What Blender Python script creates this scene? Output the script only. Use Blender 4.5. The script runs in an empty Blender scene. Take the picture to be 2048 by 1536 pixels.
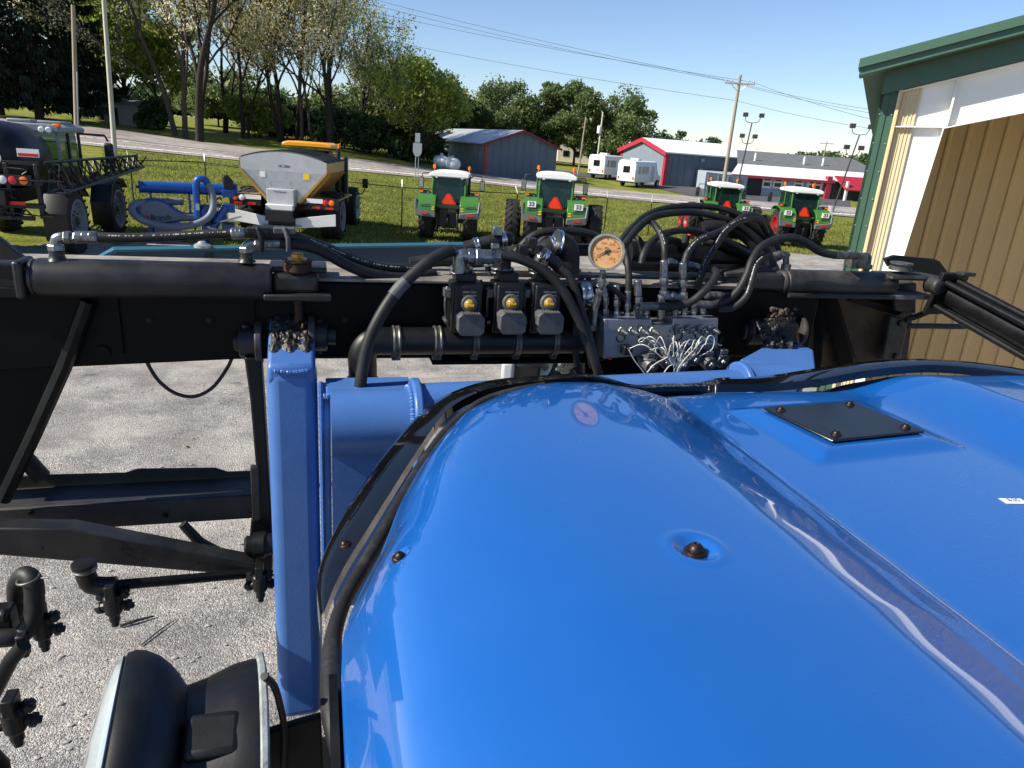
import bpy, math, random
import numpy as np
from mathutils import Vector, Matrix
from math import sin, cos, pi, radians, hypot
S = bpy.context.scene
COL = S.collection
rng = np.random.default_rng(7)
random.seed(7)

# ------------------------------------------------------------------ camera
H, PITCH, YAW, ROLL, F = 4.2, 18.7, 16.0, 4.2, 1420.0
def _cam():
    p, y, a = map(radians, (PITCH, YAW, ROLL))
    f = np.array([sin(y)*cos(p), cos(y)*cos(p), -sin(p)])
    r = np.array([cos(y), -sin(y), 0.0]); u = np.cross(r, f)
    return f, cos(a)*r+sin(a)*u, -sin(a)*r+cos(a)*u
CF, CR, CU = _cam()
C0 = np.array([0, 0, H])
def ray(px, py): return CF+CR*(px-1024)/F-CU*(py-768)/F
def AY(px, py, y): r = ray(px, py); return C0+r*(y/r[1])
def AX(px, py, x): r = ray(px, py); return C0+r*(x/r[0])
def AZ(px, py, z=0.0): r = ray(px, py); return C0+r*((z-H)/r[2])
def AD(px, py, d): r = ray(px, py); return C0+r*(d/hypot(r[0], r[1]))   # at a horizontal distance
def depth(P): return float((np.array(P)-C0)@CF)
def ppm(P): return F/depth(P)          # photo pixels per metre at a point
cd = bpy.data.cameras.new('camera'); co = bpy.data.objects.new('camera', cd); COL.objects.link(co)
cd.sensor_fit = 'HORIZONTAL'; cd.sensor_width = 36; cd.lens = 36*F/2048
cd.clip_start = .02; cd.clip_end = 6000
co.matrix_world = Matrix(((CR[0], CU[0], -CF[0], 0), (CR[1], CU[1], -CF[1], 0), (CR[2], CU[2], -CF[2], H), (0, 0, 0, 1)))
S.camera = co

# ------------------------------------------------------------------ mesh helpers
class MB:
    def __init__(s): s.v = []; s.f = []
    def add(s, vs, fs):
        o = len(s.v); s.v += [tuple(float(c) for c in p) for p in vs]; s.f += [tuple(i+o for i in q) for q in fs]; return s
    def box(s, c, size, rz=0, M=None):
        x, y, z = [k/2 for k in size]
        vs = [(-x,-y,-z),(x,-y,-z),(x,y,-z),(-x,y,-z),(-x,-y,z),(x,-y,z),(x,y,z),(-x,y,z)]
        if M is None: M = Matrix.Rotation(rz, 3, 'Z')
        c = Vector(c); vs = [M @ Vector(v)+c for v in vs]
        return s.add(vs, [(0,3,2,1),(4,5,6,7),(0,1,5,4),(1,2,6,5),(2,3,7,6),(3,0,4,7)])
    def hexa(s, a, b):      # two quads (bottom loop a, top loop b)
        return s.add(list(a)+list(b), [(3,2,1,0),(4,5,6,7),(0,1,5,4),(1,2,6,5),(2,3,7,6),(3,0,4,7)])
    def prism(s, pts, d):   # polygon of 3-D points pushed by vector d
        n = len(pts); d = np.array(d, float)
        vs = [np.array(p, float) for p in pts]; vs = vs+[p+d for p in vs]
        return s.add(vs, [tuple(range(n))[::-1], tuple(range(n, 2*n))]+[(i, (i+1) % n, (i+1) % n+n, i+n) for i in range(n)])
    def tube(s, pts, r, n=10, caps=True, up=None):
        P = [np.array(p, float) for p in pts]; m = len(P)
        R = [r]*m if np.isscalar(r) else list(r)
        T = []
        for i in range(m):
            t = P[min(i+1, m-1)]-P[max(i-1, 0)]; L = np.linalg.norm(t); T.append(t/L if L > 1e-9 else np.array([0, 0, 1.]))
        a = np.array([0, 0, 1.]) if abs(T[0][2]) < .9 else np.array([1., 0, 0])
        u = np.cross(T[0], a); u /= np.linalg.norm(u)
        vs = []; fs = []
        for i in range(m):
            u = u-T[i]*(u@T[i]); u /= np.linalg.norm(u); w = np.cross(T[i], u)
            for k in range(n):
                an = 2*pi*k/n; vs.append(P[i]+R[i]*(cos(an)*u+sin(an)*w))
        for i in range(m-1):
            for k in range(n):
                k2 = (k+1) % n; fs.append((i*n+k, i*n+k2, (i+1)*n+k2, (i+1)*n+k))
        if caps: fs += [tuple(range(n))[::-1], tuple((m-1)*n+k for k in range(n))]
        return s.add(vs, fs)
    def cyl(s, a, b, r, r2=None, n=16): return s.tube([a, b], [r, r if r2 is None else r2], n)
    def lathe(s, o, ax, prof, n=24, caps=True):   # prof: (distance along ax, radius)
        o = np.array(o, float); ax = np.array(ax, float); ax /= np.linalg.norm(ax)
        a = np.array([0, 0, 1.]) if abs(ax[2]) < .9 else np.array([1., 0, 0])
        u = np.cross(ax, a); u /= np.linalg.norm(u); w = np.cross(ax, u)
        vs = []; fs = []; m = len(prof)
        for (t, r) in prof:
            for k in range(n):
                an = 2*pi*k/n; vs.append(o+ax*t+max(r, 1e-5)*(cos(an)*u+sin(an)*w))
        for i in range(m-1):
            for k in range(n):
                k2 = (k+1) % n; fs.append((i*n+k, i*n+k2, (i+1)*n+k2, (i+1)*n+k))
        if caps: fs += [tuple(range(n))[::-1], tuple((m-1)*n+k for k in range(n))]
        return s.add(vs, fs)
    def ball(s, c, r, n=12, sc=(1, 1, 1)):
        c = np.array(c, float); vs = []; fs = []; m = n//2+1
        for i in range(m):
            th = pi*i/(m-1)
            for k in range(n):
                an = 2*pi*k/n; vs.append(c+np.array([sin(th)*cos(an)*sc[0], sin(th)*sin(an)*sc[1], cos(th)*sc[2]])*r)
        for i in range(m-1):
            for k in range(n):
                k2 = (k+1) % n; fs.append((i*n+k, (i+1)*n+k, (i+1)*n+k2, i*n+k2))
        return s.add(vs, fs)
    def grid(s, fn, nu, nv):           # fn(i,j)->point
        vs = [fn(i, j) for j in range(nv) for i in range(nu)]
        return s.add(vs, [(j*nu+i, j*nu+i+1, (j+1)*nu+i+1, (j+1)*nu+i) for j in range(nv-1) for i in range(nu-1)])
    def build(s, name, m, parent=None, smooth=40, bevel=0, seg=2):
        me = bpy.data.meshes.new(name); me.from_pydata(s.v, [], s.f)
        me.validate(); me.update()
        import bmesh
        bm = bmesh.new(); bm.from_mesh(me); bmesh.ops.recalc_face_normals(bm, faces=bm.faces); bm.to_mesh(me); bm.free()
        if smooth:
            me.shade_smooth(); me.set_sharp_from_angle(angle=radians(smooth))
        me.materials.append(m)
        o = bpy.data.objects.new(name, me); COL.objects.link(o)
        if parent is not None:
            o.parent = parent
        if bevel:
            b = o.modifiers.new('bevel', 'BEVEL'); b.width = bevel; b.segments = seg; b.limit_method = 'ANGLE'; b.angle_limit = radians(35)
            b.harden_normals = False
        return o
def quads(name, V, m, parent=None, n=4):   # fast leaf mesh: V is (k*n,3)
    V = np.asarray(V, dtype=np.float32); k = len(V)//n
    me = bpy.data.meshes.new(name)
    me.vertices.add(len(V)); me.vertices.foreach_set('co', V.ravel())
    me.loops.add(len(V)); me.loops.foreach_set('vertex_index', np.arange(len(V), dtype=np.int32))
    me.polygons.add(k); me.polygons.foreach_set('loop_start', np.arange(0, len(V), n, dtype=np.int32))
    me.polygons.foreach_set('loop_total', np.full(k, n, dtype=np.int32))
    me.update(); me.validate(); me.materials.append(m)
    o = bpy.data.objects.new(name, me); COL.objects.link(o)
    if parent is not None: o.parent = parent
    return o
def tag(o, label=None, cat=None, group=None, kind=None):
    if label: o['label'] = label
    if cat: o['category'] = cat
    if group: o['group'] = group
    if kind: o['kind'] = kind
    return o
def empty(name, loc=(0, 0, 0), rz=0, label=None, cat=None, group=None):
    o = bpy.data.objects.new(name, None); COL.objects.link(o); o.location = Vector([float(c) for c in loc]); o.rotation_euler = (0, 0, rz)
    o.empty_display_size = .3
    return tag(o, label, cat, group)
def kids(o): return [c for c in COL.objects if c.parent == o]
def copy_tree(o, parent=None):
    c = o.copy(); COL.objects.link(c); c.parent = parent
    if parent is not None: c.matrix_parent_inverse = o.matrix_parent_inverse.copy()
    for ch in kids(o): copy_tree(ch, c)
    return c
def text(name, body, m, parent, loc, xdir, ydir, h, depth_=.002, align='CENTER', bold=0.0):
    cu = bpy.data.curves.new('t', 'FONT'); cu.body = body; cu.size = 1; cu.align_x = align; cu.align_y = 'CENTER'; cu.extrude = .01; cu.offset = bold
    t = bpy.data.objects.new('t', cu); COL.objects.link(t)
    dg = bpy.context.evaluated_depsgraph_get(); me = bpy.data.meshes.new_from_object(t.evaluated_get(dg))
    bpy.data.objects.remove(t); bpy.data.curves.remove(cu)
    me.name = name; me.materials.clear(); me.materials.append(m)
    x = Vector(xdir).normalized(); y = Vector(ydir).normalized(); z = x.cross(y)
    L = Vector([float(c) for c in loc])+z*.002
    Mx = Matrix(((x[0]*h, y[0]*h, z[0]*depth_*50, L[0]), (x[1]*h, y[1]*h, z[1]*depth_*50, L[1]), (x[2]*h, y[2]*h, z[2]*depth_*50, L[2]), (0, 0, 0, 1)))
    me.transform(Mx)
    o = bpy.data.objects.new(name, me); COL.objects.link(o); o.parent = parent
    return o
def spline(pts, n=8):   # Catmull-Rom through points
    P = [np.array(p, float) for p in pts]; P = [2*P[0]-P[1]]+P+[2*P[-1]-P[-2]]
    out = []
    for i in range(1, len(P)-2):
        a, b, c, d = P[i-1:i+3]
        for k in range(n):
            t = k/n; out.append(.5*((2*b)+(c-a)*t+(2*a-5*b+4*c-d)*t*t+(3*b-a-3*c+d)*t**3))
    out.append(P[-2]); return out

# ------------------------------------------------------------------ materials
def lin(c):
    return tuple((x/12.92 if x <= .04045 else ((x+.055)/1.055)**2.4) for x in c)
def rgb(r, g, b): return lin((r/255, g/255, b/255))
def mat(name, col, rough=.5, metal=0.0, col2=None, var=.5, vscale=6.0, vdet=6, bump=0.0, bscale=60.0, coat=0.0, spec=.5, rvar=0.0,
        thr=None, trans=0.0, ior=1.45, wear=None, coord='Object', stretch=None):
    m = bpy.data.materials.new(name); m.use_nodes = True
    nt = m.node_tree; N = nt.nodes; L = nt.links; b = N['Principled BSDF']
    c4 = (*col, 1)
    b.inputs['Base Color'].default_value = c4; b.inputs['Roughness'].default_value = rough; b.inputs['Metallic'].default_value = metal
    b.inputs['Coat Weight'].default_value = coat; b.inputs['Coat Roughness'].default_value = .03
    b.inputs['Specular IOR Level'].default_value = spec; b.inputs['IOR'].default_value = ior
    if trans: b.inputs['Transmission Weight'].default_value = trans
    tc = N.new('ShaderNodeTexCoord'); co_ = tc.outputs[coord]
    if stretch:
        mp = N.new('ShaderNodeMapping'); mp.inputs['Scale'].default_value = stretch; L.new(co_, mp.inputs['Vector']); co_ = mp.outputs['Vector']
    def noise(scale, det=6, rg=.6):
        n = N.new('ShaderNodeTexNoise'); n.inputs['Scale'].default_value = scale; n.inputs['Detail'].default_value = det; n.inputs['Roughness'].default_value = rg
        L.new(co_, n.inputs['Vector']); return n.outputs['Fac']
    src = None
    if col2 is not None:
        fac = noise(vscale, vdet, .65)
        rp = N.new('ShaderNodeValToRGB'); t0, t1 = thr if thr else (.5-var/2, .5+var/2)
        rp.color_ramp.elements[0].position = max(0, t0); rp.color_ramp.elements[1].position = min(1, t1)
        rp.color_ramp.elements[0].color = c4; rp.color_ramp.elements[1].color = (*col2, 1)
        L.new(fac, rp.inputs['Fac']); src = rp.outputs['Color']
        if rvar:
            mr = N.new('ShaderNodeMapRange'); mr.inputs['To Min'].default_value = rough; mr.inputs['To Max'].default_value = min(1, max(0, rough+rvar))
            mr.inputs['From Min'].default_value = max(0, t0); mr.inputs['From Max'].default_value = min(1, t1)
            L.new(fac, mr.inputs['Value']); L.new(mr.outputs['Result'], b.inputs['Roughness'])
    if wear is not None:      # (colour, scale, lo, hi): specks/scratches with a shape of their own
        wc, ws, lo, hi = wear
        wf = noise(ws, 9, .7); rp2 = N.new('ShaderNodeValToRGB'); rp2.color_ramp.elements[0].position = lo; rp2.color_ramp.elements[1].position = hi
        L.new(wf, rp2.inputs['Fac'])
        mx = N.new('ShaderNodeMix'); mx.data_type = 'RGBA'; mx.inputs['B'].default_value = (*wc, 1)
        L.new(rp2.outputs['Color'], mx.inputs['Factor'])
        if src is None: mx.inputs['A'].default_value = c4
        else: L.new(src, mx.inputs['A'])
        src = mx.outputs['Result']
    if src is not None: L.new(src, b.inputs['Base Color'])
    if bump:
        bn = N.new('ShaderNodeBump'); bn.inputs['Strength'].default_value = min(1, bump); bn.inputs['Distance'].default_value = .3/bscale
        L.new(noise(bscale, 4), bn.inputs['Height']); L.new(bn.outputs['Normal'], b.inputs['Normal'])
    return m
def foliage(name, cols, rough=.6, trans=.35):
    m = bpy.data.materials.new(name); m.use_nodes = True
    nt = m.node_tree; N = nt.nodes; L = nt.links; b = N['Principled BSDF']; out = N['Material Output']
    g = N.new('ShaderNodeNewGeometry'); rp = N.new('ShaderNodeValToRGB')
    L.new(g.outputs['Random Per Island'], rp.inputs['Fac'])
    while len(rp.color_ramp.elements) < len(cols): rp.color_ramp.elements.new(.5)
    for i, c in enumerate(cols):
        rp.color_ramp.elements[i].position = i/(len(cols)-1); rp.color_ramp.elements[i].color = (*c, 1)
    # broad tone drift between clumps
    tc = N.new('ShaderNodeTexCoord'); nz = N.new('ShaderNodeTexNoise'); nz.inputs['Scale'].default_value = .45; nz.inputs['Detail'].default_value = 3
    L.new(tc.outputs['Object'], nz.inputs['Vector'])
    mr = N.new('ShaderNodeMapRange'); mr.inputs['From Min'].default_value = .3; mr.inputs['From Max'].default_value = .7; mr.inputs['To Min'].default_value = .6; mr.inputs['To Max'].default_value = 1.35
    L.new(nz.outputs['Fac'], mr.inputs['Value'])
    mx = N.new('ShaderNodeMix'); mx.data_type = 'RGBA'; mx.blend_type = 'MULTIPLY'; mx.inputs['Factor'].default_value = 1
    L.new(rp.outputs['Color'], mx.inputs['A']); L.new(mr.outputs['Result'], mx.inputs['B'])
    L.new(mx.outputs['Result'], b.inputs['Base Color']); b.inputs['Roughness'].default_value = rough; b.inputs['Specular IOR Level'].default_value = .3
    t = N.new('ShaderNodeBsdfTranslucent'); L.new(mx.outputs['Result'], t.inputs['Color'])
    ms = N.new('ShaderNodeMixShader'); ms.inputs['Fac'].default_value = trans
    L.new(b.outputs['BSDF'], ms.inputs[1]); L.new(t.outputs['BSDF'], ms.inputs[2]); L.new(ms.outputs['Shader'], out.inputs['Surface'])
    return m
def glass(name, col, rough=.02):
    m = bpy.data.materials.new(name); m.use_nodes = True
    nt = m.node_tree; N = nt.nodes; L = nt.links; b = N['Principled BSDF']; out = N['Material Output']
    b.inputs['Base Color'].default_value = (*col, 1); b.inputs['Roughness'].default_value = rough; b.inputs['Coat Weight'].default_value = .6
    t = N.new('ShaderNodeBsdfTransparent'); t.inputs['Color'].default_value = (.50, .66, .60, 1)
    ms = N.new('ShaderNodeMixShader'); ms.inputs['Fac'].default_value = .62
    L.new(b.outputs['BSDF'], ms.inputs[1]); L.new(t.outputs['BSDF'], ms.inputs[2]); L.new(ms.outputs['Shader'], out.inputs['Surface'])
    return m
M = {}
def dm(k, *a, **kw): M[k] = mat(k, *a, **kw)
dm('hood_blue', rgb(18, 84, 158), .2, col2=rgb(20, 86, 160), thr=(.4, .7), vscale=5, rvar=.14, coat=1.0, spec=.5, wear=(rgb(120, 130, 140), 210, .755, .775))
M['hood_blue'].node_tree.nodes['Principled BSDF'].inputs['Coat IOR'].default_value = 1.9
dm('plate_black', rgb(16, 17, 19), .24, col2=rgb(26, 27, 29), vscale=20)
dm('arm_blue', rgb(60, 98, 156), .36, col2=rgb(67, 105, 163), var=.3, vscale=5, bump=.12, bscale=90, wear=(rgb(30, 30, 34), 60, .70, .74))
dm('channel_black', rgb(34, 34, 35), .6, col2=rgb(58, 57, 56), thr=(.4, .8), vscale=12, bump=.1, bscale=200, wear=(rgb(120, 114, 106), 90, .70, .74))
dm('gloss_black', rgb(8, 9, 10), .06, coat=.6, col2=rgb(20, 21, 23), vscale=4)
dm('paint_black', rgb(10, 11, 12), .36, col2=rgb(20, 20, 20), var=.3, vscale=9, bump=.1, bscale=120, rvar=.2, spec=.3, wear=(rgb(96, 90, 82), 70, .70, .74))
dm('beam_black', rgb(6, 7, 9), .42, col2=rgb(14, 14, 15), var=.3, vscale=7, bump=.08, bscale=100, rvar=.15, spec=.15)
dm('dusty_black', rgb(30, 30, 31), .5, col2=rgb(92, 88, 82), thr=(.40, .95), vscale=10, bump=.15, bscale=150)
dm('dust_top', rgb(58, 57, 55), .8, col2=rgb(150, 143, 132), thr=(.3, .65), vscale=6, bump=.3, bscale=120)
dm('cyl_black', rgb(24, 24, 26), .42, col2=rgb(52, 51, 51), thr=(.4, .8), vscale=12, bump=.25, bscale=220, wear=(rgb(105, 102, 98), 160, .70, .76))
dm('plastic_black', rgb(11, 12, 13), .45, col2=rgb(26, 26, 26), thr=(.45, .8), vscale=30, bump=.12, bscale=300)
dm('plastic_grey', rgb(62, 63, 65), .55, col2=rgb(88, 88, 88), vscale=30, bump=.15, bscale=300)
dm('hose', rgb(15, 15, 16), .55, col2=rgb(40, 39, 38), thr=(.4, .75), vscale=14, bump=.25, bscale=260)
dm('hose_print', rgb(170, 170, 165), .6)
dm('rubber', rgb(22, 22, 23), .6, col2=rgb(70, 68, 66), thr=(.5, .85), vscale=18, bump=.3, bscale=150, wear=(rgb(190, 188, 182), 45, .66, .72))
dm('zinc', rgb(150, 152, 152), .34, metal=.9, col2=rgb(96, 98, 98), thr=(.35, .7), vscale=50, bump=.15, bscale=300)
dm('zinc_dull', rgb(120, 120, 116), .5, metal=.75, col2=rgb(60, 58, 54), thr=(.35, .7), vscale=40, bump=.2, bscale=300)
dm('steel', rgb(205, 205, 205), .22, metal=1, col2=rgb(150, 150, 150), vscale=30)
dm('alu', rgb(158, 160, 164), .46, metal=.75, col2=rgb(120, 122, 126), thr=(.3, .8), vscale=25, bump=.08, bscale=200)
dm('rust', rgb(70, 40, 26), .8, col2=rgb(40, 30, 24), vscale=40, bump=.5, bscale=120)
dm('brass', rgb(190, 150, 80), .32, metal=.9, col2=rgb(130, 105, 60), vscale=60)
dm('grease', rgb(26, 25, 24), .45, col2=rgb(66, 62, 58), thr=(.45, .7), vscale=30, bump=1, bscale=38, wear=(rgb(60, 88, 150), 22, .62, .66))
dm('mud', rgb(52, 42, 34), .9, col2=rgb(110, 88, 72), vscale=60, bump=1, bscale=60)
dm('bolt_dark', rgb(34, 28, 26), .4, metal=.6, col2=rgb(72, 50, 40), thr=(.45, .7), vscale=120)
dm('white_wire', rgb(192, 192, 182), .5)
dm('lamp_glass', rgb(190, 200, 205), .15, metal=.3, col2=rgb(140, 150, 150), vscale=9, coat=.5)
dm('lamp_cast', rgb(150, 155, 152), .6, col2=rgb(105, 110, 108), thr=(.4, .7), vscale=30, bump=.5, bscale=160)
dm('dial', rgb(192, 158, 112), .6, col2=rgb(164, 118, 70), vscale=22)
dm('red_mark', rgb(190, 70, 40), .6)
dm('black_mark', rgb(28, 26, 26), .6)
dm('amber', rgb(176, 146, 66), .12, col2=rgb(110, 82, 34), vscale=90, coat=.8)
dm('red_sticker', rgb(215, 40, 35), .5)
dm('white_sticker', rgb(220, 220, 215), .5)
dm('yellow_sticker', rgb(235, 190, 30), .5)
dm('spreader_grey', rgb(176, 178, 180), .45, col2=rgb(160, 162, 164), vscale=3)
dm('teal', rgb(10, 48, 68), .4, col2=rgb(14, 58, 80), vscale=2, coat=.2)
dm('teal_edge', rgb(46, 92, 108), .4)
dm('office_grey', rgb(156, 166, 174), .5, col2=rgb(146, 156, 164), vscale=.8)
dm('solenoid_grey', rgb(92, 93, 95), .45, metal=.3, col2=rgb(64, 64, 66), vscale=40)
# vehicles
dm('tractor_green', rgb(62, 110, 46), .35, coat=.3)
dm('tractor_grey', rgb(92, 96, 96), .45)
dm('roof_white', rgb(232, 234, 232), .4)
dm('cab_black', rgb(22, 23, 24), .45)
dm('veh_black', rgb(11, 12, 13), .42, col2=rgb(20, 21, 22), vscale=3)
dm('tyre', rgb(24, 24, 24), .8, col2=rgb(50, 48, 44), thr=(.4, .8), vscale=4, bump=.2, bscale=40)
dm('rim_red', rgb(158, 22, 30), .4)
dm('rim_white', rgb(168, 172, 176), .45)
dm('rim_dark', rgb(52, 54, 54), .5)
dm('rim_grey', rgb(112, 118, 124), .5)
dm('smv', rgb(225, 56, 14), .5)
dm('lens_orange', rgb(255, 110, 10), .25, coat=.5)
dm('lens_red', rgb(200, 20, 20), .25, coat=.5)
dm('lens_clear', rgb(215, 218, 220), .15, coat=.6)
dm('stainless', rgb(196, 198, 200), .34, metal=.75, col2=rgb(160, 163, 166), vscale=2.5)
dm('veh_yellow', rgb(235, 160, 30), .35, coat=.3)
dm('tan_yellow', rgb(176, 138, 70), .38, metal=.35)
dm('tarp', rgb(62, 63, 66), .7)
dm('grey_cab', rgb(130, 136, 140), .4)
dm('vac_blue', rgb(14, 72, 150), .35, coat=.3)
dm('vac_grey', rgb(112, 118, 132), .5)
dm('poly_white', rgb(222, 224, 222), .4, col2=rgb(205, 207, 206), vscale=2)
dm('end_dust', rgb(96, 74, 52), .7, col2=rgb(40, 34, 30), thr=(.35, .7), vscale=7, bump=.2, bscale=80)
M['cab_glass'] = glass('cab_glass', rgb(38, 62, 60))
dm('dark_glass', rgb(24, 28, 32), .05, coat=.8)
# buildings
dm('green_steel', rgb(62, 90, 73), .42, col2=rgb(57, 84, 68), vscale=2)
dm('green_trim', rgb(64, 92, 75), .4)
dm('tan_light', rgb(206, 188, 154), .45, col2=rgb(198, 180, 146), vscale=1.2)
dm('tan_steel', rgb(178, 146, 104), .45, col2=rgb(168, 136, 96), vscale=1.2)
dm('cream_trim', rgb(222, 196, 150), .5)
dm('white_steel', rgb(232, 230, 224), .42, col2=rgb(222, 220, 214), vscale=2)
dm('slate_shaded', rgb(92, 104, 114), .5, col2=rgb(84, 96, 106), vscale=.8)  # darker copy of the wall slate; shade painted into sides away from sun
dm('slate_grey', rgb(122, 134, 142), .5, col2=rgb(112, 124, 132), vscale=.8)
dm('red_trim', rgb(164, 46, 60), .45)
dm('dark_red_trim', rgb(120, 30, 44), .5)
dm('inner_tan', rgb(232, 190, 130), .5, col2=rgb(224, 182, 122), vscale=1.2)  # lifted above the sheet's own tan to stand in for bounced light
dm('galv_roof', rgb(196, 200, 202), .4, metal=.3, col2=rgb(165, 170, 173), vscale=.7)
dm('white_roof', rgb(222, 226, 226), .45)
dm('shingle', rgb(110, 112, 112), .85, col2=rgb(86, 88, 88), vscale=1.5, stretch=(1, 1, 3))
dm('cream_wall', rgb(224, 214, 190), .6)
dm('concrete', rgb(160, 158, 152), .8, col2=rgb(130, 128, 122), vscale=4, bump=.2, bscale=30)
dm('pole_wood', rgb(164, 150, 130), .85, col2=rgb(126, 114, 98), vscale=5, stretch=(6, 6, .5), bump=.3, bscale=12)
dm('pole_grey', rgb(196, 190, 176), .7, col2=rgb(170, 164, 150), vscale=5, stretch=(6, 6, .5))
dm('dark_metal', rgb(52, 50, 48), .5)
dm('galv', rgb(160, 163, 165), .45, metal=.5)
dm('wire', rgb(46, 50, 58), .6)
dm('fence_black', rgb(20, 24, 22), .5)
dm('fence_tip', rgb(190, 194, 190), .4, metal=.3)
dm('sign_back', rgb(205, 208, 208), .4)
dm('bark', rgb(56, 47, 39), .9, col2=rgb(32, 27, 23), vscale=3, stretch=(4, 4, .6), bump=.6, bscale=10)
dm('bark_pale', rgb(92, 80, 66), .9, col2=rgb(54, 46, 38), vscale=3, stretch=(4, 4, .6), bump=.6, bscale=10)
G = lambda *c: rgb(*c)
M['leaf_spruce'] = foliage('leaf_spruce', [G(18, 32, 22), G(26, 44, 28), G(38, 56, 34)], trans=.1)
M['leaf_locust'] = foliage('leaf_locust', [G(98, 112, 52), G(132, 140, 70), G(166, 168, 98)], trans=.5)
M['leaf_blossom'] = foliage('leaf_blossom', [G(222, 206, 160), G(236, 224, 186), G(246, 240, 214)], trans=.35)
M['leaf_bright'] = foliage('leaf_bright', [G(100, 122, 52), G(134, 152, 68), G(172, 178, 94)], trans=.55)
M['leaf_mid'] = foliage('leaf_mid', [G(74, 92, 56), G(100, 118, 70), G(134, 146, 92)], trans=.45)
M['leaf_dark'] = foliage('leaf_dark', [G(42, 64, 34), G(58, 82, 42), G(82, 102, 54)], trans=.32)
M['grass_blade'] = foliage('grass_blade', [G(88, 100, 40), G(126, 132, 58), G(168, 164, 92)], trans=.4)
M['leaf_far'] = foliage('leaf_far', [G(62, 84, 52), G(78, 100, 62), G(96, 114, 76)], trans=.28)
# ------------------------------------------------------------------ light
SUN_AZ, SUN_EL = radians(-94), radians(38)       # azimuth from +Y towards +X
sd = Vector((sin(SUN_AZ)*cos(SUN_EL), cos(SUN_AZ)*cos(SUN_EL), sin(SUN_EL)))
sl = bpy.data.lights.new('sun', 'SUN'); so = bpy.data.objects.new('sun', sl); COL.objects.link(so)
sl.energy = 4.6; sl.angle = radians(.5); sl.color = (1, .93, .82)
so.rotation_euler = sd.to_track_quat('Z', 'Y').to_euler(); so.location = sd*60
w = bpy.data.worlds.new('World'); S.world = w; w.use_nodes = True
wn = w.node_tree.nodes; bg = wn['Background']; sk = wn.new('ShaderNodeTexSky')
sk.sky_type = 'NISHITA'; sk.sun_disc = False; sk.sun_elevation = SUN_EL; sk.sun_rotation = SUN_AZ
sk.altitude = 0; sk.air_density = 1.0; sk.dust_density = 0.0; sk.ozone_density = 3.5
tn = wn.new('ShaderNodeMix'); tn.data_type = 'RGBA'; tn.blend_type = 'MULTIPLY'; tn.inputs['Factor'].default_value = 1; tn.inputs['B'].default_value = (.96, .97, 1.07, 1)
w.node_tree.links.new(sk.outputs['Color'], tn.inputs['A']); w.node_tree.links.new(tn.outputs['Result'], bg.inputs['Color']); bg.inputs['Strength'].default_value = .075
S.view_settings.view_transform = 'Standard'; S.view_settings.look = 'None'; S.view_settings.exposure = 0.9; S.view_settings.gamma = 1

# ------------------------------------------------------------------ terrain: a thin-plate surface through heights read off known sizes
_cp = []
for x in range(-14, 32, 6):
    for y in (-8, 2, 12, 22): _cp.append((x, y, 0.0))
for px, py, d in [(145, 470, 30), (905, 484, 30.5), (1480, 492, 38), (268, 406, 34), (803, 455, 35), (1293, 472, 43),
                  (170, 291, 63), (480, 322, 63), (740, 346, 64), (1000, 372, 67), (1280, 402, 71), (1690, 433, 74),
                  (240, 260, 74), (520, 298, 75), (800, 330, 77), (1000, 354, 80), (1300, 387, 80), (1690, 416, 84),
                  (967, 350, 84), (1112, 350, 94), (400, 290, 78), (640, 292, 84), (100, 240, 88), (880, 324, 92),
                  (1330, 372, 96), (1480, 388, 90), (1690, 401, 93)]:
    _cp.append(tuple(AD(px, py, d)))
for az, d, z in [(-40, 200, 4), (-15, 200, 5), (0, 200, 4), (15, 200, 1.5), (30, 200, 0), (55, 200, 0), (80, 150, 0), (-60, 120, 2),
                 (-40, 900, 4), (0, 900, 4), (20, 900, 3), (40, 900, 3), (70, 900, 2)]:
    a = radians(az); _cp.append((d*sin(a), d*cos(a), z))
_cp = np.array(_cp)
def _U(r2): return np.where(r2 < 1e-9, 0, r2*np.log(np.maximum(r2, 1e-9)))*.5
_n = len(_cp); _X = _cp[:, :2]/50
_K = _U(((_X[:, None]-_X[None])**2).sum(-1))+np.eye(_n)*.03
_A = np.zeros((_n+3, _n+3)); _A[:_n, :_n] = _K; _A[:_n, _n] = 1; _A[:_n, _n+1:] = _X; _A[_n, :_n] = 1; _A[_n+1:, :_n] = _X.T
_w = np.linalg.solve(_A, np.concatenate([_cp[:, 2], np.zeros(3)]))
def hz(x, y):
    x = np.atleast_1d(np.asarray(x, float)); y = np.atleast_1d(np.asarray(y, float))
    q = np.stack([x, y], -1)/50
    r2 = ((q[:, None]-_X[None])**2).sum(-1)
    z = _U(r2) @ _w[:_n]+_w[_n]+q @ _w[_n+1:]
    near = np.clip((np.hypot(x-4, y-6)-22)/14, 0, 1)      # dead level under the machine
    far = np.clip((np.hypot(x, y)-250)/300, 0, 1)
    z = z*(1-far)+2.5*far
    return z*near*near*(3-2*near)
def h1(x, y): return float(hz(x, y)[0])
def G_(px, py, dmin=6, dmax=1200):      # where the ray through a photo pixel meets the ground
    r = ray(px, py); k = 1/hypot(r[0], r[1])
    ds = np.concatenate([np.linspace(dmin, 150, 600), np.linspace(151, dmax, 800)])
    P = C0[None]+r[None]*(ds*k)[:, None]
    g = P[:, 2]-hz(P[:, 0], P[:, 1]); i = np.argmax(g < 0)
    if g[i] >= 0: i = len(ds)-1
    t = ds[i]
    if i > 0 and g[i] < 0: t = ds[i-1]+(ds[i]-ds[i-1])*g[i-1]/(g[i-1]-g[i])
    q = C0+r*(t*k); q[2] = h1(q[0], q[1]); return q
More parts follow.
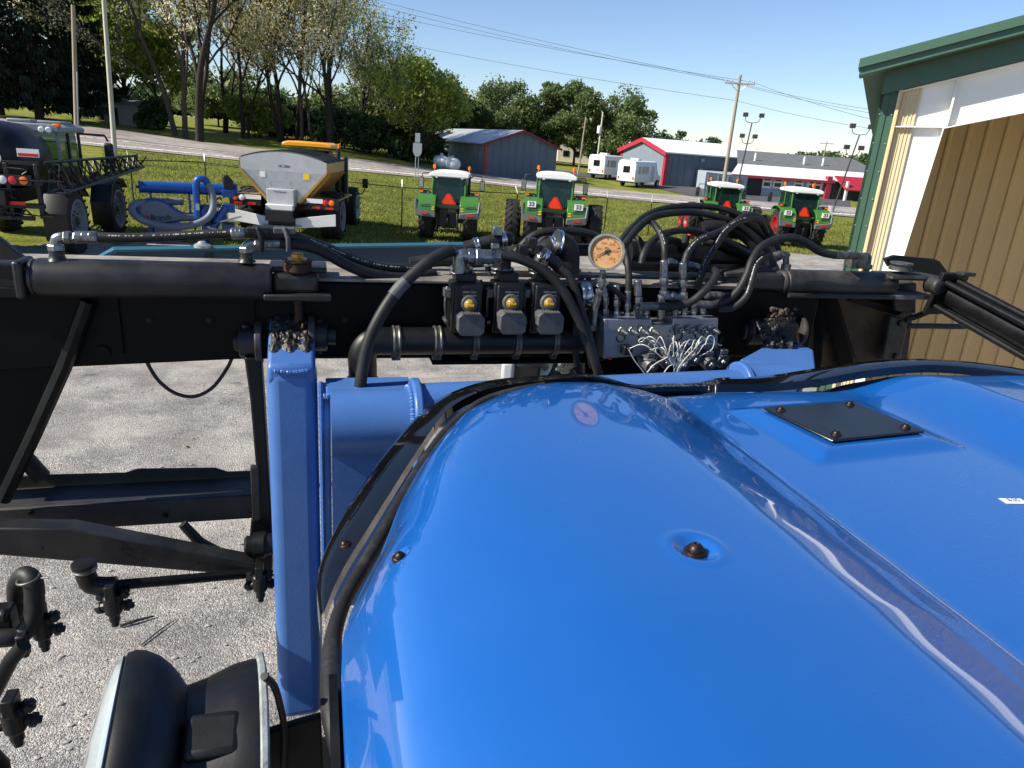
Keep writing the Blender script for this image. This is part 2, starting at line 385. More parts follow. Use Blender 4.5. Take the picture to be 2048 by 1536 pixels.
def gd(px, d):                       # ground point along a photo column at a horizontal distance
    q = AD(px, 300, d); return np.array([q[0], q[1], h1(q[0], q[1])])

def ground_mat(name, cells):
    m = bpy.data.materials.new(name); m.use_nodes = True
    return m, m.node_tree.nodes, m.node_tree.links, m.node_tree.nodes['Principled BSDF']
# lawn
m, N, L, b = ground_mat('lawn', 0); b.inputs['Roughness'].default_value = .9; b.inputs['Specular IOR Level'].default_value = .15
tc = N.new('ShaderNodeTexCoord')
def nz(N, L, tc, sc, det=5, rg=.6, scale=None):
    n = N.new('ShaderNodeTexNoise'); n.inputs['Scale'].default_value = sc; n.inputs['Detail'].default_value = det; n.inputs['Roughness'].default_value = rg
    if scale:
        mp = N.new('ShaderNodeMapping'); mp.inputs['Scale'].default_value = scale; L.new(tc.outputs['Object'], mp.inputs['Vector']); L.new(mp.outputs['Vector'], n.inputs['Vector'])
    else: L.new(tc.outputs['Object'], n.inputs['Vector'])
    return n.outputs['Fac']
def ramp(N, L, fac, stops):
    r = N.new('ShaderNodeValToRGB')
    while len(r.color_ramp.elements) < len(stops): r.color_ramp.elements.new(.5)
    for e, (p, c) in zip(r.color_ramp.elements, stops): e.position = p; e.color = (*c, 1)
    L.new(fac, r.inputs['Fac']); return r.outputs['Color']
def mixc(N, L, a, b_, f, blend='MIX'):
    x = N.new('ShaderNodeMix'); x.data_type = 'RGBA'; x.blend_type = blend
    L.new(a, x.inputs['A']); L.new(b_, x.inputs['B'])
    if isinstance(f, float): x.inputs['Factor'].default_value = f
    else: L.new(f, x.inputs['Factor'])
    return x.outputs['Result']
fine = ramp(N, L, nz(N, L, tc, 9, 8, .75), [(.30, rgb(96, 104, 46)), (.48, rgb(136, 140, 68)), (.66, rgb(180, 176, 106))])
patch = ramp(N, L, nz(N, L, tc, .35, 5, .6), [(.32, rgb(186, 200, 150)), (.68, rgb(255, 250, 225))])
rows = ramp(N, L, nz(N, L, tc, 1.0, 3, .5, (.25, 1.6, 1)), [(.35, rgb(215, 220, 200)), (.65, rgb(255, 255, 245))])
c = mixc(N, L, mixc(N, L, fine, patch, 1.0, 'MULTIPLY'), rows, .8, 'MULTIPLY')
L.new(c, b.inputs['Base Color'])
bp = N.new('ShaderNodeBump'); bp.inputs['Strength'].default_value = .9; bp.inputs['Distance'].default_value = .12; L.new(nz(N, L, tc, 7, 6, .7), bp.inputs['Height']); L.new(bp.outputs['Normal'], b.inputs['Normal'])
M['lawn'] = m
# gravel
m, N, L, b = ground_mat('gravel', 0); b.inputs['Roughness'].default_value = .85; b.inputs['Specular IOR Level'].default_value = .3
tc = N.new('ShaderNodeTexCoord')
def vor(N, L, tc, sc, feat='F1'):
    v = N.new('ShaderNodeTexVoronoi'); v.inputs['Scale'].default_value = sc; v.feature = feat; L.new(tc.outputs['Object'], v.inputs['Vector']); return v
v1 = vor(N, L, tc, 110); v2 = vor(N, L, tc, 52)
sep = N.new('ShaderNodeSeparateColor'); L.new(v1.outputs['Color'], sep.inputs['Color'])
st = ramp(N, L, sep.outputs['Red'], [(0, rgb(72, 71, 72)), (.35, rgb(124, 121, 117)), (.75, rgb(164, 159, 151)), (1, rgb(230, 225, 215))])
sep2 = N.new('ShaderNodeSeparateColor'); L.new(v2.outputs['Color'], sep2.inputs['Color'])
st2 = ramp(N, L, sep2.outputs['Green'], [(0, rgb(96, 94, 93)), (.6, rgb(156, 151, 144)), (1, rgb(220, 214, 204))])
stones = mixc(N, L, st, st2, .38)
dust = ramp(N, L, nz(N, L, tc, 40, 6, .7), [(.3, rgb(160, 153, 143)), (.7, rgb(198, 190, 179))])
big = nz(N, L, tc, .42, 6, .62, (.6, 1.2, 1))
mk = ramp(N, L, big, [(.42, (.05, .05, .05)), (.62, (.6, .6, .6))])
dk = ramp(N, L, nz(N, L, tc, 1.3, 5, .6), [(.38, rgb(205, 205, 208)), (.60, rgb(255, 255, 255))])
def tracks(rot, sc, lo, hi):
    mp = N.new('ShaderNodeMapping'); mp.inputs['Rotation'].default_value = (0, 0, rot); mp.inputs['Scale'].default_value = sc; L.new(tc.outputs['Object'], mp.inputs['Vector'])
    n = N.new('ShaderNodeTexNoise'); n.inputs['Scale'].default_value = 1; n.inputs['Detail'].default_value = 4; L.new(mp.outputs['Vector'], n.inputs['Vector']); return ramp(N, L, n.outputs['Fac'], [(lo, (0, 0, 0)), (hi, (.75, .75, .75))])
c = mixc(N, L, stones, dust, mk)
c = mixc(N, L, c, dust, tracks(.65, (.12, 3.2, 1), .58, .72))
c = mixc(N, L, c, dk, 1.0, 'MULTIPLY')
st3 = ramp(N, L, nz(N, L, tc, 1.1, 3, .5, (.9, 1.4, 1)), [(.66, (1, 1, 1)), (.74, rgb(150, 148, 146))]); c = mixc(N, L, c, st3, 1.0, 'MULTIPLY'); L.new(c, b.inputs['Base Color'])
bp = N.new('ShaderNodeBump'); bp.inputs['Strength'].default_value = 1; bp.inputs['Distance'].default_value = .008; bp.invert = True
L.new(v1.outputs['Distance'], bp.inputs['Height'])
bp2 = N.new('ShaderNodeBump'); bp2.inputs['Strength'].default_value = .8; bp2.inputs['Distance'].default_value = .010; bp2.invert = True
L.new(v2.outputs['Distance'], bp2.inputs['Height']); L.new(bp.outputs['Normal'], bp2.inputs['Normal']); L.new(bp2.outputs['Normal'], b.inputs['Normal'])
M['gravel'] = m
# road
m, N, L, b = ground_mat('road', 0); b.inputs['Roughness'].default_value = .85
tc = N.new('ShaderNodeTexCoord')
c = mixc(N, L, ramp(N, L, nz(N, L, tc, 3, 8, .75), [(.3, rgb(142, 134, 128)), (.7, rgb(172, 165, 158))]), ramp(N, L, nz(N, L, tc, .22, 5, .6), [(.35, rgb(205, 200, 198)), (.6, (1, 1, 1))]), 1.0, 'MULTIPLY')
crk = ramp(N, L, nz(N, L, tc, .8, 9, .8), [(.34, rgb(70, 64, 62)), (.38, (1, 1, 1))])
L.new(mixc(N, L, c, crk, .8, 'MULTIPLY'), b.inputs['Base Color']); M['road'] = m
dm('asphalt', rgb(84, 84, 88), .9, col2=rgb(64, 64, 68), vscale=2, bump=.2, bscale=30)
dm('road_paint', rgb(225, 222, 212), .7, wear=(rgb(150, 142, 136), 4, .5, .56))

# terrain sheet: fine near, coarse far
xs = np.concatenate([np.linspace(-1500, -150, 14)[:-1], np.linspace(-150, -30, 31)[:-1], np.linspace(-30, 60, 91)[:-1], np.linspace(60, 200, 29)[:-1], np.linspace(200, 1600, 14)])
ys = np.concatenate([np.linspace(-200, -20, 7)[:-1], np.linspace(-20, 120, 141)[:-1], np.linspace(120, 260, 29)[:-1], np.linspace(260, 2200, 16)])
XX, YY = np.meshgrid(xs, ys); ZZ = hz(XX.ravel(), YY.ravel()).reshape(XX.shape)
g = MB(); g.grid(lambda i, j: (xs[i], ys[j], ZZ[j, i]), len(xs), len(ys)); o = g.build('ground', M['lawn'], smooth=60); tag(o, kind='structure')
# gravel lot
def edge_noise(x): return .5*sin(x*.9)+.3*sin(x*2.3+1)+.2*sin(x*5.1)
P1 = G_(145, 487); P2 = G_(1640, 512)
def lot_edge(x): return P1[1]+(P2[1]-P1[1])*(x-P1[0])/(P2[0]-P1[0])+edge_noise(x)
gx = np.linspace(-40, 70, 221); gv = np.linspace(0, 1, 60)
lot = MB(); pts = []
for t in gv:
    for x in gx: pts.append((x, -25+t*(lot_edge(x)+25)))
pts = np.array(pts); pz = hz(pts[:, 0], pts[:, 1])+.03
nu = len(gx); lot.grid(lambda i, j: (pts[j*nu+i, 0], pts[j*nu+i, 1], pz[j*nu+i]), nu, len(gv)); tag(lot.build('gravel_lot', M['gravel'], smooth=60), kind='structure')
def ribbon(name, lo, hi, m, off, n=260, nv=9):
    A = spline([G_(*p) for p in lo], 12); B = spline([G_(*p) for p in hi], 12)
    def res(Pp, k):
        Pp = np.array(Pp); s = np.concatenate([[0], np.cumsum(np.linalg.norm(np.diff(Pp[:, :2], axis=0), axis=1))]); t = np.linspace(0, s[-1], k)
        return np.stack([np.interp(t, s, Pp[:, q]) for q in (0, 1)], -1)
    A = res(A, n); B = res(B, n); r = MB()
    Q = np.array([A[i]+(B[i]-A[i])*j/(nv-1) for j in range(nv) for i in range(n)]); z = hz(Q[:, 0], Q[:, 1])+off
    r.grid(lambda i, j: (Q[j*n+i, 0], Q[j*n+i, 1], z[j*n+i]), n, nv); return tag(r.build(name, m, smooth=60), kind='structure')
LO = [(-260, 250), (170, 291), (480, 322), (740, 346), (1000, 372), (1280, 402), (1690, 434), (2100, 468)]
HI = [(-260, 216), (240, 261), (520, 298), (800, 330), (1000, 353.5), (1300, 387), (1690, 415), (2100, 446)]
ribbon('road', LO, HI, M['road'], .06)
ribbon('road_edge_line', [(a, b_-3.2) for a, b_ in LO], [(a, b_-5.0) for a, b_ in LO], M['road_paint'], .085, nv=3)
ribbon('road_centre_line', [(a, b_*.52+h*.48) for (a, b_), (c_, h) in zip(LO, HI)], [(a, b_*.49+h*.51) for (a, b_), (c_, h) in zip(LO, HI)], M['road_paint'], .085, nv=3)
ribbon('driveway', [(1110, 349), (1240, 362), (1420, 398), (1700, 416)], [(1110, 340), (1240, 354), (1420, 375), (1700, 402)], M['asphalt'], .05, n=80)

# blades of grass over the lawn
_rg = np.random.default_rng(77); n_g = 170000
_az = np.radians(_rg.uniform(-14, 47, n_g)); _d = 25+44*_rg.random(n_g)**1.15
gxx, gyy = _d*np.sin(_az), _d*np.cos(_az)
keep = gyy > np.array([lot_edge(x) for x in gxx])-.3*_rg.random(n_g); gxx, gyy = gxx[keep], gyy[keep]; gzz = hz(gxx, gyy)
_P = np.stack([gxx, gyy, gzz], -1)-C0; _dep = _P@CF; _py = 768-F*(_P@CU)/_dep; _px = 1024+F*(_P@CR)/_dep
keep = _py > np.interp(_px, [a for a, b in LO], [b for a, b in LO])+1.5; gp_ = np.stack([gxx, gyy, gzz], -1)[keep]; k_ = len(gp_)
cl = np.sin(gp_[:, 0]*1.7+2*np.sin(gp_[:, 1]*.9))*np.sin(gp_[:, 1]*2.3)
hh = (.05+.09*_rg.random(k_)+.04*np.clip(cl, 0, 1))[:, None]; an = _rg.uniform(0, 2*pi, k_); sdv = np.stack([np.cos(an), np.sin(an), np.zeros(k_)], -1)*(.012+.02*_rg.random((k_, 1)))
tipv = np.stack([_rg.normal(size=k_)*.5, _rg.normal(size=k_)*.5, np.ones(k_)], -1)*hh
tag(quads('grass', np.stack([gp_-sdv, gp_+sdv, gp_+tipv], 1).reshape(-1, 3), M['grass_blade'], None, 3), kind='stuff', label='mown green grass of the strip between lot and road', cat='grass')

# loose bigger stones, a stick and a dead leaf on the lot
_rg = np.random.default_rng(31); Vp = MB()
for _i in range(260):
    _q = AZ(_rg.uniform(60, 560), _rg.uniform(735, 1500)) if _rg.random() < .7 else AZ(_rg.uniform(640, 1200), _rg.uniform(716, 752))
    Vp.ball((_q[0]+_rg.normal()*.2, _q[1]+_rg.normal()*.2, .035), .008+.016*_rg.random()**2, 6, (1.2, .9, .7))
dm('stone', rgb(176, 171, 164), .85, col2=rgb(132, 129, 126), vscale=8)
tag(Vp.build('loose_stones', M['stone'], smooth=50), kind='stuff', label='loose bigger stones lying on the gravel lot', cat='stones')
_a, _b = AZ(240, 1252, .05), AZ(308, 1232, .05); _m = (_a+_b)/2
Vp = MB(); Vp.tube([_a-_m, (_a-_m)*.2+np.array([.01, .0, .01]), _b-_m], [.012, .014, .008], 6); _o = Vp.build('stick', M['bark']); _o.location = Vector(_m); tag(_o, 'dry dark stick lying on the gravel below the spray pipe', 'stick')
_a, _b = AZ(282, 1290, .045), AZ(352, 1238, .045); _m = (_a+_b)/2
Vp = MB(); Vp.tube([_a-_m, (_b-_m)*.1+np.array([0, .01, .004]), _b-_m], [.006, .007, .004], 5); _o = Vp.build('stick', M['bark_pale']); _o.location = Vector(_m); tag(_o, 'thin pale stick on the gravel above the work lamp', 'stick')
_m = AZ(372, 893, .04); Vp = MB(); Vp.grid(lambda i, j: (.05*(i/4-.5)*(1-abs(j/6-.5)*1.6), .09*(j/6-.5), .018*abs(i/4-.5)+.012*sin(j)), 5, 7); dm('dead_leaf', rgb(178, 142, 96), .8); _o = Vp.build('dead_leaf', M['dead_leaf']); _o.location = Vector(_m); _o.modifiers.new('solid', 'SOLIDIFY').thickness = .001; tag(_o, 'dry tan leaf lying on the gravel under the black beam', 'leaf')
# ------------------------------------------------------------------ measuring aids
def zat(x, y, py):     # height at a plan position whose image row is py
    k = (768-py)/F; q0 = np.array([x, y, -H]); a = CU-k*CF
    return float(-(q0@a)/a[2])
def daz(az): a = radians(az); return np.array([sin(a), cos(a), 0.0])
def reach(P, az, px, py=330):   # distance from P along an azimuth to where a photo column crosses
    r = ray(px, py); d = daz(az); A = np.array([[d[0], -r[0]], [d[1], -r[1]]]); s = np.linalg.solve(A, np.array([-P[0], -P[1]])); return float(s[0])
UP = np.array([0, 0, 1.0])
def V(x, y, z): return np.array([x, y, z], float)

# ------------------------------------------------------------------ metal sheds
def gable_shed(root, A, az_l, ln, az_g, wd, eave, ridge, mwl, mwg, mroof, ov=.4, rib=.9, trim=True, base=-1.5):
    """A nearest corner; long walls run along az_l, gable along az_g; ridge runs along az_l"""
    a = daz(az_l)*ln; g = daz(az_g)*wd; A = np.array(A, float)
    c = [A, A+g, A+g+a, A+a]; e = UP*eave; bz = UP*base
    mid = A+g/2+UP*ridge; mid2 = mid+a
    loc = (A+g/2+a/2); loc[2] = A[2]
    sh = lambda p: p-loc
    n1 = -daz(az_g)
    w = MB(); w.prism([sh(p) for p in (A+bz, A+a+bz, A+a+e, A+e)], daz(az_g)*.2)
    k = int(ln/rib)
    for i in range(1, k):     # ribs on the long wall that is seen
        p = A+daz(az_l)*i*rib; w.add([sh(p+bz+n1*.0-daz(az_l)*.04), sh(p+bz+n1*.05), sh(p+bz+daz(az_l)*.04), sh(p+e-daz(az_l)*.04), sh(p+e+n1*.05), sh(p+e+daz(az_l)*.04)], [(0, 1, 4, 3), (1, 2, 5, 4)])
    w.build('wall', mwl, root); w = MB()
    w.prism([sh(p) for p in (A+g+bz, A+g+a+bz, A+g+a+e, A+g+e)], -daz(az_g)*.2)
    tag(w.build('wall', mwl, root), None)
    n2 = -daz(az_l)
    w = MB(); w.prism([sh(p)+n2*.01 for p in (A+bz, A+g+bz, A+g+e, mid, A+e)], daz(az_l)*.2)
    w2 = MB(); w2.prism([sh(p)-n2*.01 for p in (A+a+bz, A+g+a+bz, A+g+a+e, mid2, A+a+e)], -daz(az_l)*.2); w2.build('gable_wall', mwg, root)
    kk = int(wd/rib)
    for i in range(1, kk):
        t = i*rib/wd; p = A+g*t; h_ = eave+(ridge-eave)*(1-abs(2*t-1))-.05; q = daz(az_g)*.04
        w.add([sh(p+bz-q)+n2*.01, sh(p+bz)+n2*.05, sh(p+bz+q)+n2*.01, sh(p+UP*h_-q)+n2*.01, sh(p+UP*h_)+n2*.05, sh(p+UP*h_+q)+n2*.01], [(0, 1, 4, 3), (1, 2, 5, 4)])
    w.build('gable_wall', mwg, root)
    sl = (ridge-eave)/(wd/2); r = MB(); al = daz(az_l)
    for sgn, c0 in ((-1, A), (1, A+g)):
        lo = c0+e+sgn*daz(az_g)*ov-UP*sl*ov; 
        r.prism([sh(lo-al*ov+UP*.03), sh(lo+a+al*ov+UP*.03), sh(mid2+al*ov+UP*.03), sh(mid-al*ov+UP*.03)], UP*.12)
    r.build('roof', mroof, root)
    if trim:
        t = MB()
        for sgn, c0 in ((-1, A), (1, A+g)):
            lo = c0+e+sgn*daz(az_g)*(ov+.02)-UP*sl*ov-al*(ov+.03)
            t.prism([sh(lo-UP*.08), sh(mid-al*(ov+.03)-UP*.08), sh(mid-al*(ov+.03)+UP*.16), sh(lo+UP*.16)], -al*.05)
        t.build('rake_trim', M['dark_red_trim'], root)
        for c0, sg in ((A, -1),):
            t = MB(); t.hexa([sh(c0+bz+n2*.06+sg*daz(az_g)*.03+d) for d in (V(0, 0, 0), -sg*daz(az_g)*.35, -sg*daz(az_g)*.35-n2*.08, -n2*.08)],
                             [sh(c0+e+n2*.06+sg*daz(az_g)*.03+d) for d in (V(0, 0, 0), -sg*daz(az_g)*.35, -sg*daz(az_g)*.35-n2*.08, -n2*.08)])
            t.build('corner_trim', M['red_trim'], root)
    root.location = Vector(loc)
    return c
A = G_(967, 350)
wd = reach(A, 86, 1112); ev = zat(A[0], A[1], 287)-A[2]
mp = A+daz(86)*wd/2; rd = zat(mp[0], mp[1], 263)-A[2]
r = empty('metal_shed', label='slate grey metal shed with red corner trim beside the propane tanks', cat='shed')
gable_shed(r, A, -4, 34, 86, wd, ev, rd, M['slate_grey'], M['slate_shaded'], M['galv_roof'])
A2 = A+daz(-4)*40+daz(86)*-9
r = empty('metal_shed', label='far shed with pale roof edge half hidden by trees left of the highway sign', cat='shed')
A2[2] = h1(A2[0], A2[1]); gable_shed(r, A2, -4, 20, 86, 13, zat(A2[0], A2[1], 272)-A2[2], zat(A2[0], A2[1], 254)-A2[2], M['slate_grey'], M['slate_shaded'], M['white_roof'], trim=False)
# right red-trimmed hall: gable towards the left, dark long wall towards the lot
B = gd(1334, 95); gw = reach(B, -8, 1240)
r = empty('metal_hall', label='large metal hall with white roof and red trimmed gable behind the minibuses', cat='building')
evb = zat(B[0], B[1], 305)-B[2]; q = B+daz(-8)*gw/2; rdb = zat(q[0], q[1], 278)-B[2]
def hall(root, B, gaz, gw, laz, ll, ev, rd):
    g = daz(gaz)*gw; a = daz(laz)*ll; loc = B+g/2+a/2; loc[2] = B[2]; sh = lambda p: p-loc
    bz = -UP*2; e = UP*ev; md = B+g/2+UP*rd
    w = MB(); w.prism([sh(B+bz), sh(B+a+bz), sh(B+a+e), sh(B+e)], daz(gaz)*.2)
    for i in range(1, int(ll/1.0)):
        p = B+daz(laz)*i; n1 = -daz(gaz); d = daz(laz)*.05
        w.add([sh(p+bz-d), sh(p+bz+n1*.05), sh(p+bz+d), sh(p+e-d), sh(p+e+n1*.05), sh(p+e+d)], [(0, 1, 4, 3), (1, 2, 5, 4)])
    w.build('wall', M['slate_shaded'], root)
    w = MB(); n2 = -daz(laz); w.prism([sh(p)+n2*.01 for p in (B+bz, B+g+bz, B+g+e, md, B+e)], daz(laz)*.2)
    for i in range(1, int(gw)):
        t = i/gw; p = B+g*t; h_ = ev+(rd-ev)*(1-abs(2*t-1))-.05; d = daz(gaz)*.05
        w.add([sh(p+bz-d)+n2*.01, sh(p+bz)+n2*.05, sh(p+bz+d)+n2*.01, sh(p+UP*h_-d)+n2*.01, sh(p+UP*h_)+n2*.05, sh(p+UP*h_+d)+n2*.01], [(0, 1, 4, 3), (1, 2, 5, 4)])
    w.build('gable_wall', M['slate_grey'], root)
    ro = MB(); sl = (rd-ev)/(gw/2)
    ro.prism([sh(B+e-daz(gaz)*.4-UP*sl*.4-daz(laz)*.3+UP*.03), sh(B+e+a-daz(gaz)*.4-UP*sl*.4+UP*.03), sh(md+a+UP*.03), sh(md-daz(laz)*.3+UP*.03)], UP*.15)
    ro.prism([sh(B+g+e+daz(gaz)*.4-UP*sl*.4-daz(laz)*.3+UP*.03), sh(B+g+e+a+daz(gaz)*.4-UP*sl*.4+UP*.03), sh(md+a+UP*.03), sh(md-daz(laz)*.3+UP*.03)], UP*.15)
    ro.build('roof', M['white_roof'], root)
    t = MB()
    for c0, sg in ((B, -1), (B+g, 1)):
        lo = c0+e+sg*daz(gaz)*.42-UP*sl*.42-daz(laz)*.34
        t.prism([sh(lo-UP*.35), sh(md-daz(laz)*.34-UP*.35), sh(md-daz(laz)*.34+UP*.19), sh(lo+UP*.19)], -daz(laz)*.06)
    t.build('rake_trim', M['red_trim'], root)
    for c0, sg in ((B, -1), (B+g, 1)):
        t = MB(); o0 = c0+n2*.07+sg*daz(gaz)*.07; s1 = -sg*daz(gaz)*.5; s2 = daz(laz)*.55
        t.hexa([sh(o0+bz), sh(o0+bz+s1), sh(o0+bz+s1+s2), sh(o0+bz+s2)], [sh(o0+e), sh(o0+e+s1), sh(o0+e+s1+s2), sh(o0+e+s2)])
        t.build('corner_trim', M['red_trim'], root)
    root.location = Vector(loc)
    f = MB()                       # wall lamp and plate on the dark side
    p = B+daz(laz)*reach(B, laz, 1402); n1 = -daz(gaz)
    for dz in (2.2, 3.4):
        f = MB(); f.box(sh(p+n1*.12+UP*dz), (.5, .25, .35)); f.build('wall_lamp', M['galv'], root)
LAZ = 84
hall(r, B, -8, gw, LAZ, reach(B, LAZ, 1545), evb, rdb)
# low office with shingle roof
Cn = gd(1474, 88); caz = 96
ln = reach(Cn, caz, 1716)
ev = zat(Cn[0], Cn[1], 348)-Cn[2]
r = empty('office_building', label='low grey office with shingled roof and white framed windows', cat='building')
loc = Cn+daz(caz)*ln/2; loc[2] = Cn[2]; sh = lambda p: p-loc
a = daz(caz)*(ln+6); g = daz(caz-90)*14; bz = -UP*2
w = MB(); w.prism([sh(Cn+bz), sh(Cn+a+bz), sh(Cn+a+UP*ev), sh(Cn+UP*ev)], g); w.build('wall', M['office_grey'], r)
nf = -daz(caz-90)
w = MB(); w.prism([sh(Cn+nf*.6-daz(caz)*.5+UP*(ev-.1)), sh(Cn+a+nf*.6+UP*(ev-.1)), sh(Cn+a+g*.24+UP*(ev+1.0)), sh(Cn+g*.24+daz(caz)*2+UP*(ev+1.0))], UP*.14); w.build('porch_roof', M['white_roof'], r)
w = MB(); w.prism([sh(Cn+g*.245+daz(caz)*2+UP*(ev+.95)), sh(Cn+a+g*.245+UP*(ev+.95)), sh(Cn+a+g*.75+UP*(ev+2.6)), sh(Cn+g*.75+daz(caz)*5+UP*(ev+2.6))], UP*.16); w.build('roof', M['shingle'], r)
for px in (1508, 1607, 1645): 
    v = MB(); p = Cn+g*.4+daz(caz)*reach(Cn+g*.4, caz, px); v.cyl(sh(p+UP*(ev+1)), sh(p+UP*(ev+2.5)), .12); v.build('vent_pipe', M['white_steel'], r)
t = MB(); t.prism([sh(Cn+nf*.64-daz(caz)*.5+UP*(ev-.28)), sh(Cn+a+nf*.64+UP*(ev-.28)), sh(Cn+a+nf*.64+UP*(ev+.0)), sh(Cn+nf*.64-daz(caz)*.5+UP*(ev+.0))], nf*.06); t.build('fascia', M['red_trim'], r)
def window(px, w_, z0, z1, two=False):
    p = Cn+daz(caz)*reach(Cn, caz, px); d = daz(caz)*w_/2
    f = MB(); 
    for (u0, u1, q0, q1) in ((-1, -.72, z0, z1), (.72, 1, z0, z1), (-.72, .72, z1-.22, z1), (-.72, .72, z0, z0+.22), (-.72, .72, (z0+z1)/2-.1, (z0+z1)/2+.1)):
        f.prism([sh(p+nf*.002+d*u0+UP*q0), sh(p+nf*.002+d*u1+UP*q0), sh(p+nf*.002+d*u1+UP*q1), sh(p+nf*.002+d*u0+UP*q1)], nf*.09)
    if two: f.prism([sh(p+nf*.002-d*.1+UP*(z0+.22)), sh(p+nf*.002+d*.1+UP*(z0+.22)), sh(p+nf*.002+d*.1+UP*(z1-.22)), sh(p+nf*.002-d*.1+UP*(z1-.22))], nf*.085)
    fo = f.build('window', M['white_steel'], r)
    gl = MB(); gl.prism([sh(p+nf*.001-d*.9+UP*(z0+.1)), sh(p+nf*.001+d*.9+UP*(z0+.1)), sh(p+nf*.001+d*.9+UP*(z1-.1)), sh(p+nf*.001-d*.9+UP*(z1-.1))], nf*.03); gl.build('pane', M['dark_glass'], fo)
for px in (1540, 1562, 1604): window(px, 1.15, 1.0, 2.5)
window(1637, 2.0, .9, 2.6, True)
dz = MB(); p = Cn+daz(caz)*reach(Cn, caz, 1505); d = daz(caz)*1.6; dz.prism([sh(p+nf*.01-d), sh(p+nf*.01+d), sh(p+nf*.01+d+UP*2.3), sh(p+nf*.01-d+UP*2.3)], nf*.04); dz.build('garage_door', M['cab_black'], r)
p = Cn+daz(caz)*reach(Cn, caz, 1660); d = daz(caz)
t = MB(); t.prism([sh(p+nf*.67-d*.3-UP), sh(p+nf*.67+d*.3-UP), sh(p+nf*.67+d*.3+UP*(ev+.5)), sh(p+nf*.67-d*.3+UP*(ev+.5))], -nf*.6); t.build('corner_trim', M['red_trim'], r)
t = MB(); t.prism([sh(p+nf*2.2+d*1.2+UP*(ev-.9)), sh(p+nf*2.2+d*7+UP*(ev-.9)), sh(p+nf*.7+d*7+UP*(ev+.5)), sh(p+nf*.7+d*.4+UP*(ev+.5))], UP*.12); t.build('porch_canopy', M['red_trim'], r)
t = MB(); t.box(sh(p+nf*.72+d*3.4+UP*.6), (5.5, .12, 3.2), rz=-radians(caz-90)); t.build('entrance_wall', M['cab_black'], r)
for k in (1.5, 4.5):
    t = MB(); t.box(sh(p+nf*1.9+d*k+UP*.7), (.25, .25, 3.4)); t.build('post', M['white_steel'], r)
r.location = Vector(loc)
# grey fence panel in front of the hall
q = gd(1420, 84); t = MB(); L_ = reach(q, 92, 1500); t.prism([V(0, 0, -1), daz(92)*L_-UP, daz(92)*L_+UP*2.3, UP*2.5], daz(2)*.08)
for i in range(int(L_/1.2)): t.box(daz(92)*(i*1.2+.3)-daz(2)*.04+UP*.7, (.1, .08, 3.1))
o = t.build('board_fence', M['slate_grey']); o.location = Vector(q); tag(o, 'plain grey board fence in front of the dark hall wall', 'fence')
# cream buildings behind the dark trees
for px, d, wpx, h_, lab, mt in ((1150, 150, 1196, 4.2, 'long cream building seen between the dark tree trunks', 'cream_wall'), (1214, 125, 1240, 3.4, 'small red barn wall left of the red trimmed hall', 'red_trim')):
    q = gd(px-34 if px == 1150 else px, d); L_ = reach(q, 100, wpx)
    r = empty('barn' if mt == 'red_trim' else 'farm_building', q, label=lab, cat='building')
    t = MB(); t.prism([V(0, 0, -2), daz(100)*L_-UP*2, daz(100)*L_+UP*h_, UP*h_], daz(10)*8); t.build('wall', M[mt], r)
    t = MB(); t.prism([-daz(10)*.4+UP*(h_-.1)-daz(100)*.4, -daz(10)*.4+UP*(h_-.1)+daz(100)*(L_+.4), daz(10)*4+UP*(h_+1.3)+daz(100)*(L_+.4), daz(10)*4+UP*(h_+1.3)-daz(100)*.4], UP*.15); t.build('roof', M['white_roof'], r)
    for i in range(3):
        t = MB(); t.box(daz(100)*L_*(.2+.3*i)-daz(10)*.03+UP*1.6, (1.2, .08, 1.1), rz=-radians(10)); t.build('window', M['dark_glass'], r)
# small outbuilding left
q = gd(215, 92); r = empty('outbuilding', q, label='small tan outbuilding beneath the dark spruces behind the bare pole', cat='shed')
t = MB(); t.prism([V(0, 0, -1), daz(98)*3.4-UP, daz(98)*3.4+UP*2.0, UP*2.0], daz(8)*3); t.build('wall', M['concrete'], r)
t = MB(); t.prism([-daz(8)*.3+UP*1.98-daz(98)*.3, -daz(8)*.3+UP*1.98+daz(98)*3.7, daz(8)*3.3+UP*2.5+daz(98)*3.7, daz(8)*3.3+UP*2.5-daz(98)*.3], UP*.12); t.build('roof', M['shingle'], r)
t = MB(); t.box(-daz(8)*.03+daz(98)*1+UP*.8, (.9, .06, 1.7), rz=-radians(8)); t.build('door', M['cab_black'], r)

# ------------------------------------------------------------------ the green building by the machine
K = AD(1690, 520, 9.6); K[2] = 0; EA = 131.0; e1 = daz(EA); en = daz(EA+90); back = -en    # along the end wall / out of it
if en@np.array([K[0], K[1], 0]) > 0: en = -en; back = -en
r = empty('metal_building', K, label='green and tan metal building with open end and white steel frame', cat='building')
def at_wall(px, py, off=0.0):      # point on the plane of the end wall (off metres in front)
    P0 = K+en*off; rr = ray(px, py); t = ((P0-C0)@en)/(rr@en); return C0+rr*t-K
def wall_poly(name, pts, th, m, off, bev=0):
    Q = [at_wall(px, py, off) for px, py in pts]; b_ = MB(); b_.prism(Q, back*th); return b_.build(name, m, r, bevel=bev)
xa = lambda px, py: float(at_wall(px, py)@e1)
g0, g1 = 0.0, xa(1765, 330); j1 = xa(1809, 330)
zt = float(at_wall(1757, 170)[2])
pit = 0.30
b_ = MB(); b_.hexa([e1*g0, e1*(g0+.03), e1*(g0+.03)+back*.6, back*.6], [p+UP*zt for p in (e1*g0, e1*(g0+.03), e1*(g0+.03)+back*.6, back*.6)])
b_.prism([e1*.0, e1*(g1*.52), e1*(g1*.52)+UP*(zt+.0), UP*zt], back*.05)
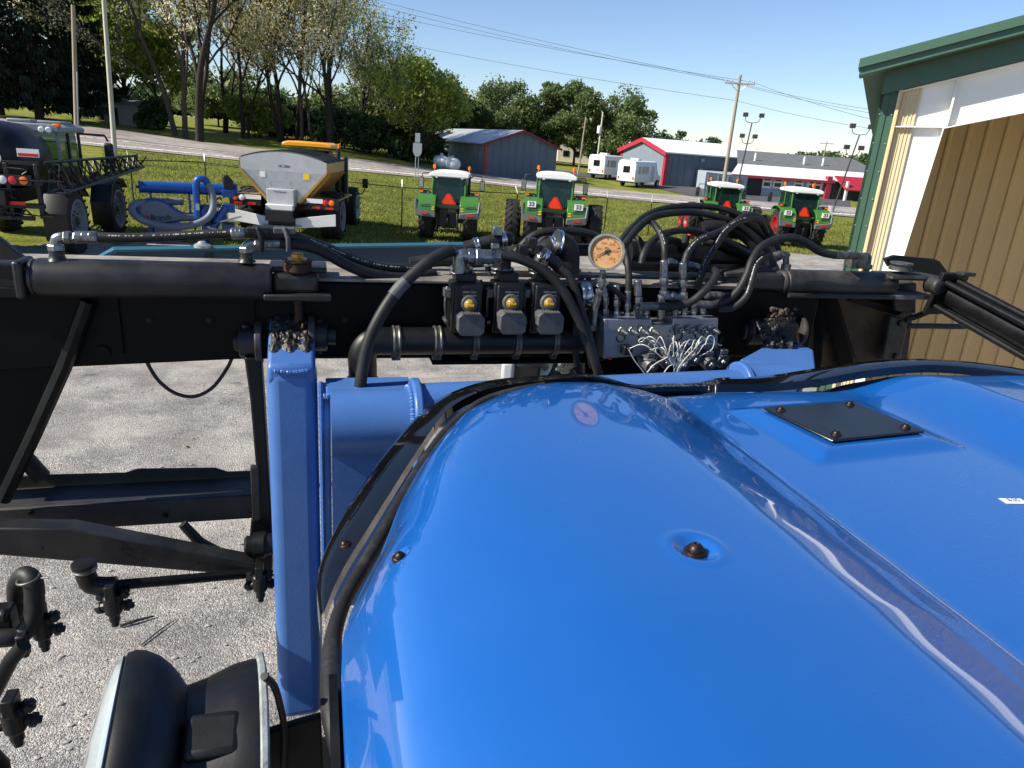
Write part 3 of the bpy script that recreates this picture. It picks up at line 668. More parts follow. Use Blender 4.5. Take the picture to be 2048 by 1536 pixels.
b_.prism([e1*(g1*.52)-en*.012, e1*g1-en*.012, e1*g1-en*.012+UP*(zt+.05), e1*(g1*.52)-en*.012+UP*(zt+.02)], back*.05)
b_.build('corner_trim', M['green_steel'], r)
for i in range(18):
    for xx in (g1*.16, g1*.86):
        b_ = MB(); b_.ball(e1*xx+en*.004+UP*(.15+i*.31), .009, 6); b_.build('screw', M['galv'], r)
b_ = MB(); b_.prism([e1*g1+en*.02, e1*(g1+.035)+en*.02, e1*(g1+.035)+en*.02+UP*(zt+.06), e1*g1+en*.02+UP*(zt+.05)], back*.1); b_.build('jamb_trim', M['cream_trim'], r)
b_ = MB(); x0, x1 = g1+.035, j1     # ribbed tan strip
prof = []; nr = 5
for i in range(nr):
    s0 = x0+(x1-x0)*i/nr; wv = (x1-x0)/nr
    prof += [(s0, 0), (s0+wv*.45, 0), (s0+wv*.58, .010), (s0+wv*.86, .010)]
prof.append((x1, 0))
vs = [e1*x+en*(y-.05)+UP*z for z in (0, zt+.1) for x, y in prof]; n_ = len(prof)
b_.add(vs, [(i, i+1, n_+i+1, n_+i) for i in range(n_-1)]); b_.prism([e1*x0-en*.08, e1*x1-en*.08, e1*x1-en*.08+UP*(zt+.1), e1*x0-en*.08+UP*(zt+.1)], back*.02)
b_.build('wall_panel', M['tan_light'], r, smooth=20)
# far wall, sides and roof so that the inside is dark
W, Dp = 14.0, 16.0
def box3(x0, x1, y0, y1, z0, z1): 
    q = lambda x, y: e1*x+back*y
    return [q(x0, y0)+UP*z0, q(x1, y0)+UP*z0, q(x1, y1)+UP*z0, q(x0, y1)+UP*z0], [q(x0, y0)+UP*z1, q(x1, y0)+UP*z1, q(x1, y1)+UP*z1, q(x0, y1)+UP*z1]
b_ = MB(); b_.hexa(*box3(0.01, .08, .06, Dp, 0, zt-.05)); b_.hexa(*box3(W-.08, W, .06, Dp, 0, zt+W*pit-.3)); b_.hexa(*box3(.0, W, Dp, Dp+.1, 0, zt+2)); b_.build('wall', M['green_steel'], r)
b_ = MB()                             # interior partition in tan ribbed sheet
Y_i = 2.7; ribs = []; x = .1
while x < W-.2: ribs += [(x, 0), (x+.150, 0), (x+.170, .022), (x+.200, .022)]; x += .222
vs = [e1*xx+back*(Y_i-yy)+UP*z for k_ in (0, 1) for xx, yy in ribs for z in ((0,) if k_ == 0 else (zt+pit*xx-.05,))]; n_ = len(ribs)
b_.add(vs, [(i, i+1, n_+i+1, n_+i) for i in range(n_-1)]); b_.build('inner_wall', M['inner_tan'], r, smooth=15)
ez = float(at_wall(1722, 152)[2])-.05
def rake(z_off, hgt, o0, o1, x0=-.28):   # a band that follows the roof slope
    q = [e1*x0+UP*(ez+pit*x0+z_off), e1*W+UP*(ez+pit*W+z_off), e1*W+UP*(ez+pit*W+z_off+hgt), e1*x0+UP*(ez+pit*x0+z_off+hgt)]
    return [p+en*o1 for p in q], en*(o0-o1)
b_ = MB(); zb = float(at_wall(1722, 118, .35)[2]); z3 = float(at_wall(1722, 152, .35)[2]); hh = (zb-z3)
ez = z3+.28*pit
b_.prism(*rake(hh*.45, hh*.55, .0, .38)); b_.prism(*rake(0, hh*.44, .0, .34, -.26)); b_.build('rake_trim', M['green_trim'], r)
b_ = MB(); b_.prism(*rake(-.24, .22, -.03, .06, .0)); b_.build('header_trim', M['green_trim'], r)
b_ = MB(); b_.prism([e1*-.25+UP*(ez-.25*pit+hh*.4), e1*W+UP*(ez+W*pit+hh*.4), e1*W+UP*(ez+W*pit+hh*.5), e1*-.25+UP*(ez-.25*pit+hh*.5)], back*(Dp+.5)); b_.build('roof', M['green_steel'], r)
# the tapered white frame, its web in the plane just behind the wall
fo = -.07
def fr(px, py): return at_wall(px, py, fo)
xi0 = float(fr(1812, 330)@e1); 
Lb, Lt = fr(1712, 620), fr(1824, 152)
hb = fr(1885, 256); hb2 = fr(2048, 224); ib = fr(1722, 620)
xl = float(Lt@e1)-.06
inner_b = float(fr(1795, 520)@e1); inner_t = float(hb@e1); zi_t = float(hb[2]); zi_b = float(fr(1795, 520)[2])
sl_i = (inner_t-inner_b)/(zi_t-zi_b); inner_0 = inner_b-sl_i*zi_b
pr_s = (float(hb2[2])-zi_t)/(float(hb2@e1)-inner_t)
top = lambda x: ez+pit*x-.26
colp = [e1*xl, e1*max(inner_0, xl+.2), e1*inner_t+UP*zi_t, e1*(inner_t+9)+UP*(zi_t+pr_s*9), e1*(inner_t+9)+UP*top(inner_t+9), e1*xl+UP*top(xl)]
b_ = MB(); b_.prism([p+en*fo for p in colp], back*.012); b_.build('frame_web', M['white_steel'], r)
b_ = MB(); fl = .09
P_ = [e1*max(inner_0, xl+.2), e1*inner_t+UP*zi_t, e1*(inner_t+9)+UP*(zi_t+pr_s*9)]
b_.prism([P_[0]+en*(fo+fl), P_[1]+en*(fo+fl), P_[1]+en*(fo-fl), P_[0]+en*(fo-fl)], e1*.012)
b_.prism([P_[1]+en*(fo+fl), P_[2]+en*(fo+fl), P_[2]+en*(fo-fl), P_[1]+en*(fo-fl)], -UP*.012)
b_.prism([e1*xl+en*(fo+fl), e1*xl+UP*top(xl)+en*(fo+fl), e1*xl+UP*top(xl)+en*(fo-fl), e1*xl+en*(fo-fl)], -e1*.012)
b_.prism([e1*xl+UP*top(xl)+en*(fo+fl), e1*(inner_t+9)+UP*top(inner_t+9)+en*(fo+fl), e1*(inner_t+9)+UP*top(inner_t+9)+en*(fo-fl), e1*xl+UP*top(xl)+en*(fo-fl)], UP*.012)
b_.build('frame_flange', M['white_steel'], r)
b_ = MB(); b_.prism([e1*(xl+.01)+UP*(zi_t-.02)+en*(fo+.004), e1*(inner_t-.01)+UP*(zi_t+.0)+en*(fo+.004), e1*(inner_t-.01)+UP*zi_t+en*(fo+.085), e1*(xl+.01)+UP*(zi_t-.02)+en*(fo+.085)], UP*.012)
xs_ = inner_t+.02; b_.prism([e1*xs_+UP*(zi_t+.02)+en*(fo+.004), e1*xs_+UP*(top(xs_)-.02)+en*(fo+.004), e1*xs_+UP*(top(xs_)-.02)+en*(fo+.085), e1*xs_+UP*(zi_t+.02)+en*(fo+.085)], e1*.02)
b_.build('stiffener', M['white_steel'], r)

# ------------------------------------------------------------------ poles, lamps, signs
def pole_between(name, base, px_t, py_t, r0, r1, m, label, cat, group=None):
    """a pole standing at base whose top shows at a photo pixel, leaning as it shows"""
    d = hypot(base[0], base[1]); T = AD(px_t, py_t, d)
    e = empty(name, base, label=label, cat=cat, group=group)
    b_ = MB(); b_.tube([V(0, 0, -1), T-base], [r0, r1], 10); b_.build('pole_shaft', m, e)
    return e, T-base
b0 = G_(228, 311, 6); b0 = gd(228, 58)
pole_between('utility_pole', b0, 203, -60, .17, .12, M['pole_grey'], 'tall bare grey utility pole, nearer of two by the spruces', 'pole')
b1 = gd(155, 69)
e, T = pole_between('utility_pole', b1, 146, 10, .19, .14, M['pole_wood'], 'wooden utility pole behind the dark cab, in front of spruces', 'pole')
c = MB(); c.tube([T*.08+V(.2, -.1, 0), T*.5+V(.2, -.1, 0)], .06, 8); c.build('conduit', M['galv'], e)
# main pole with crossarm
b2 = gd(1458, 74); e, T = pole_between('utility_pole', b2, 1481, 150, .2, .13, M['pole_wood'], 'wooden utility pole with crossarm and insulators behind the tractors', 'pole')
MAIN = b2+T
arm = daz(118)
c = MB(); c.box(T-UP*.75-V(0, .14, 0), (2.7, .1, .13), rz=-radians(28)); c.build('crossarm', M['pole_wood'], e)
for s in (-1.2, -.75, .75, 1.2):
    c = MB(); c.lathe(T-UP*.68-V(0, .14, 0)+arm*s, UP, [(0, .03), (.1, .03), (.12, .07), (.2, .07), (.26, .03)], 8); c.build('insulator', M['galv'], e)
for s in (-.8, .8):
    c = MB(); c.cyl(T-UP*.75-V(0, .14, 0)+arm*s, T-UP*1.5, .03, n=6); c.build('arm_brace', M['galv'], e)
b3 = gd(1196, 112); e, T = pole_between('utility_pole', b3, 1206, 224, .16, .11, M['pole_grey'], 'pale utility pole with round transformer left of the hall', 'pole')
c = MB(); c.lathe(T-UP*3.0+V(-.35, -.1, 0), UP, [(0, .25), (.05, .3), (1.0, .3), (1.1, .15)], 12); c.build('transformer', M['white_steel'], e)
b4 = gd(1160, 100); pole_between('utility_pole', b4, 1172, 234, .13, .09, M['pole_wood'], 'thin dark pole in front of the dark trees', 'pole')
b5 = gd(1648, 170); e, T = pole_between('utility_pole', b5, 1654, 283, .18, .12, M['pole_wood'], 'distant utility pole with plain crossarm above the office roof', 'pole')
c = MB(); c.box(T-UP*.4, (2.8, .12, .16), rz=-radians(30)); c.build('crossarm', M['pole_wood'], e)
b6 = gd(1386, 98); b6 = gd(1152, 84)
def lamp_pole(px, d, tx, ty, label, mid=True):
    b_ = gd(px, d); e, T = pole_between('lamp_pole', b_, tx, ty, .09, .06, M['dark_metal'], label, 'lamp post', 'floodlight poles by the road')
    c = MB(); c.cyl((0, 0, -.3), (0, 0, .7), .3, n=14); c.build('footing', M['concrete'], e)
    def pair(z, sc, sgns=(-1, 1)):
        t = z/T[2]; base = T*t; c = MB()
        for s in sgns: c.tube(spline([base, base+arm*.55*s*sc+UP*.12, base+arm*.75*s*sc+UP*.55], 4), .035, 6)
        c.build('bracket', M['dark_metal'], e)
        for s in sgns:
            c = MB(); c.box(base+arm*.78*s*sc+UP*.75+V(0, -.08, 0), (.5, .32, .4), rz=-radians(28)); c.build('floodlight', M['dark_metal'], e, bevel=.03)
    pair(T[2], 1)
    if mid: pair(T[2]*.74, .8)
lamp_pole(1483, 80, 1504, 246, 'dark floodlight pole with four lamps right of the utility pole')
lamp_pole(1687, 76, 1719, 270, 'dark floodlight pole at the edge of the green building')
# highway sign
b7 = gd(833, 60); b7 = G_(833, 362); e = empty('road_sign', b7, label='white backed road sign on twin posts before the trees', cat='sign')
d = hypot(b7[0], b7[1]); top_ = AD(834, 266, d)-b7; hgt = top_[2]
for s in (-.12, .12):
    c = MB(); c.cyl((s, 0, -.4), (s, 0, hgt-.3), .035, n=6); c.build('post', M['galv'], e)
wpl = .36
c = MB(); c.prism([V(-wpl*.55, -.05, hgt-.72), V(wpl*.55, -.05, hgt-.72), V(wpl*.55, -.05, hgt), V(-wpl*.55, -.05, hgt)], V(0, -.02, 0)); c.build('sign_panel', M['sign_back'], e)
c = MB(); c.prism([V(-wpl, -.05, hgt-1.5), V(-wpl*.6, -.05, hgt-1.75), V(0, -.05, hgt-1.85), V(wpl*.6, -.05, hgt-1.75), V(wpl, -.05, hgt-1.5), V(wpl, -.05, hgt-.78), V(-wpl, -.05, hgt-.78)], V(0, -.02, 0)); c.build('sign_panel', M['sign_back'], e)
# wires
def wire(p0, p1, sag, label, r_=.012, n=24):
    P0, P1 = np.array(p0), np.array(p1); pts = [P0+(P1-P0)*t/n-UP*sag*4*(t/n)*(1-t/n) for t in range(n+1)]
    loc = (P0+P1)/2; b_ = MB(); b_.tube([p-loc for p in pts], r_, 5, caps=False); o = b_.build('power_line', M['wire']); o.location = Vector(loc)
    tag(o, label, 'wire', 'overhead power lines')
for i, (sx, lx, ly, rx, ry) in enumerate(((-1.2, 700, -2, 1790, 234), (-.75, 640, -30, 1790, 226), (1.2, 690, 12, 1790, 250))):
    P0 = MAIN-UP*.55+arm*sx
    wire(P0, AD(lx, ly, 88), .35, ('upper of the long power lines left of the crossarm pole', 'highest long power line crossing to the locust trees', 'lower of the paired power lines left of the crossarm pole')[i], .016)
    wire(P0, AD(rx, ry, 62), .2, ('middle power line from the crossarm pole to the green building', 'top power line from the crossarm pole to the green building', 'third power line from the crossarm pole to the green building')[i], .014)
P0 = MAIN-UP*2.2; wire(P0, AD(640, 52, 90), .4, 'lowest long power line crossing the sky above the dark trees', .016); wire(P0, AD(1790, 264, 62), .2, 'lowest power line from the crossarm pole to the green building', .014)
# propane tanks
for i, (px, py, lab) in enumerate(((884, 336, 'white propane tank, rear of the pair against the slate shed'), (905, 341, 'white propane tank, nearer of the pair by the slate shed'))):
    q = gd(px, 79-i*1.5); e = empty('propane_tank', q, rz=radians(10), label=lab, cat='tank', group='propane tanks')
    c = MB(); c.lathe((0, -1.4, .85), (0, 1, 0), [(0, .02), (.05, .3), (.2, .52), (.4, .6), (2.4, .6), (2.6, .52), (2.75, .3), (2.8, .02)], 18); c.build('vessel', M['poly_white'], e)
    c = MB(); c.lathe((0, 0, 1.42), (0, 0, 1), [(0, .2), (.22, .2), (.28, .1)], 12); c.build('valve_cap', M['galv'], e)
    for y in (-.8, .8):
        c = MB(); c.box((0, y, .15), (.8, .18, .5)); c.build('leg', M['concrete'], e)
# ------------------------------------------------------------------ chain-link fence
def fence(pts, label, h=1.85):
    W_ = [G_(*p) if len(p) == 2 else np.array(p) for p in pts]
    e = empty('chain_link_fence', W_[0], label=label, cat='fence'); o0 = W_[0]
    path = []
    posts = MB()
    pi_ = []
    for k in range(len(W_)-1):
        L_ = np.linalg.norm(W_[k+1][:2]-W_[k][:2]); n_ = max(1, round(L_/3.1))
        for i in range(n_): pi_.append(W_[k]+(W_[k+1]-W_[k])*i/n_)
    pi_.append(W_[-1])
    for p in pi_: p[2] = h1(p[0], p[1])
    P_ = [p-o0 for p in pi_]
    for i, p in enumerate(P_):
        q = P_[min(i+1, len(P_)-1)]-P_[max(i-1, 0)]; q = q/np.linalg.norm(q); nrm = np.array([-q[1], q[0], 0])
        b_ = MB(); b_.cyl(p-UP*.3, p+UP*h, .03, n=8); po = b_.build('post', M['fence_black'], e)
        b_ = MB(); b_.tube([p+UP*h, p+UP*(h+.06), p+nrm*.22+UP*(h+.36)], [.035, .04, .025], 6); b_.build('barb_arm', M['fence_tip'], po)
    b_ = MB(); b_.tube([p+UP*h for p in P_], .024, 6); b_.build('rail', M['fence_black'], e)
    b_ = MB(); b_.tube([p+UP*.06 for p in P_], .008, 4)
    for k in (1, 2, 3):
        pp = []
        for i, p in enumerate(P_):
            q = P_[min(i+1, len(P_)-1)]-P_[max(i-1, 0)]; q = q/np.linalg.norm(q); pp.append(p+np.array([-q[1], q[0], 0])*.22*k/3+UP*(h+.06+.1*k))
        b_.tube(pp, .003, 3)
    b_.build('tension_wire', M['fence_black'], e)
    Vq = []                                       # the diamond mesh, strand by strand
    for a, b2_ in zip(P_[:-1], P_[1:]):
        L_ = np.linalg.norm(b2_-a); d = (b2_-a)/L_; nrm = np.array([-d[1], d[0], 0]); st = .11; wv = .0016
        for sgn in (1, -1):
            for u in np.arange(-h, L_, st):
                u0, u1 = (u, u+h); z0, z1 = .05, h
                if u0 < 0: z0 = .05-u0*(h-.05)/h; u0 = 0
                if u1 > L_: z1 = h-(u1-L_)*(h-.05)/h; u1 = L_
                if sgn < 0: z0, z1 = h+.05-z0, h+.05-z1
                p0 = a+d*u0+UP*z0; p1 = a+d*u1+UP*z1; t_ = (p1-p0); t_ = t_/max(np.linalg.norm(t_), 1e-6); s_ = np.cross(t_, nrm)*wv
                Vq += [p0-s_, p1-s_, p1+s_, p0+s_]
    quads('mesh', np.array(Vq), M['fence_black'], e)
fence([(-120, 420), (268, 407), (415, 405), (803, 456), (1030, 462), (1208, 461), (1295, 472), (1480, 480), (1700, 505)], 'black chain link fence with white barbed wire arms behind the machines')
# ------------------------------------------------------------------ minibuses
def minibus(P, rz, label):
    e = empty('minibus', P, rz, label, 'bus', 'white minibuses by the driveway')
    w_, l_, z0, z1 = 2.35, 5.4, .55, 2.95
    sec = [(-w_/2, z0), (w_/2, z0), (w_/2, z1-.45), (w_/2-.12, z1-.1), (w_/2-.35, z1), (-w_/2+.35, z1), (-w_/2+.12, z1-.1), (-w_/2, z1-.45)]
    c = MB(); c.prism([V(x, -l_/2, z) for x, z in sec], V(0, l_, 0)); c.build('body', M['poly_white'], e, bevel=.05)
    nose = [(l_/2, z0), (l_/2+1.7, z0), (l_/2+1.7, 1.25), (l_/2+.9, 1.5), (l_/2+.35, 2.5), (l_/2, 2.7)]
    c = MB(); c.prism([V(-.95, y, z) for y, z in nose], V(1.9, 0, 0)); c.build('cab', M['poly_white'], e, bevel=.06)
    c = MB(); c.prism([V(-.97, y, z) for y, z in ((l_/2+.1, 1.5), (l_/2+.75, 1.5), (l_/2+.3, 2.35), (l_/2+.1, 2.4))], V(1.94, 0, 0)); c.build('window', M['dark_glass'], e)
    for s in (-1, 1):
        x = s*(w_/2+.005)
        for y0, y1, a, b_ in ((-2.0, -1.4, 1.5, 2.35), (-1.15, -.3, 1.5, 2.35), (-.22, .6, 1.5, 2.35), (1.3, 1.62, .75, 2.4), (1.72, 2.05, .75, 2.4)):
            c = MB(); c.prism([V(x, y0, a), V(x, y1, a), V(x, y1, b_), V(x, y0, b_)], V(-s*.03, 0, 0)); c.build('window', M['dark_glass'], e)
    c = MB(); c.prism([V(-.45, -l_/2-.006, 1.55), V(.45, -l_/2-.006, 1.55), V(.45, -l_/2-.006, 2.3), V(-.45, -l_/2-.006, 2.3)], V(0, .03, 0)); c.build('window', M['dark_glass'], e)
    c = MB(); c.box((0, -.6, z1+.12), (1.0, 1.0, .25)); c.box((.1, -1.6, z1+.07), (.5, .5, .14)); c.build('roof_vent', M['roof_white'], e, bevel=.04)
    c = MB(); c.box((0, -l_/2-.1, .55), (2.2, .2, .16)); c.build('bumper', M['cab_black'], e)
    for s in (-1, 1):
        c = MB(); c.box((s*.95, -l_/2-.01, 1.0), (.16, .05, .3)); c.build('tail_light', M['lens_red'], e)
        for y in (-l_/2+1.25, l_/2+.75):
            c = MB(); c.cyl((s*1.0-.13, y, .42), (s*1.0+.13, y, .42), .42, n=20); wh = c.build('wheel', M['tyre'], e, bevel=.03)
            c = MB(); c.cyl((s*1.1-.04, y, .42), (s*1.1+.04, y, .42), .22, n=14); c.build('rim', M['rim_white'], wh)
    return e
minibus(gd(1215, 98), radians(-48), 'white minibus parked behind the other, rear window facing us')
minibus(gd(1280, 89), radians(-52), 'white minibus parked in front of the red trimmed hall')
# ------------------------------------------------------------------ trees
def rv(n=None): 
    v = rng.normal(size=(3,) if n is None else (n, 3)); return v/np.linalg.norm(v, axis=-1, keepdims=True)
def leaf_quads(C, size, asp=.55, droop=0.0, jit=.35):
    """diamond leaves of random attitude round centres C"""
    n = len(C); a = rv(n); a[:, 2] -= droop; a /= np.linalg.norm(a, axis=1, keepdims=True)
    b = np.cross(a, rv(n)); b /= np.linalg.norm(b, axis=1, keepdims=True)
    s = size*(1+jit*rng.normal(size=(n, 1))).clip(.4, 2); a = a*s; b = b*s*asp
    return np.stack([C-a, C-b*1.0+a*.1, C+a, C+b+a*.1], 1).reshape(-1, 3)
class Skel:
    def __init__(s): s.mb = MB(); s.tips = []
    def branch(s, p, d, L, r, lev, maxlev, up=.25, wander=.22, spread=.8, kids_=(3, 5), first=.35, taper=.55):
        n = max(3, int(L/.9)+2) if lev < 2 else 4
        pts = [p]; q = p.copy(); dd = d.copy()
        for i in range(n):
            dd = dd+rv()*wander*(.5 if lev == 0 else 1)+UP*up/n*(1 if lev else .5); dd /= np.linalg.norm(dd); q = q+dd*L/n; pts.append(q.copy())
        rr = [r*(1-(1-taper)*i/n) for i in range(n+1)]
        if lev == maxlev: rr[-1] = r*.25
        s.mb.tube(pts, rr, 7 if lev == 0 else (5 if lev == 1 else 3), caps=False)
        if lev >= maxlev-1:
            for i in range(1, n+1): s.tips.append(pts[i])
        if lev < maxlev:
            k = int(rng.integers(kids_[0], kids_[1]+1))
            for j in range(k):
                t = first+(1-first)*(j+rng.random()*.8)/k; t = min(t, .999); i = int(t*n); f_ = t*n-i
                b = pts[i]*(1-f_)+pts[min(i+1, n)]*f_
                sd_ = np.cross(dd, rv()); sd_ /= np.linalg.norm(sd_)
                nd = dd*(1-spread*.5)+sd_*spread+UP*.15; nd /= np.linalg.norm(nd)
                s.branch(b, nd, L*(.62+.2*rng.random())*(1.15-.45*t if lev == 0 else 1), rr[i]*.6, lev+1, maxlev, up, wander*1.15, spread, kids_, .3, taper)
            # leader goes on
            s.branch(pts[-1], dd, L*.62, rr[-1], lev+1, maxlev, up, wander, spread, kids_, .3, taper)
def put_crown(e, s, per, sig, size, m, name='crown', cut=None, asp=.55, droop=0.0, zmin=None):
    T = np.array(s.tips)
    if zmin is not None: T = T[T[:, 2] > zmin]
    if cut is not None: T = T[rng.random(len(T)) < cut]
    C = np.repeat(T, per, 0)+rng.normal(size=(len(T)*per, 3))*sig
    return quads(name, leaf_quads(C, size, asp, droop), m, e)
GA = 'trees along the road'
def locust(P, hgt, label, stems=((0, 0, 1),), blossom=.5, leaf=1.0, seed=0, first=.42, rad=.34, leafm='leaf_locust', bark='bark', maxlev=3, spread=.58):
    global rng
    rng = np.random.default_rng(seed)
    e = empty('locust_tree', P, label=label, cat='tree', group=GA); s = Skel()
    for dx, dy, k in stems:
        d0 = np.array([dx*.25, dy*.25, 1.0]); d0 /= np.linalg.norm(d0)
        b = np.array([dx*.5, dy*.5, -.4]); 
        s.branch(b, d0, hgt*.55*k, rad*k*.85, 0, maxlev, .42, .14, spread, (3, 4), first)
    s.mb.build('trunk', M[bark], e, smooth=80)
    if leaf: put_crown(e, s, 16, .42, .125, M[leafm], cut=leaf*.62, droop=.2)
    if blossom: put_crown(e, s, 22, .36, .105, M['leaf_blossom'], 'blossom', cut=blossom*.9, droop=.5, zmin=hgt*.25)
    return e
def broadleaf(P, hgt, wid, label, m='leaf_dark', seed=0, n=16000, low=.12, size=.26, clumps=46, group=GA, name='broadleaf_tree', holes=.0, lean=0.0):
    """trunk, limbs and a crown made of many ragged clumps of leaves"""
    global rng
    rng = np.random.default_rng(seed)
    e = empty(name, P, label=label, cat='tree', group=group); s = MB()
    zc = hgt*(1+low)/2; hz_ = hgt*(1-low)/2
    CC = []
    for k in range(clumps):
        v = rv()*rng.random()**.4; z = v[2]; taper = 1-.38*max(z, 0)**1.5-.15*max(-z, 0)
        CC.append([v[0]*wid*.5*taper*(1+.18*rng.normal())+lean*(z+1), v[1]*wid*.5*taper, zc+z*hz_*.9])
    CC = np.array(CC)
    s.tube(spline([V(0, 0, -.5), V(.1*rng.normal(), .1*rng.normal(), hgt*.25), V(.2*rng.normal(), .2, hgt*.5), V(.2*rng.normal(), 0, hgt*.85)], 4), np.linspace(.032*hgt*.55, .03, 13), 8)
    for c in CC[::2]:
        z0 = max(hgt*.12, c[2]-hypot(c[0], c[1])*.9-1); a = V(0, 0, z0); mdl = (a+c)/2+rv()*.3; s.tube([a, mdl, c], [.05+.006*hgt*.5, .05, .02], 4, caps=False)
    s.build('trunk', M['bark'], e, smooth=80)
    wgt = rng.random(clumps)+.4; wgt /= wgt.sum(); L_ = []
    for c, q in zip(CC, wgt):
        k = int(n*q); R = wid*(.085+.085*rng.random()); v = rv(k)*(rng.random((k, 1))**.45)*R*np.array([1.15, 1.15, .8]); 
        v += rng.normal(size=(k, 3))*R*.12
        L_.append(c+v)
    quads('crown', leaf_quads(np.concatenate(L_), size, .6), M[m], e)
    return e
def spruce(P, hgt, wid, label, seed=0, n=120):
    global rng
    rng = np.random.default_rng(seed)
    e = empty('spruce_tree', P, label=label, cat='tree', group='dark spruces on the left'); s = MB()
    s.tube([V(0, 0, -.5), V(0, 0, hgt)], [.42, .05], 8)
    Q = []; 
    for k in range(n):
        t = (k+.5*rng.random())/n; z = hgt*(.10+.9*t); L_ = wid*.5*(1-t)**.75*(.72+.5*rng.random()); an = k*2.399+rng.normal()*.3
        d = V(cos(an), sin(an), 0); pts = []
        for u in np.linspace(0, 1, 7): pts.append(V(0, 0, z)+d*L_*u+UP*(-.32*L_*sin(u*2.2)+.22*L_*max(0, u-.55)))
        s.tube(pts, np.linspace(.06, .012, 7), 3, caps=False)
        P_ = np.array(pts); m_ = int(40+L_*55); tt = rng.random(m_)**.7*6; i = tt.astype(int).clip(0, 5); f_ = (tt-i)[:, None]
        b = P_[i]*(1-f_)+P_[i+1]*f_+rng.normal(size=(m_, 3))*np.array([.16, .16, .05])
        Ln = (.28+.5*rng.random((m_, 1)))*(1.0 if L_ > 1 else .6)
        a = np.stack([rng.normal(size=m_)*.28, rng.normal(size=m_)*.28, -np.ones(m_)], 1)+d*.35; a /= np.linalg.norm(a, axis=1, keepdims=True)
        sd_ = np.cross(a, rv(m_)); sd_ /= np.linalg.norm(sd_, axis=1, keepdims=True); sd_ *= .055+.05*rng.random((m_, 1))
        Q.append(np.stack([b-sd_, b+a*Ln*.9-sd_*.8, b+a*Ln, b+sd_], 1).reshape(-1, 3))
    s.build('trunk', M['bark'], e, smooth=80); quads('crown', np.concatenate(Q), M['leaf_spruce'], e)
    return e
def bush(P, w_, h_, label, m='leaf_dark', seed=0, n=7000, size=.2, group='thicket under the trees'):
    global rng
    rng = np.random.default_rng(seed)
    e = empty('bush', P, label=label, cat='bush', group=group); s = MB(); L_ = []
    for k in range(max(8, int(w_*2.2))):
        an = rng.random()*2*pi; rr = rng.random()**.6*w_*.42; c = V(cos(an)*rr, sin(an)*rr*.6, h_*(.25+.5*rng.random()*(1-(rr/w_)**2)))
        s.tube([V(c[0]*.4, c[1]*.4, -.3), c], [.05, .015], 4, caps=False)
        kk = n//max(8, int(w_*2.2)); R = h_*.26*(.7+.6*rng.random()); L_.append(c+rv(kk)*(rng.random((kk, 1))**.5)*R*np.array([1.3, 1.3, 1]))
    Lq = np.concatenate(L_); Lq[:, 2] = np.abs(Lq[:, 2])
    s.build('stem', M['bark'], e, smooth=80); quads('foliage', leaf_quads(Lq, size, .6), M[m], e)
    return e
# spruces
for i, (px, d, h_, w_, lab) in enumerate(((-70, 84, 24, 9, 'dark spruce at the left picture edge behind the sprayer cab'), (12, 90, 26, 10, 'second dark spruce from left, drooping branches'), (88, 86, 25, 9.5, 'tall dark spruce left of the wooden pole'),
                                         (160, 92, 22, 8.5, 'dark spruce just behind the wooden pole'), (210, 100, 17, 7, 'shorter dark spruce behind the tall grey pole'))):
    spruce(gd(px, d), h_, w_, lab, 11+i)
# mixed greens behind the poles
broadleaf(gd(262, 100), 19, 12, 'mid green leafy tree between spruces and locusts', 'leaf_bright', 21, 13000, .2, .24, 50)
broadleaf(gd(318, 92), 12, 9, 'low bright green tree beside the triple locust trunks', 'leaf_bright', 22, 7000, .3, .2, 30)
broadleaf(gd(440, 120), 8, 13, 'dark green tree in the shade behind the first locusts', 'leaf_mid', 23, 9000, .1, .28, 40)
broadleaf(gd(545, 130), 6.5, 14, 'green tree line piece behind the locust gap', 'leaf_far', 24, 8000, .05, .3, 40)
# locusts: (px, d, height, stems, blossom, leaf)
locust(gd(362, 82), 19, 'leaning locust with pale trunk, left of the triple group', ((-.6, 0, 1),), .55, .55, 31, bark='bark_pale')
locust(gd(377, 80), 20, 'locust with pale bark at the middle of the triple group', ((-.35, .3, 1),), .4, .5, 32, bark='bark_pale')
locust(gd(398, 77), 22, 'big dark trunked locust with forked limbs near the road', ((.12, 0, 1.05), (.3, .3, .8)), .45, .65, 33, rad=.42)
locust(gd(452, 95), 19, 'slim locust behind, left of two by the lawn', ((0, 0, 1), (.4, 0, .7)), .35, .35, 34, rad=.26)
locust(gd(487, 88), 19, 'dark locust with low spreading fork on the lawn', ((.1, 0, 1), (.8, .1, .7)), .35, .4, 35, rad=.3)
locust(gd(566, 86), 21, 'tall locust with dense dark trunk left in the grove', ((0, 0, 1), (-.5, .2, .85)), .4, .35, 36)
locust(gd(592, 88), 21, 'straight locust second from left in the grove', ((.1, 0, 1),), .4, .4, 37, rad=.26)
locust(gd(607, 84), 20, 'locust with pale leaning trunk in the middle of the grove', ((-.3, 0, 1),), .45, .4, 38, bark='bark_pale', rad=.26)
locust(gd(630, 85), 19, 'thin pale locust curving left in the grove', ((-.45, .1, .95),), .4, .4, 39, bark='bark_pale', rad=.22)
locust(gd(658, 83), 19, 'thick trunked locust with blossoming crown at the right of the grove', ((.25, 0, 1.05), (-.05, .3, .8)), .8, .7, 40, rad=.42)
locust(gd(725, 92), 14, 'smaller blossoming locust right of the grove', ((.1, 0, 1),), .4, .9, 41, leafm='leaf_bright')
locust(gd(777, 92), 13, 'thin leafy locust left of the sign', ((0, 0, 1), (.3, 0, .8)), .2, 1, 42, leafm='leaf_bright', rad=.2)
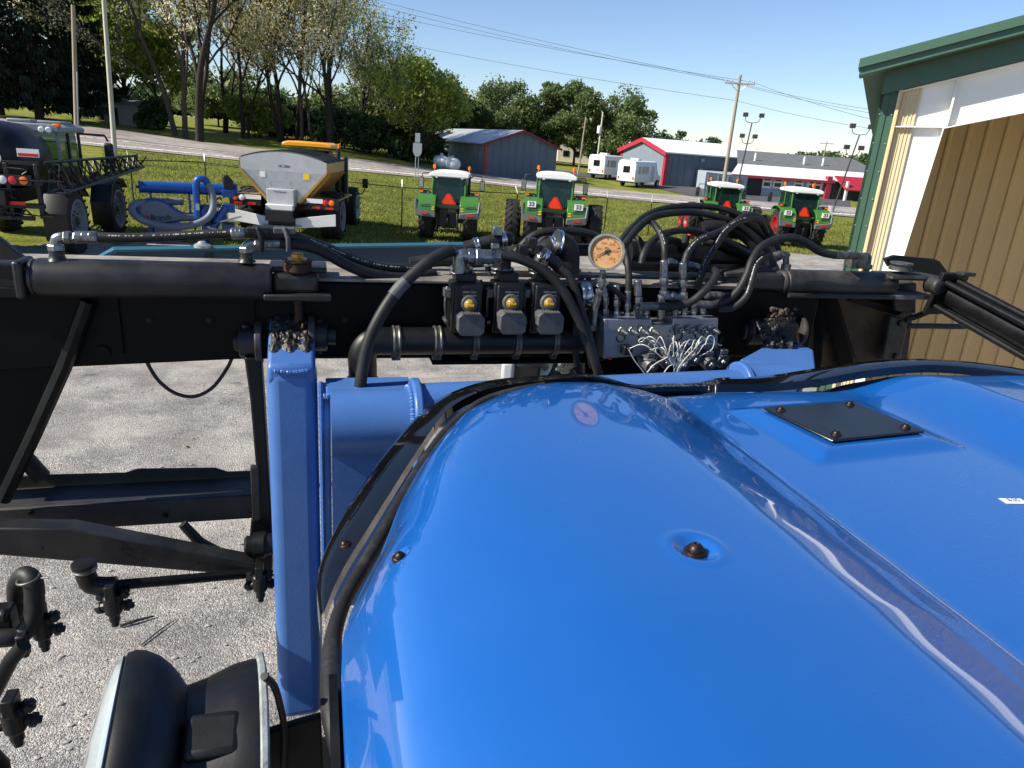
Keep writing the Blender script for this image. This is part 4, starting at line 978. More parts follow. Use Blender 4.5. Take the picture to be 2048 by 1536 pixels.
broadleaf(gd(838, 80), 10.8, 9.5, 'yellow green tree directly behind the road sign', 'leaf_bright', 43, 10000, .28, .17, 46)
broadleaf(gd(690, 108), 7.5, 12, 'shaded green tree filling behind the grove', 'leaf_mid', 44, 9000, .05, .26, 40)
broadleaf(gd(770, 106), 9.5, 10, 'tall green tree behind the smaller locusts', 'leaf_mid', 45, 9000, .1, .25, 40)
# thickets
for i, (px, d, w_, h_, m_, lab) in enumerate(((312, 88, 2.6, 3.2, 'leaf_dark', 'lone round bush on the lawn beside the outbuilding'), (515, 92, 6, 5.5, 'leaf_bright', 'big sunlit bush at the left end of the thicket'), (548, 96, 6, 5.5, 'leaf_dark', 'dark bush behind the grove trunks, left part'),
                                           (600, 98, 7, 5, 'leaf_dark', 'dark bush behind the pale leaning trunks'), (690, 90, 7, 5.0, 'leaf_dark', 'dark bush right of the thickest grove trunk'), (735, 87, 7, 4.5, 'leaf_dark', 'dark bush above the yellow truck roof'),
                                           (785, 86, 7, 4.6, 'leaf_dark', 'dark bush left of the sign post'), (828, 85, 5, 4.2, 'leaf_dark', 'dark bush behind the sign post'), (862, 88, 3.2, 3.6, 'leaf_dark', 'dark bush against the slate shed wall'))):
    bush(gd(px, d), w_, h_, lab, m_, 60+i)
# round dark trees behind the sheds
RD = 'round trees behind the sheds'
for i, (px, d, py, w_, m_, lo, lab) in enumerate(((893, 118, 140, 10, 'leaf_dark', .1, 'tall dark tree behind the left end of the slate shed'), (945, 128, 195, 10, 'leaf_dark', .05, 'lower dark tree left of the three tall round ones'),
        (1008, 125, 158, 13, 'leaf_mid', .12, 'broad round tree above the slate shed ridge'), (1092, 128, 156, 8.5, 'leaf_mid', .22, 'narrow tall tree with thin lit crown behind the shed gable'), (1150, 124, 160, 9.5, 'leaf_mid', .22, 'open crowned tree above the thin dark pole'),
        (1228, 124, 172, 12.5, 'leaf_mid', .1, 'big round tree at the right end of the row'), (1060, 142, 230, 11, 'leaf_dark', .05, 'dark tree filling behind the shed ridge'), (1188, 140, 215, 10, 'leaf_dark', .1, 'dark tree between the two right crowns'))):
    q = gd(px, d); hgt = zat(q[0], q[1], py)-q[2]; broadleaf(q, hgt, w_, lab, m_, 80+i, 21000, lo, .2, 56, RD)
FR = 'distant trees on the horizon'
for i, (px, d, py, w_, lab) in enumerate(((1318, 190, 266, 12, 'distant tree behind the hall roof, left one'), (1350, 200, 260, 14, 'distant tree behind the hall roof ridge'), (1395, 200, 272, 14, 'distant tree behind the hall roof, right one'), (1420, 210, 280, 10, 'small distant tree at the hall roof end'),
        (1612, 210, 302, 12, 'distant tree left of the far crossarm pole'), (1690, 200, 304, 16, 'distant tree at the edge of the green building'), (1655, 230, 312, 14, 'distant low tree behind the far crossarm pole'), (1740, 190, 300, 14, 'distant tree hidden mostly by the green wall'),
        (1500, 330, 312, 26, 'faraway tree line piece behind the main pole'), (1560, 340, 316, 26, 'faraway tree line piece left of the shingled roof'))):
    q = gd(px, d); hgt = zat(q[0], q[1], py)-q[2]; broadleaf(q, max(hgt, 3), w_, lab, 'leaf_far', 100+i, 4500, .03, .42, 26, FR, 'distant_tree')
# wooded skyline to the left of the sheds
w_ = []; rng = np.random.default_rng(5); e = empty('far_wood', gd(500, 230)); tag(e, 'far off wood closing the view between the tree trunks', 'wood', kind='stuff')
for px in range(-200, 900, 14):
    q = gd(px, 215+20*rng.random())-np.array(e.location); hh_ = 4.5+3.5*rng.random(); k = 420
    w_.append(q+np.array([0, 0, hh_*.5])+rv(k)*rng.random((k, 1))**.4*np.array([4.5, 4.5, hh_*.5]))
o = quads('foliage', leaf_quads(np.concatenate(w_), .6, .7), M['leaf_far'], e); o['kind'] = 'stuff'
# ------------------------------------------------------------------ parked machines (local axes: +Y ahead, +X right)
def wheel(e, c, R, w_, rim, name='wheel', lugs=22, rimr=.6, side=0, lug_h=.05):
    c = np.array(c, float); b_ = MB(); h_ = w_/2
    b_.lathe(c-V(h_, 0, 0), (1, 0, 0), [(.06, R*rimr*.96), (0, R*rimr), (.01, R*.8), (w_*.08, R*.92), (w_*.2, R*.965), (w_*.8, R*.965), (w_*.92, R*.92), (w_-.01, R*.8), (w_, R*rimr), (w_-.06, R*rimr*.96)], 36, caps=False)
    for k in range(lugs):
        for s in (-1, 1):
            a0 = 2*pi*(k+(.5 if s > 0 else 0))/lugs; q = []
            for (xx, da) in ((s*.02, 0), (s*h_*1.0, .30*.95)):
                for d_ in (-.055, .055):
                    for rr in (R*.95 if xx == s*.02 else R*.90, R+(.0 if xx == s*.02 else -.03)):
                        an = a0+da+d_*.9/R*.8; q.append(c+V(xx, -sin(an)*rr, cos(an)*rr))
            b_.hexa([q[0], q[4], q[6], q[2]], [q[1], q[5], q[7], q[3]])
    wh = b_.build(name, M['tyre'], e, smooth=35)
    b_ = MB()
    for s in ((-1, 1) if side == 0 else (side,)):
        b_.lathe(c+V(s*(h_-.02), 0, 0), (s, 0, 0), [(-.05, R*rimr*1.0), (.02, R*rimr*1.03), (.03, R*rimr*1.0), (.015, R*rimr*.92), (-.12, R*rimr*.80), (-.14, R*.22), (-.06, R*.2), (-.05, .02)], 28, caps=False)
    b_.build('rim', rim, wh)
    for s in ((-1, 1) if side == 0 else (side,)):
        b_ = MB(); b_.lathe(c+V(s*(h_-.10), 0, 0), (s, 0, 0), [(0, R*.19), (.04, R*.17), (.05, R*.10), (.09, R*.09), (.10, .01)], 18)
        for k in range(8): an = 2*pi*k/8; b_.cyl(c+V(s*(h_-.12), R*.30*cos(an), R*.30*sin(an)), c+V(s*(h_-.07), R*.30*cos(an), R*.30*sin(an)), R*.025, n=6)
        b_.build('wheel_hub', M['rim_dark'], wh)
    return wh
TG = 'tractors parked in a row along the fence'
def tractor(P, rz, label, duals=None, rim='tractor_grey', plate=False, grey_fender=True):
    e = empty('tractor', P, rz, label, 'tractor', TG)
    R = .98
    xw = .96
    for s in (-1, 1):
        wheel(e, (s*xw, 0, R), R, .6, M[rim], side=s)
        if duals and (duals == 2 or s < 0 or True): wheel(e, (s*(xw+.82), 0, R), R, .58, M[rim], side=0)
        wheel(e, (s*.92, 2.75, .72), .72, .48, M[rim], 'front_wheel', 18, side=s)
        if duals: wheel(e, (s*(.92+.72), 2.75, .72), .72, .46, M[rim], 'front_wheel', 18)
        # fender: a quarter shell over the tyre with a wide flat tail
        x0, x1 = s*.52, s*1.30
        prof = [(-1.12, 1.22), (-1.16, 1.55), (-1.02, 1.86), (-.70, 2.06), (-.2, 2.16), (.4, 2.14), (.85, 1.95)]
        b_ = MB(); b_.prism([V(x0, y, z) for y, z in prof]+[V(x0, y+.07, z-.07) for y, z in prof[::-1]], V(x1-x0, 0, 0)); b_.build('fender', M['tractor_green'], e, bevel=.05, seg=3)
        b_ = MB(); b_.prism([V(s*.50, -1.19, 1.12), V(s*1.34, -1.19, 1.16), V(s*1.40, -1.17, 1.5), V(s*1.40, -1.10, 1.9), V(s*1.31, -1.06, 1.93), V(s*1.28, -1.20, 1.48), V(s*.50, -1.20, 1.36)], V(0, .16, 0)); b_.build('fender_edge', M['tractor_grey'], e, bevel=.04, seg=3)
        b_ = MB(); b_.box((s*.95, -1.225, 1.30), (.3, .03, .07)); b_.build('tail_light', M['lens_red'], e)
        b_ = MB(); b_.box((s*(.62), -1.13, 1.53), (.11, .05, .16)); b_.build('decal', M['yellow_sticker'], e)
        for k in range(5):
            b_ = MB(); b_.box((s*.95-.16+k*.085, -1.165, 1.64+.012*k), (.05, .03, .05)); b_.build('lettering', M['cab_black'], e)
        if plate:
            b_ = MB(); b_.box((s*.98, -1.10, 1.86), (.36, .08, .24)); pl_ = b_.build('number_plate', M['white_sticker'], e)
            text('number', '33', M['cab_black'], pl_, (s*.98, -1.142, 1.86), (1, 0, 0), (0, 0, 1), .24, .002, bold=.03)
        b_ = MB(); b_.tube([V(s*.75, -.2, 2.1), V(s*.9, -.35, 2.22), V(s*1.32, -.4, 2.22)], .03, 6); b_.box((s*1.1, -.42, 2.2), (.3, .06, .12)); b_.build('marker_arm', M['cab_black'], e)
        b_ = MB(); b_.box((s*1.2, -.46, 2.2), (.17, .05, .07)); b_.build('indicator', M['lens_orange'], e)
        # mirror
        b_ = MB(); b_.tube([V(s*.72, 1.1, 2.75), V(s*1.0, 1.2, 2.95), V(s*1.32, 1.2, 2.93), V(s*1.36, 1.2, 2.75)], .025, 6); b_.build('mirror_arm', M['cab_black'], e)
        b_ = MB(); b_.box((s*1.37, 1.18, 2.5), (.22, .1, .50)); mi = b_.build('mirror', M['cab_black'], e, bevel=.03)
        b_ = MB(); b_.box((s*1.37, 1.125, 2.5), (.17, .012, .42)); b_.build('mirror_glass', M['steel'], mi)
        # beacon
        b_ = MB(); b_.cyl((s*.78, .9, 2.95), (s*.78, .9, 3.2), .02, n=6); b_.lathe((s*.78, .9, 3.2), UP, [(0, .05), (.03, .07), (.14, .06), (.17, .02)], 10); b_.build('beacon', M['lens_orange'], e)
        # pillars
        b_ = MB(); b_.tube([V(s*.66, -.5, 1.75), V(s*.71, -.55, 2.3), V(s*.68, -.42, 2.88)], .045, 8); b_.build('pillar', M['tractor_green'], e)
        b_ = MB(); b_.tube([V(s*.74, 1.25, 1.35), V(s*.8, 1.3, 2.1), V(s*.74, 1.2, 2.86)], .045, 8); b_.tube([V(s*.78, .4, 1.6), V(s*.8, .4, 2.88)], .035, 8); b_.build('pillar', M['cab_black'] if s > 0 else M['tractor_green'], e)
        b_ = MB(); b_.prism([V(s*.70, -.48, 1.8), V(s*.80, 1.25, 1.4), V(s*.80, 1.25, 2.84), V(s*.69, -.44, 2.84)], V(-s*.015, 0, 0)); b_.build('side_window', M['cab_glass'], e)
        b_ = MB(); b_.lathe((s*.55, -.56, 2.9), (0, -1, 0), [(0, .07), (.06, .075), (.09, .05)], 10); b_.build('work_lamp', M['lens_clear'], e)
    # cab body
    b_ = MB(); b_.prism([V(-.64, -.55, 1.78), V(.64, -.55, 1.78), V(.68, -.46, 2.86), V(-.68, -.46, 2.86)], V(0, .015, 0)); b_.build('rear_window', M['cab_glass'], e)
    b_ = MB(); b_.prism([V(-.74, 1.3, 1.4), V(.74, 1.3, 1.4), V(.72, 1.2, 2.86), V(-.72, 1.2, 2.86)], V(0, .015, 0)); b_.build('windscreen', M['cab_glass'], e)
    b_ = MB(); b_.hexa([V(-.72, -.5, 1.05), V(.72, -.5, 1.05), V(.8, 1.3, 1.05), V(-.8, 1.3, 1.05)], [V(-.66, -.56, 1.72), V(.66, -.56, 1.72), V(.78, 1.3, 1.35), V(-.78, 1.3, 1.35)]); b_.build('cab_floor', M['cab_black'], e, bevel=.03)
    b_ = MB(); b_.prism([V(-.66, -.58, 1.70), V(.66, -.58, 1.70), V(.58, -.58, 1.60), V(.4, -.58, 1.52), V(-.4, -.58, 1.52), V(-.58, -.58, 1.60)], V(0, .1, 0)); b_.build('window_sill', M['tractor_green'], e)
    for pts in ([V(-.66, -.575, 2.82), V(.66, -.575, 2.82), V(.66, -.575, 2.90), V(-.66, -.575, 2.90)],):
        b_ = MB(); b_.prism(pts, V(0, .12, 0)); b_.build('roof_header', M['cab_black'], e)
    b_ = MB(); sec = [(-.78, 2.88), (-.86, 2.94), (-.84, 3.04), (-.62, 3.12), (-.3, 3.15), (.3, 3.15), (.62, 3.12), (.84, 3.04), (.86, 2.94), (.78, 2.88)]
    b_.prism([V(x, -.66, z) for x, z in sec], V(0, 2.1, 0)); b_.build('roof', M['roof_white'], e, bevel=.06, seg=3)
    b_ = MB(); b_.box((0, .35, 1.75), (.5, .5, .12)); b_.box((0, .12, 2.1), (.48, .12, .7)); b_.build('seat', M['cab_black'], e, bevel=.05)
    b_ = MB(); b_.box((-.05, 1.05, 1.75), (.5, .3, .6)); b_.tube([V(.2*cos(a), .8-.1*sin(a), 2.0+.16*sin(a)) for a in np.linspace(0, 2*pi, 15)], .015, 5); b_.build('dashboard', M['cab_black'], e)
    # bonnet and frame
    b_ = MB(); b_.prism([V(-.42, 1.35, z) for z in (1.0,)]+[V(.42, 1.35, 1.0), V(.44, 1.35, 1.75), V(.3, 1.35, 1.92), V(-.3, 1.35, 1.92), V(-.44, 1.35, 1.75)], V(0, 2.2, -.12)); b_.build('bonnet', M['tractor_green'], e, bevel=.06)
    b_ = MB(); b_.box((0, 1.4, .85), (.55, 3.6, .5)); b_.box((0, 0, .98), (1.4, .3, .3)); b_.box((0, 2.75, .72), (1.5, .22, .22)); b_.build('chassis', M['veh_black'], e, bevel=.03)
    # hitch: lift arms, links, couplers
    b_ = MB(); b_.box((0, -.45, 1.1), (.75, .5, .85))
    for s in (-1, 1):
        b_.tube([V(s*.4, -.4, .7), V(s*.46, -1.25, .62)], .06, 6); b_.tube([V(s*.36, -.5, 1.45), V(s*.42, -.95, 1.3), V(s*.44, -1.05, .66)], .045, 6); b_.box((s*.3, -.72, 1.35), (.16, .1, .14))
    b_.tube([V(0, -.6, 1.3), V(.02, -1.0, 1.05), V(0, -.95, .7)], .05, 6); b_.box((0, -.9, .55), (.24, .4, .14))
    b_.build('hitch', M['veh_black'], e, bevel=.015)
    for k in range(6):
        b_ = MB(); b_.cyl((-.28+k*.11, -.72, 1.42), (-.28+k*.11, -.84, 1.40), .028, n=8); b_.build('coupler', M['zinc_dull'], e)
    b_ = MB(); b_.prism([V(-.25, -.66, 1.72), V(.25, -.66, 1.72), V(.06, -.66, 2.14), V(-.06, -.66, 2.14)], V(0, .02, 0)); sm = b_.build('warning_triangle', M['smv'], e)
    b_ = MB(); b_.prism([V(-.29, -.655, 1.70), V(.29, -.655, 1.70), V(.33, -.655, 1.74), V(.08, -.655, 2.18), V(-.08, -.655, 2.18), V(-.33, -.655, 1.74)], V(0, .02, 0)); b_.build('triangle_border', M['lens_red'], sm)
    b_ = MB(); b_.cyl((.78, 1.45, 1.4), (.78, 1.45, 3.0), .06, n=10); b_.build('exhaust', M['cab_black'], e)
    return e
def heading(az): return -radians(az)
t1 = gd(903, 31.5); 
t1_ = tractor(t1, heading(14), 'green tractor with dark tyres right of the spreader truck', rim='tractor_grey'); t1_.scale = (.98, .95, .92)
t2 = gd(1118, 31.5); tractor(t2, heading(16), 'green tractor with dual red wheels behind the black valves', 1, 'rim_red', True)
t3 = gd(1466, 44); tractor(t3, heading(17), 'green tractor with red dual wheels partly hidden by the arched hoses', 1, 'rim_red', True)
t4 = gd(1624, 42.5); tractor(t4, heading(17), 'green tractor with red wheels beside the green building', None, 'rim_red', True)

# ---------------- spreader truck
P = gd(566, 29.0)+daz(12)*2.2; e = empty('spreader_truck', P, heading(12), 'spreader truck with stainless hopper, grey tarp and yellow cab roof', 'truck')
zT = 3.28; hw = 1.62; Lh = 3.6; y0 = -2.2
zb = 2.62; zn = 1.72; nw = .62
arc = [(hw*x_, zT-.30*x_*x_) for x_ in np.linspace(1, -1, 13)]
b_ = MB(); b_.prism([V(x, y0, z) for x, z in [(-hw, zb), (-nw, zn-.25), (nw, zn-.25), (hw, zb)]+arc[:]], V(0, .05, 0)); b_.build('end_panel', M['spreader_grey'], e)
b_ = MB()      # lower tapered sheet set just inside
b_.prism([V(x, y0-.012, z) for x, z in [(-hw+.03, zb-.02), (-nw, zn-.22), (nw, zn-.22), (hw-.03, zb-.02)]], V(0, .01, 0)); b_.build('lower_panel', M['stainless'], e)
for s in (-1, 1):
    b_ = MB(); b_.prism([V(s*hw, y0, zb), V(s*hw, y0, zT-.30), V(s*hw, y0+Lh, zT-.30), V(s*hw, y0+Lh, zb)], V(-s*.04, 0, 0)); b_.build('side_panel', M['tan_yellow'], e)
    b_ = MB(); b_.prism([V(s*hw, y0, zb), V(s*nw, y0, zn-.25), V(s*nw, y0+Lh, zn-.25), V(s*hw, y0+Lh, zb)], V(-s*.04, 0, -.03))
    for k in range(7): yy = y0+.25+k*.52; b_.prism([V(s*hw, yy, zb), V(s*nw, yy, zn-.25), V(s*(nw+.12), yy, zn-.3), V(s*(hw+.04), yy, zb-.1)], V(0, .05, 0))
    b_.build('hopper_side', M['tan_yellow'], e)
    b_ = MB(); b_.prism([V(s*hw, y0-.03, zb-.02), V(s*(hw-.02), y0-.03, zb+.06), V(s*(nw-.05), y0-.03, zn-.16), V(s*nw, y0-.03, zn-.26)], V(0, -.04, 0)); b_.build('edge_strip', M['tan_yellow'], e)
b_ = MB(); n_ = 13; b_.grid(lambda i, j: (arc[i][0]*1.01, y0+.02+Lh*j/6, arc[i][1]+.02+(.02 if j % 2 else 0)), n_, 7); o = b_.build('tarp', M['tarp'], e); o.modifiers.new('solid', 'SOLIDIFY').thickness = .03
for k in range(6):
    b_ = MB(); b_.tube([V(x*1.015, y0+.3+k*.58, z+.045) for x, z in arc], .025, 5); b_.build('tarp_bow', M['cab_black'], e)
b_ = MB(); b_.box((-.05, y0-.22, 1.66), (1.0, .4, .62)); b_.build('gate_box', M['spreader_grey'], e, bevel=.02)
b_ = MB(); b_.tube([V(-.45, y0-.1, 2.0), V(-.45, y0-.2, 2.25), V(.28, y0-.2, 2.25), V(.28, y0-.1, 2.0)], .02, 6); b_.build('handle', M['galv'], e)
b_ = MB(); b_.box((-.05, y0-.5, 1.28), (1.0, .3, .30)); b_.build('spinner_guard', M['poly_white'], e, bevel=.02)
for k in range(3): 
    b_ = MB(); b_.box((-.37+k*.33, y0-.66, 1.13), (.24, .03, .12)); b_.build('reflector', M['lens_red'], e)
text('lettering', 'ML 2000', M['cab_black'], e, (.02, y0-.004, zb+.16), (1, 0, 0), (0, 0, 1), .12)
text('lettering', 'NutriSpread', M['cab_black'], e, (-.05, y0-.425, 1.88), (1, 0, 0), (0, 0, 1), .09)
b_ = MB(); b_.box((.84, y0-.02, 2.45), (.22, .03, .2)); b_.build('warning_sticker', M['yellow_sticker'], e)
b_ = MB(); b_.box((-.78, y0-.02, 2.45), (.2, .03, .2)); b_.build('sticker', M['white_sticker'], e)
for s in (-1, 1):
    b_ = MB(); b_.prism([V(s*1.98, y0-.4, 1.18), V(s*1.98, y0-.4, .74), V(s*.5, y0-.5, .58), V(s*.5, y0-.5, .95)], V(0, .05, 0)); b_.build('splash_guard', M['poly_white'], e, bevel=.01)
    b_ = MB(); b_.box((s*1.45, y0-.05, 1.50), (1.15, .08, .42)); lp = b_.build('light_panel', M['cab_black'], e)
    b_ = MB(); b_.box((s*1.15, y0-.1, 1.6), (.6, .03, .16)); b_.build('panel_strip', M['white_sticker'], lp)
    for x, mt in ((1.78, 'lens_orange'), (1.55, 'lens_clear' if s < 0 else 'lens_red')):
        b_ = MB(); b_.lathe((s*x, y0-.09, 1.56), (0, -1, 0), [(0, .11), (.04, .11), (.06, .06)], 14); b_.build('tail_light', M[mt], e)
    b_ = MB(); b_.box((s*1.7, y0-.1, 1.36), (.3, .03, .08)); b_.box((s*1.2, y0-.1, 1.36), (.3, .03, .08)); b_.build('reflector', M['lens_red'], e)
    b_ = MB(); b_.prism([V(s*.95, y0+.1, 1.66), V(s*1.95, y0+.1, 1.60), V(s*1.95, y0+3.5, 1.60), V(s*.95, y0+3.5, 1.66)], V(0, 0, .05)); b_.build('deck', M['tan_yellow'], e)
    wheel(e, (s*1.55, y0+1.3, .95),   .95, .8, M['rim_grey'], lugs=20, side=s)
    wheel(e, (s*1.45, y0+6.0, .9), .9, .7, M['rim_white'], 'front_wheel', 20, side=s)
    b_ = MB(); b_.tube([V(s*1.2, y0+5.8, 1.5), V(s*2.0, y0+5.9, 1.5), V(s*2.15, y0+5.9, 1.75)], .03, 6); b_.build('mirror_arm', M['cab_black'], e)
    b_ = MB(); b_.box((s*2.15, y0+5.9, 1.98), (.26, .12, .42)); b_.build('mirror', M['cab_black'], e, bevel=.05)
b_ = MB(); b_.box((0, y0+2.2, 1.05), (1.0, 6.2, .4)); b_.box((0, y0+1.3, .95), (2.6, .3, .3)); b_.box((0, y0-.2, .72), (1.4, .5, .3)); b_.build('chassis', M['veh_black'], e)
b_ = MB(); b_.lathe((-.35, y0-.4, .66), UP, [(0, .4), (.03, .42), (.05, .1)], 18); b_.lathe((.35, y0-.4, .66), UP, [(0, .4), (.03, .42), (.05, .1)], 18); b_.build('spinner_disc', M['stainless'], e)
b_ = MB(); b_.hexa([V(-.95, y0+4.0, 1.3), V(.95, y0+4.0, 1.3), V(.9, y0+5.8, 1.3), V(-.9, y0+5.8, 1.3)], [V(-.9, y0+4.0, 3.3), V(.9, y0+4.0, 3.3), V(.8, y0+5.4, 3.3), V(-.8, y0+5.4, 3.3)]); b_.build('cab', M['cab_black'], e, bevel=.06)
b_ = MB(); b_.prism([V(-.75, y0+3.985, 2.3), V(.75, y0+3.985, 2.3), V(.75, y0+3.985, 3.2), V(-.75, y0+3.985, 3.2)], V(0, -.02, 0)); b_.build('rear_window', M['dark_glass'], e)
b_ = MB(); b_.prism([V(x, y0+3.9, z) for x, z in [(-1.05, 3.42), (1.05, 3.42), (1.05, 3.56), (.8, 3.64), (-.8, 3.64), (-1.05, 3.56)]], V(0, 1.7, 0)); b_.build('roof', M['veh_yellow'], e, bevel=.05)
b_ = MB(); b_.cyl((1.35, y0+3.75, 1.4), (1.35, y0+3.75, 3.45), .09, n=12); b_.lathe((1.35, y0+3.75, 1.7), UP, [(0, .1), (.05, .17), (.9, .17), (.95, .1)], 14); b_.build('exhaust', M['cab_black'], e)
b_ = MB(); b_.box((1.62, y0+3.85, 2.2), (.2, .3, 1.9)); b_.build('air_intake', M['cab_black'], e, bevel=.05)
b_ = MB(); b_.lathe((1.33, y0+4.0, 3.48), UP, [(0, .06), (.15, .06), (.18, .02)], 10); b_.build('beacon', M['lens_orange'], e)
b_ = MB(); b_.box((0, y0+6.1, 1.5), (1.5, 1.6, .9)); b_.build('bonnet', M['veh_yellow'], e, bevel=.08)

# ---------------- black sprayer with folded boom
P0 = G_(140, 512); AZS = 3
ax_, ay_ = daz(AZS+90), daz(AZS)
P = P0-ax_*1.7+ay_*0.2
P[2] = 0.02
e = empty('parked_sprayer', P, heading(AZS), 'black self propelled sprayer with folded boom and grey cab roof', 'sprayer')
for s in (-1, 1):
    for y, nm in ((0.2, 'wheel'), (4.2, 'front_wheel')):
        wheel(e, (s*1.7, y, .98), .98, .5, M['rim_grey'], nm, 24, .66, side=s)
        pr_ = [(y-1.05, .55), (y-1.12, 1.3), (y-.8, 1.85), (y-.2, 2.08), (y+.5, 2.0), (y+.9, 1.7)]
        b_ = MB(); b_.prism([V(s*1.36, a, z) for a, z in pr_]+[V(s*1.36, a+.05, z-.06) for a, z in pr_[::-1]], V(s*.66, 0, 0)); b_.build('fender', M['veh_black'], e, bevel=.03)
        b_ = MB(); b_.box((s*1.25, y, 1.5), (.25, .35, 1.4)); b_.build('leg_strut', M['veh_black'], e, bevel=.04)
b_ = MB(); b_.box((0, 2.2, 1.75), (1.5, 7.5, .4)); b_.build('chassis', M['veh_black'], e, bevel=.03)
b_ = MB(); sec = [(1.15*cos(a)*(abs(cos(a))**-.15 if abs(cos(a)) > .01 else 1), 2.75+.95*sin(a)) for a in np.linspace(0, 2*pi, 28, endpoint=False)]
b_.tube([V(0, y, 2.72) for y in (-.75, -.7, -.5, 0, .6, 1.4, 1.8, 1.95)], [.2, .65, .92, 1.03, 1.05, 1.0, .8, .3], 28); b_.build('tank', M['veh_black'], e, smooth=60)
# cab, set a little back
cab_ = MB; MBs = MB
class MB(MBs):
    def build(s, *a, **q):
        s.v = [(x, y-.9, z-.15) for x, y, z in s.v]; return MBs.build(s, *a, **q)
b_ = MB(); b_.hexa([V(-.9, 3.2, 2.0), V(.9, 3.2, 2.0), V(.85, 5.0, 2.0), V(-.85, 5.0, 2.0)], [V(-.92, 3.15, 2.5), V(.92, 3.15, 2.5), V(.9, 5.2, 2.5), V(-.9, 5.2, 2.5)]); b_.build('cab_body', M['veh_black'], e, bevel=.05)
b_ = MB(); b_.hexa([V(-.85, 3.2, 2.5), V(.85, 3.2, 2.5), V(.85, 5.15, 2.5), V(-.85, 5.15, 2.5)], [V(-.86, 3.3, 3.62), V(.86, 3.3, 3.62), V(.84, 4.9, 3.62), V(-.84, 4.9, 3.62)]); b_.build('cab_window', M['cab_glass'], e)
for s in (-1, 1):
    for y in (3.2, 4.1, 5.1):
        b_ = MB(); b_.tube([V(s*.88, y, 2.45), V(s*.88, y*.97+.12, 3.64)], .05, 6); b_.build('pillar', M['grey_cab'] if y == 3.2 else M['cab_black'], e)
b_ = MB(); b_.prism([V(x, 3.0, z) for x, z in [(-1.02, 3.62), (1.02, 3.62), (1.05, 3.76), (.85, 3.88), (-.85, 3.88), (-1.05, 3.76)]], V(0, 2.3, 0)); b_.build('roof', M['grey_cab'], e, bevel=.05, seg=3)
b_ = MB(); b_.box((-.1, 3.3, 3.93), (.7, .5, .1)); b_.box((.3, 4.4, 3.92), (1.0, 1.0, .08)); b_.build('roof_hatch', M['grey_cab'], e, bevel=.03)
for x in (-.9, -.72, .55, .75):
    b_ = MB(); b_.lathe((x, 3.0, 3.70), (0, -1, 0), [(0, .09), (.05, .1), (.08, .07)], 12); b_.build('work_lamp', M['lens_clear'], e)
b_ = MB(); b_.box((.95, 3.1, 3.84), (.22, .15, .12)); b_.build('beacon', M['lens_orange'], e, bevel=.03)
for s in (-1, 1):
    b_ = MB(); b_.tube([V(s*.95, 5.0, 3.6), V(s*1.7, 5.1, 3.6), V(s*1.8, 5.1, 3.4)], .04, 6); b_.build('mirror_arm', M['cab_black'], e)
    b_ = MB(); b_.box((s*1.8, 5.1, 3.0), (.3, .14, .7)); b_.build('mirror', M['cab_black'], e, bevel=.07, seg=3)
MB = MBs
# boom truss folded back along each flank
for s in (-1, 1):
    bo = MB(); xo = s*1.75; ya, yb = -1.3, 6.2
    za0, zb0, za1, zb1 = 1.95, 2.75, 2.35, 2.75
    xa1 = s*2.15
    for (p, q, r_) in ((V(xo, ya, za0), V(xa1, yb, za1), .05), (V(xo, ya, zb0), V(xa1, yb, zb1), .045), (V(xo+s*.45, ya, za0), V(xa1+s*.2, yb, za1), .05)): bo.tube([p, q], r_, 6)
    n_ = 12
    for k in range(n_):
        a, c_ = k/n_, (k+.5)/n_; f1 = lambda t: V(xo, ya, za0)*(1-t)+V(xa1, yb, za1)*t; f2 = lambda t: V(xo, ya, zb0)*(1-t)+V(xa1, yb, zb1)*t; f3 = lambda t: V(xo+s*.45, ya, za0)*(1-t)+V(xa1+s*.2, yb, za1)*t
        bo.tube([f1(a), f2(c_), f1((k+1)/n_)], .025, 5); bo.tube([f3(a), f2(c_), f3((k+1)/n_)], .025, 5); bo.tube([f1(a), f3(a)], .02, 5)
    bo.build('boom_truss', M['veh_black'], e)
    b_ = MB(); rg = np.random.default_rng(3+int(s))
    for k in range(14):
        t = .55+.45*rg.random(); p = V(xo, ya, za0)*(1-t)+V(xa1, yb, za1)*t; b_.tube(spline([p, p+rg.normal(size=3)*.2+UP*.2, p+V(0, .5, .1)+rg.normal(size=3)*.15], 4), .02, 5)
    b_.build('boom_hose', M['hose'], e)
# rear frame, lights and disc
b_ = MB(); b_.box((0, -1.25, 2.2), (3.3, .2, .16)); b_.box((0, -1.25, 1.55), (3.2, .16, .14)); b_.box((0, -1.25, 1.2), (2.6, .12, .12)); b_.box((0, -1.2, 2.7), (3.2, .12, .12))
for x in (-1.5, -.75, 0, .75, 1.5): b_.box((x, -1.22, 1.95), (.12, .12, 1.5))
b_.build('rear_frame', M['veh_black'], e, bevel=.02)
rg = np.random.default_rng(9); b_ = MB()
for k in range(16):
    p = V(-1.5+2.8*rg.random(), -1.35, 1.4+1.2*rg.random()); b_.tube(spline([p, p+V(.25, -.1, .15)*rg.normal(size=3), p+V(.6*rg.normal(), 0, .2*rg.normal())], 5), .022, 5)
b_.build('rear_hose', M['hose'], e)
b_ = MB(); b_.box((.98, -1.38, 2.25), (.85, .08, .28)); b_.build('light_box', M['cab_black'], e)
for x, mt in ((.7, 'lens_clear'), (.95, 'lens_red'), (1.22, 'lens_orange')):
    b_ = MB(); b_.lathe((x, -1.42, 2.25), (0, -1, 0), [(0, .11), (.04, .11), (.06, .07)], 16); b_.build('tail_light', M[mt], e)
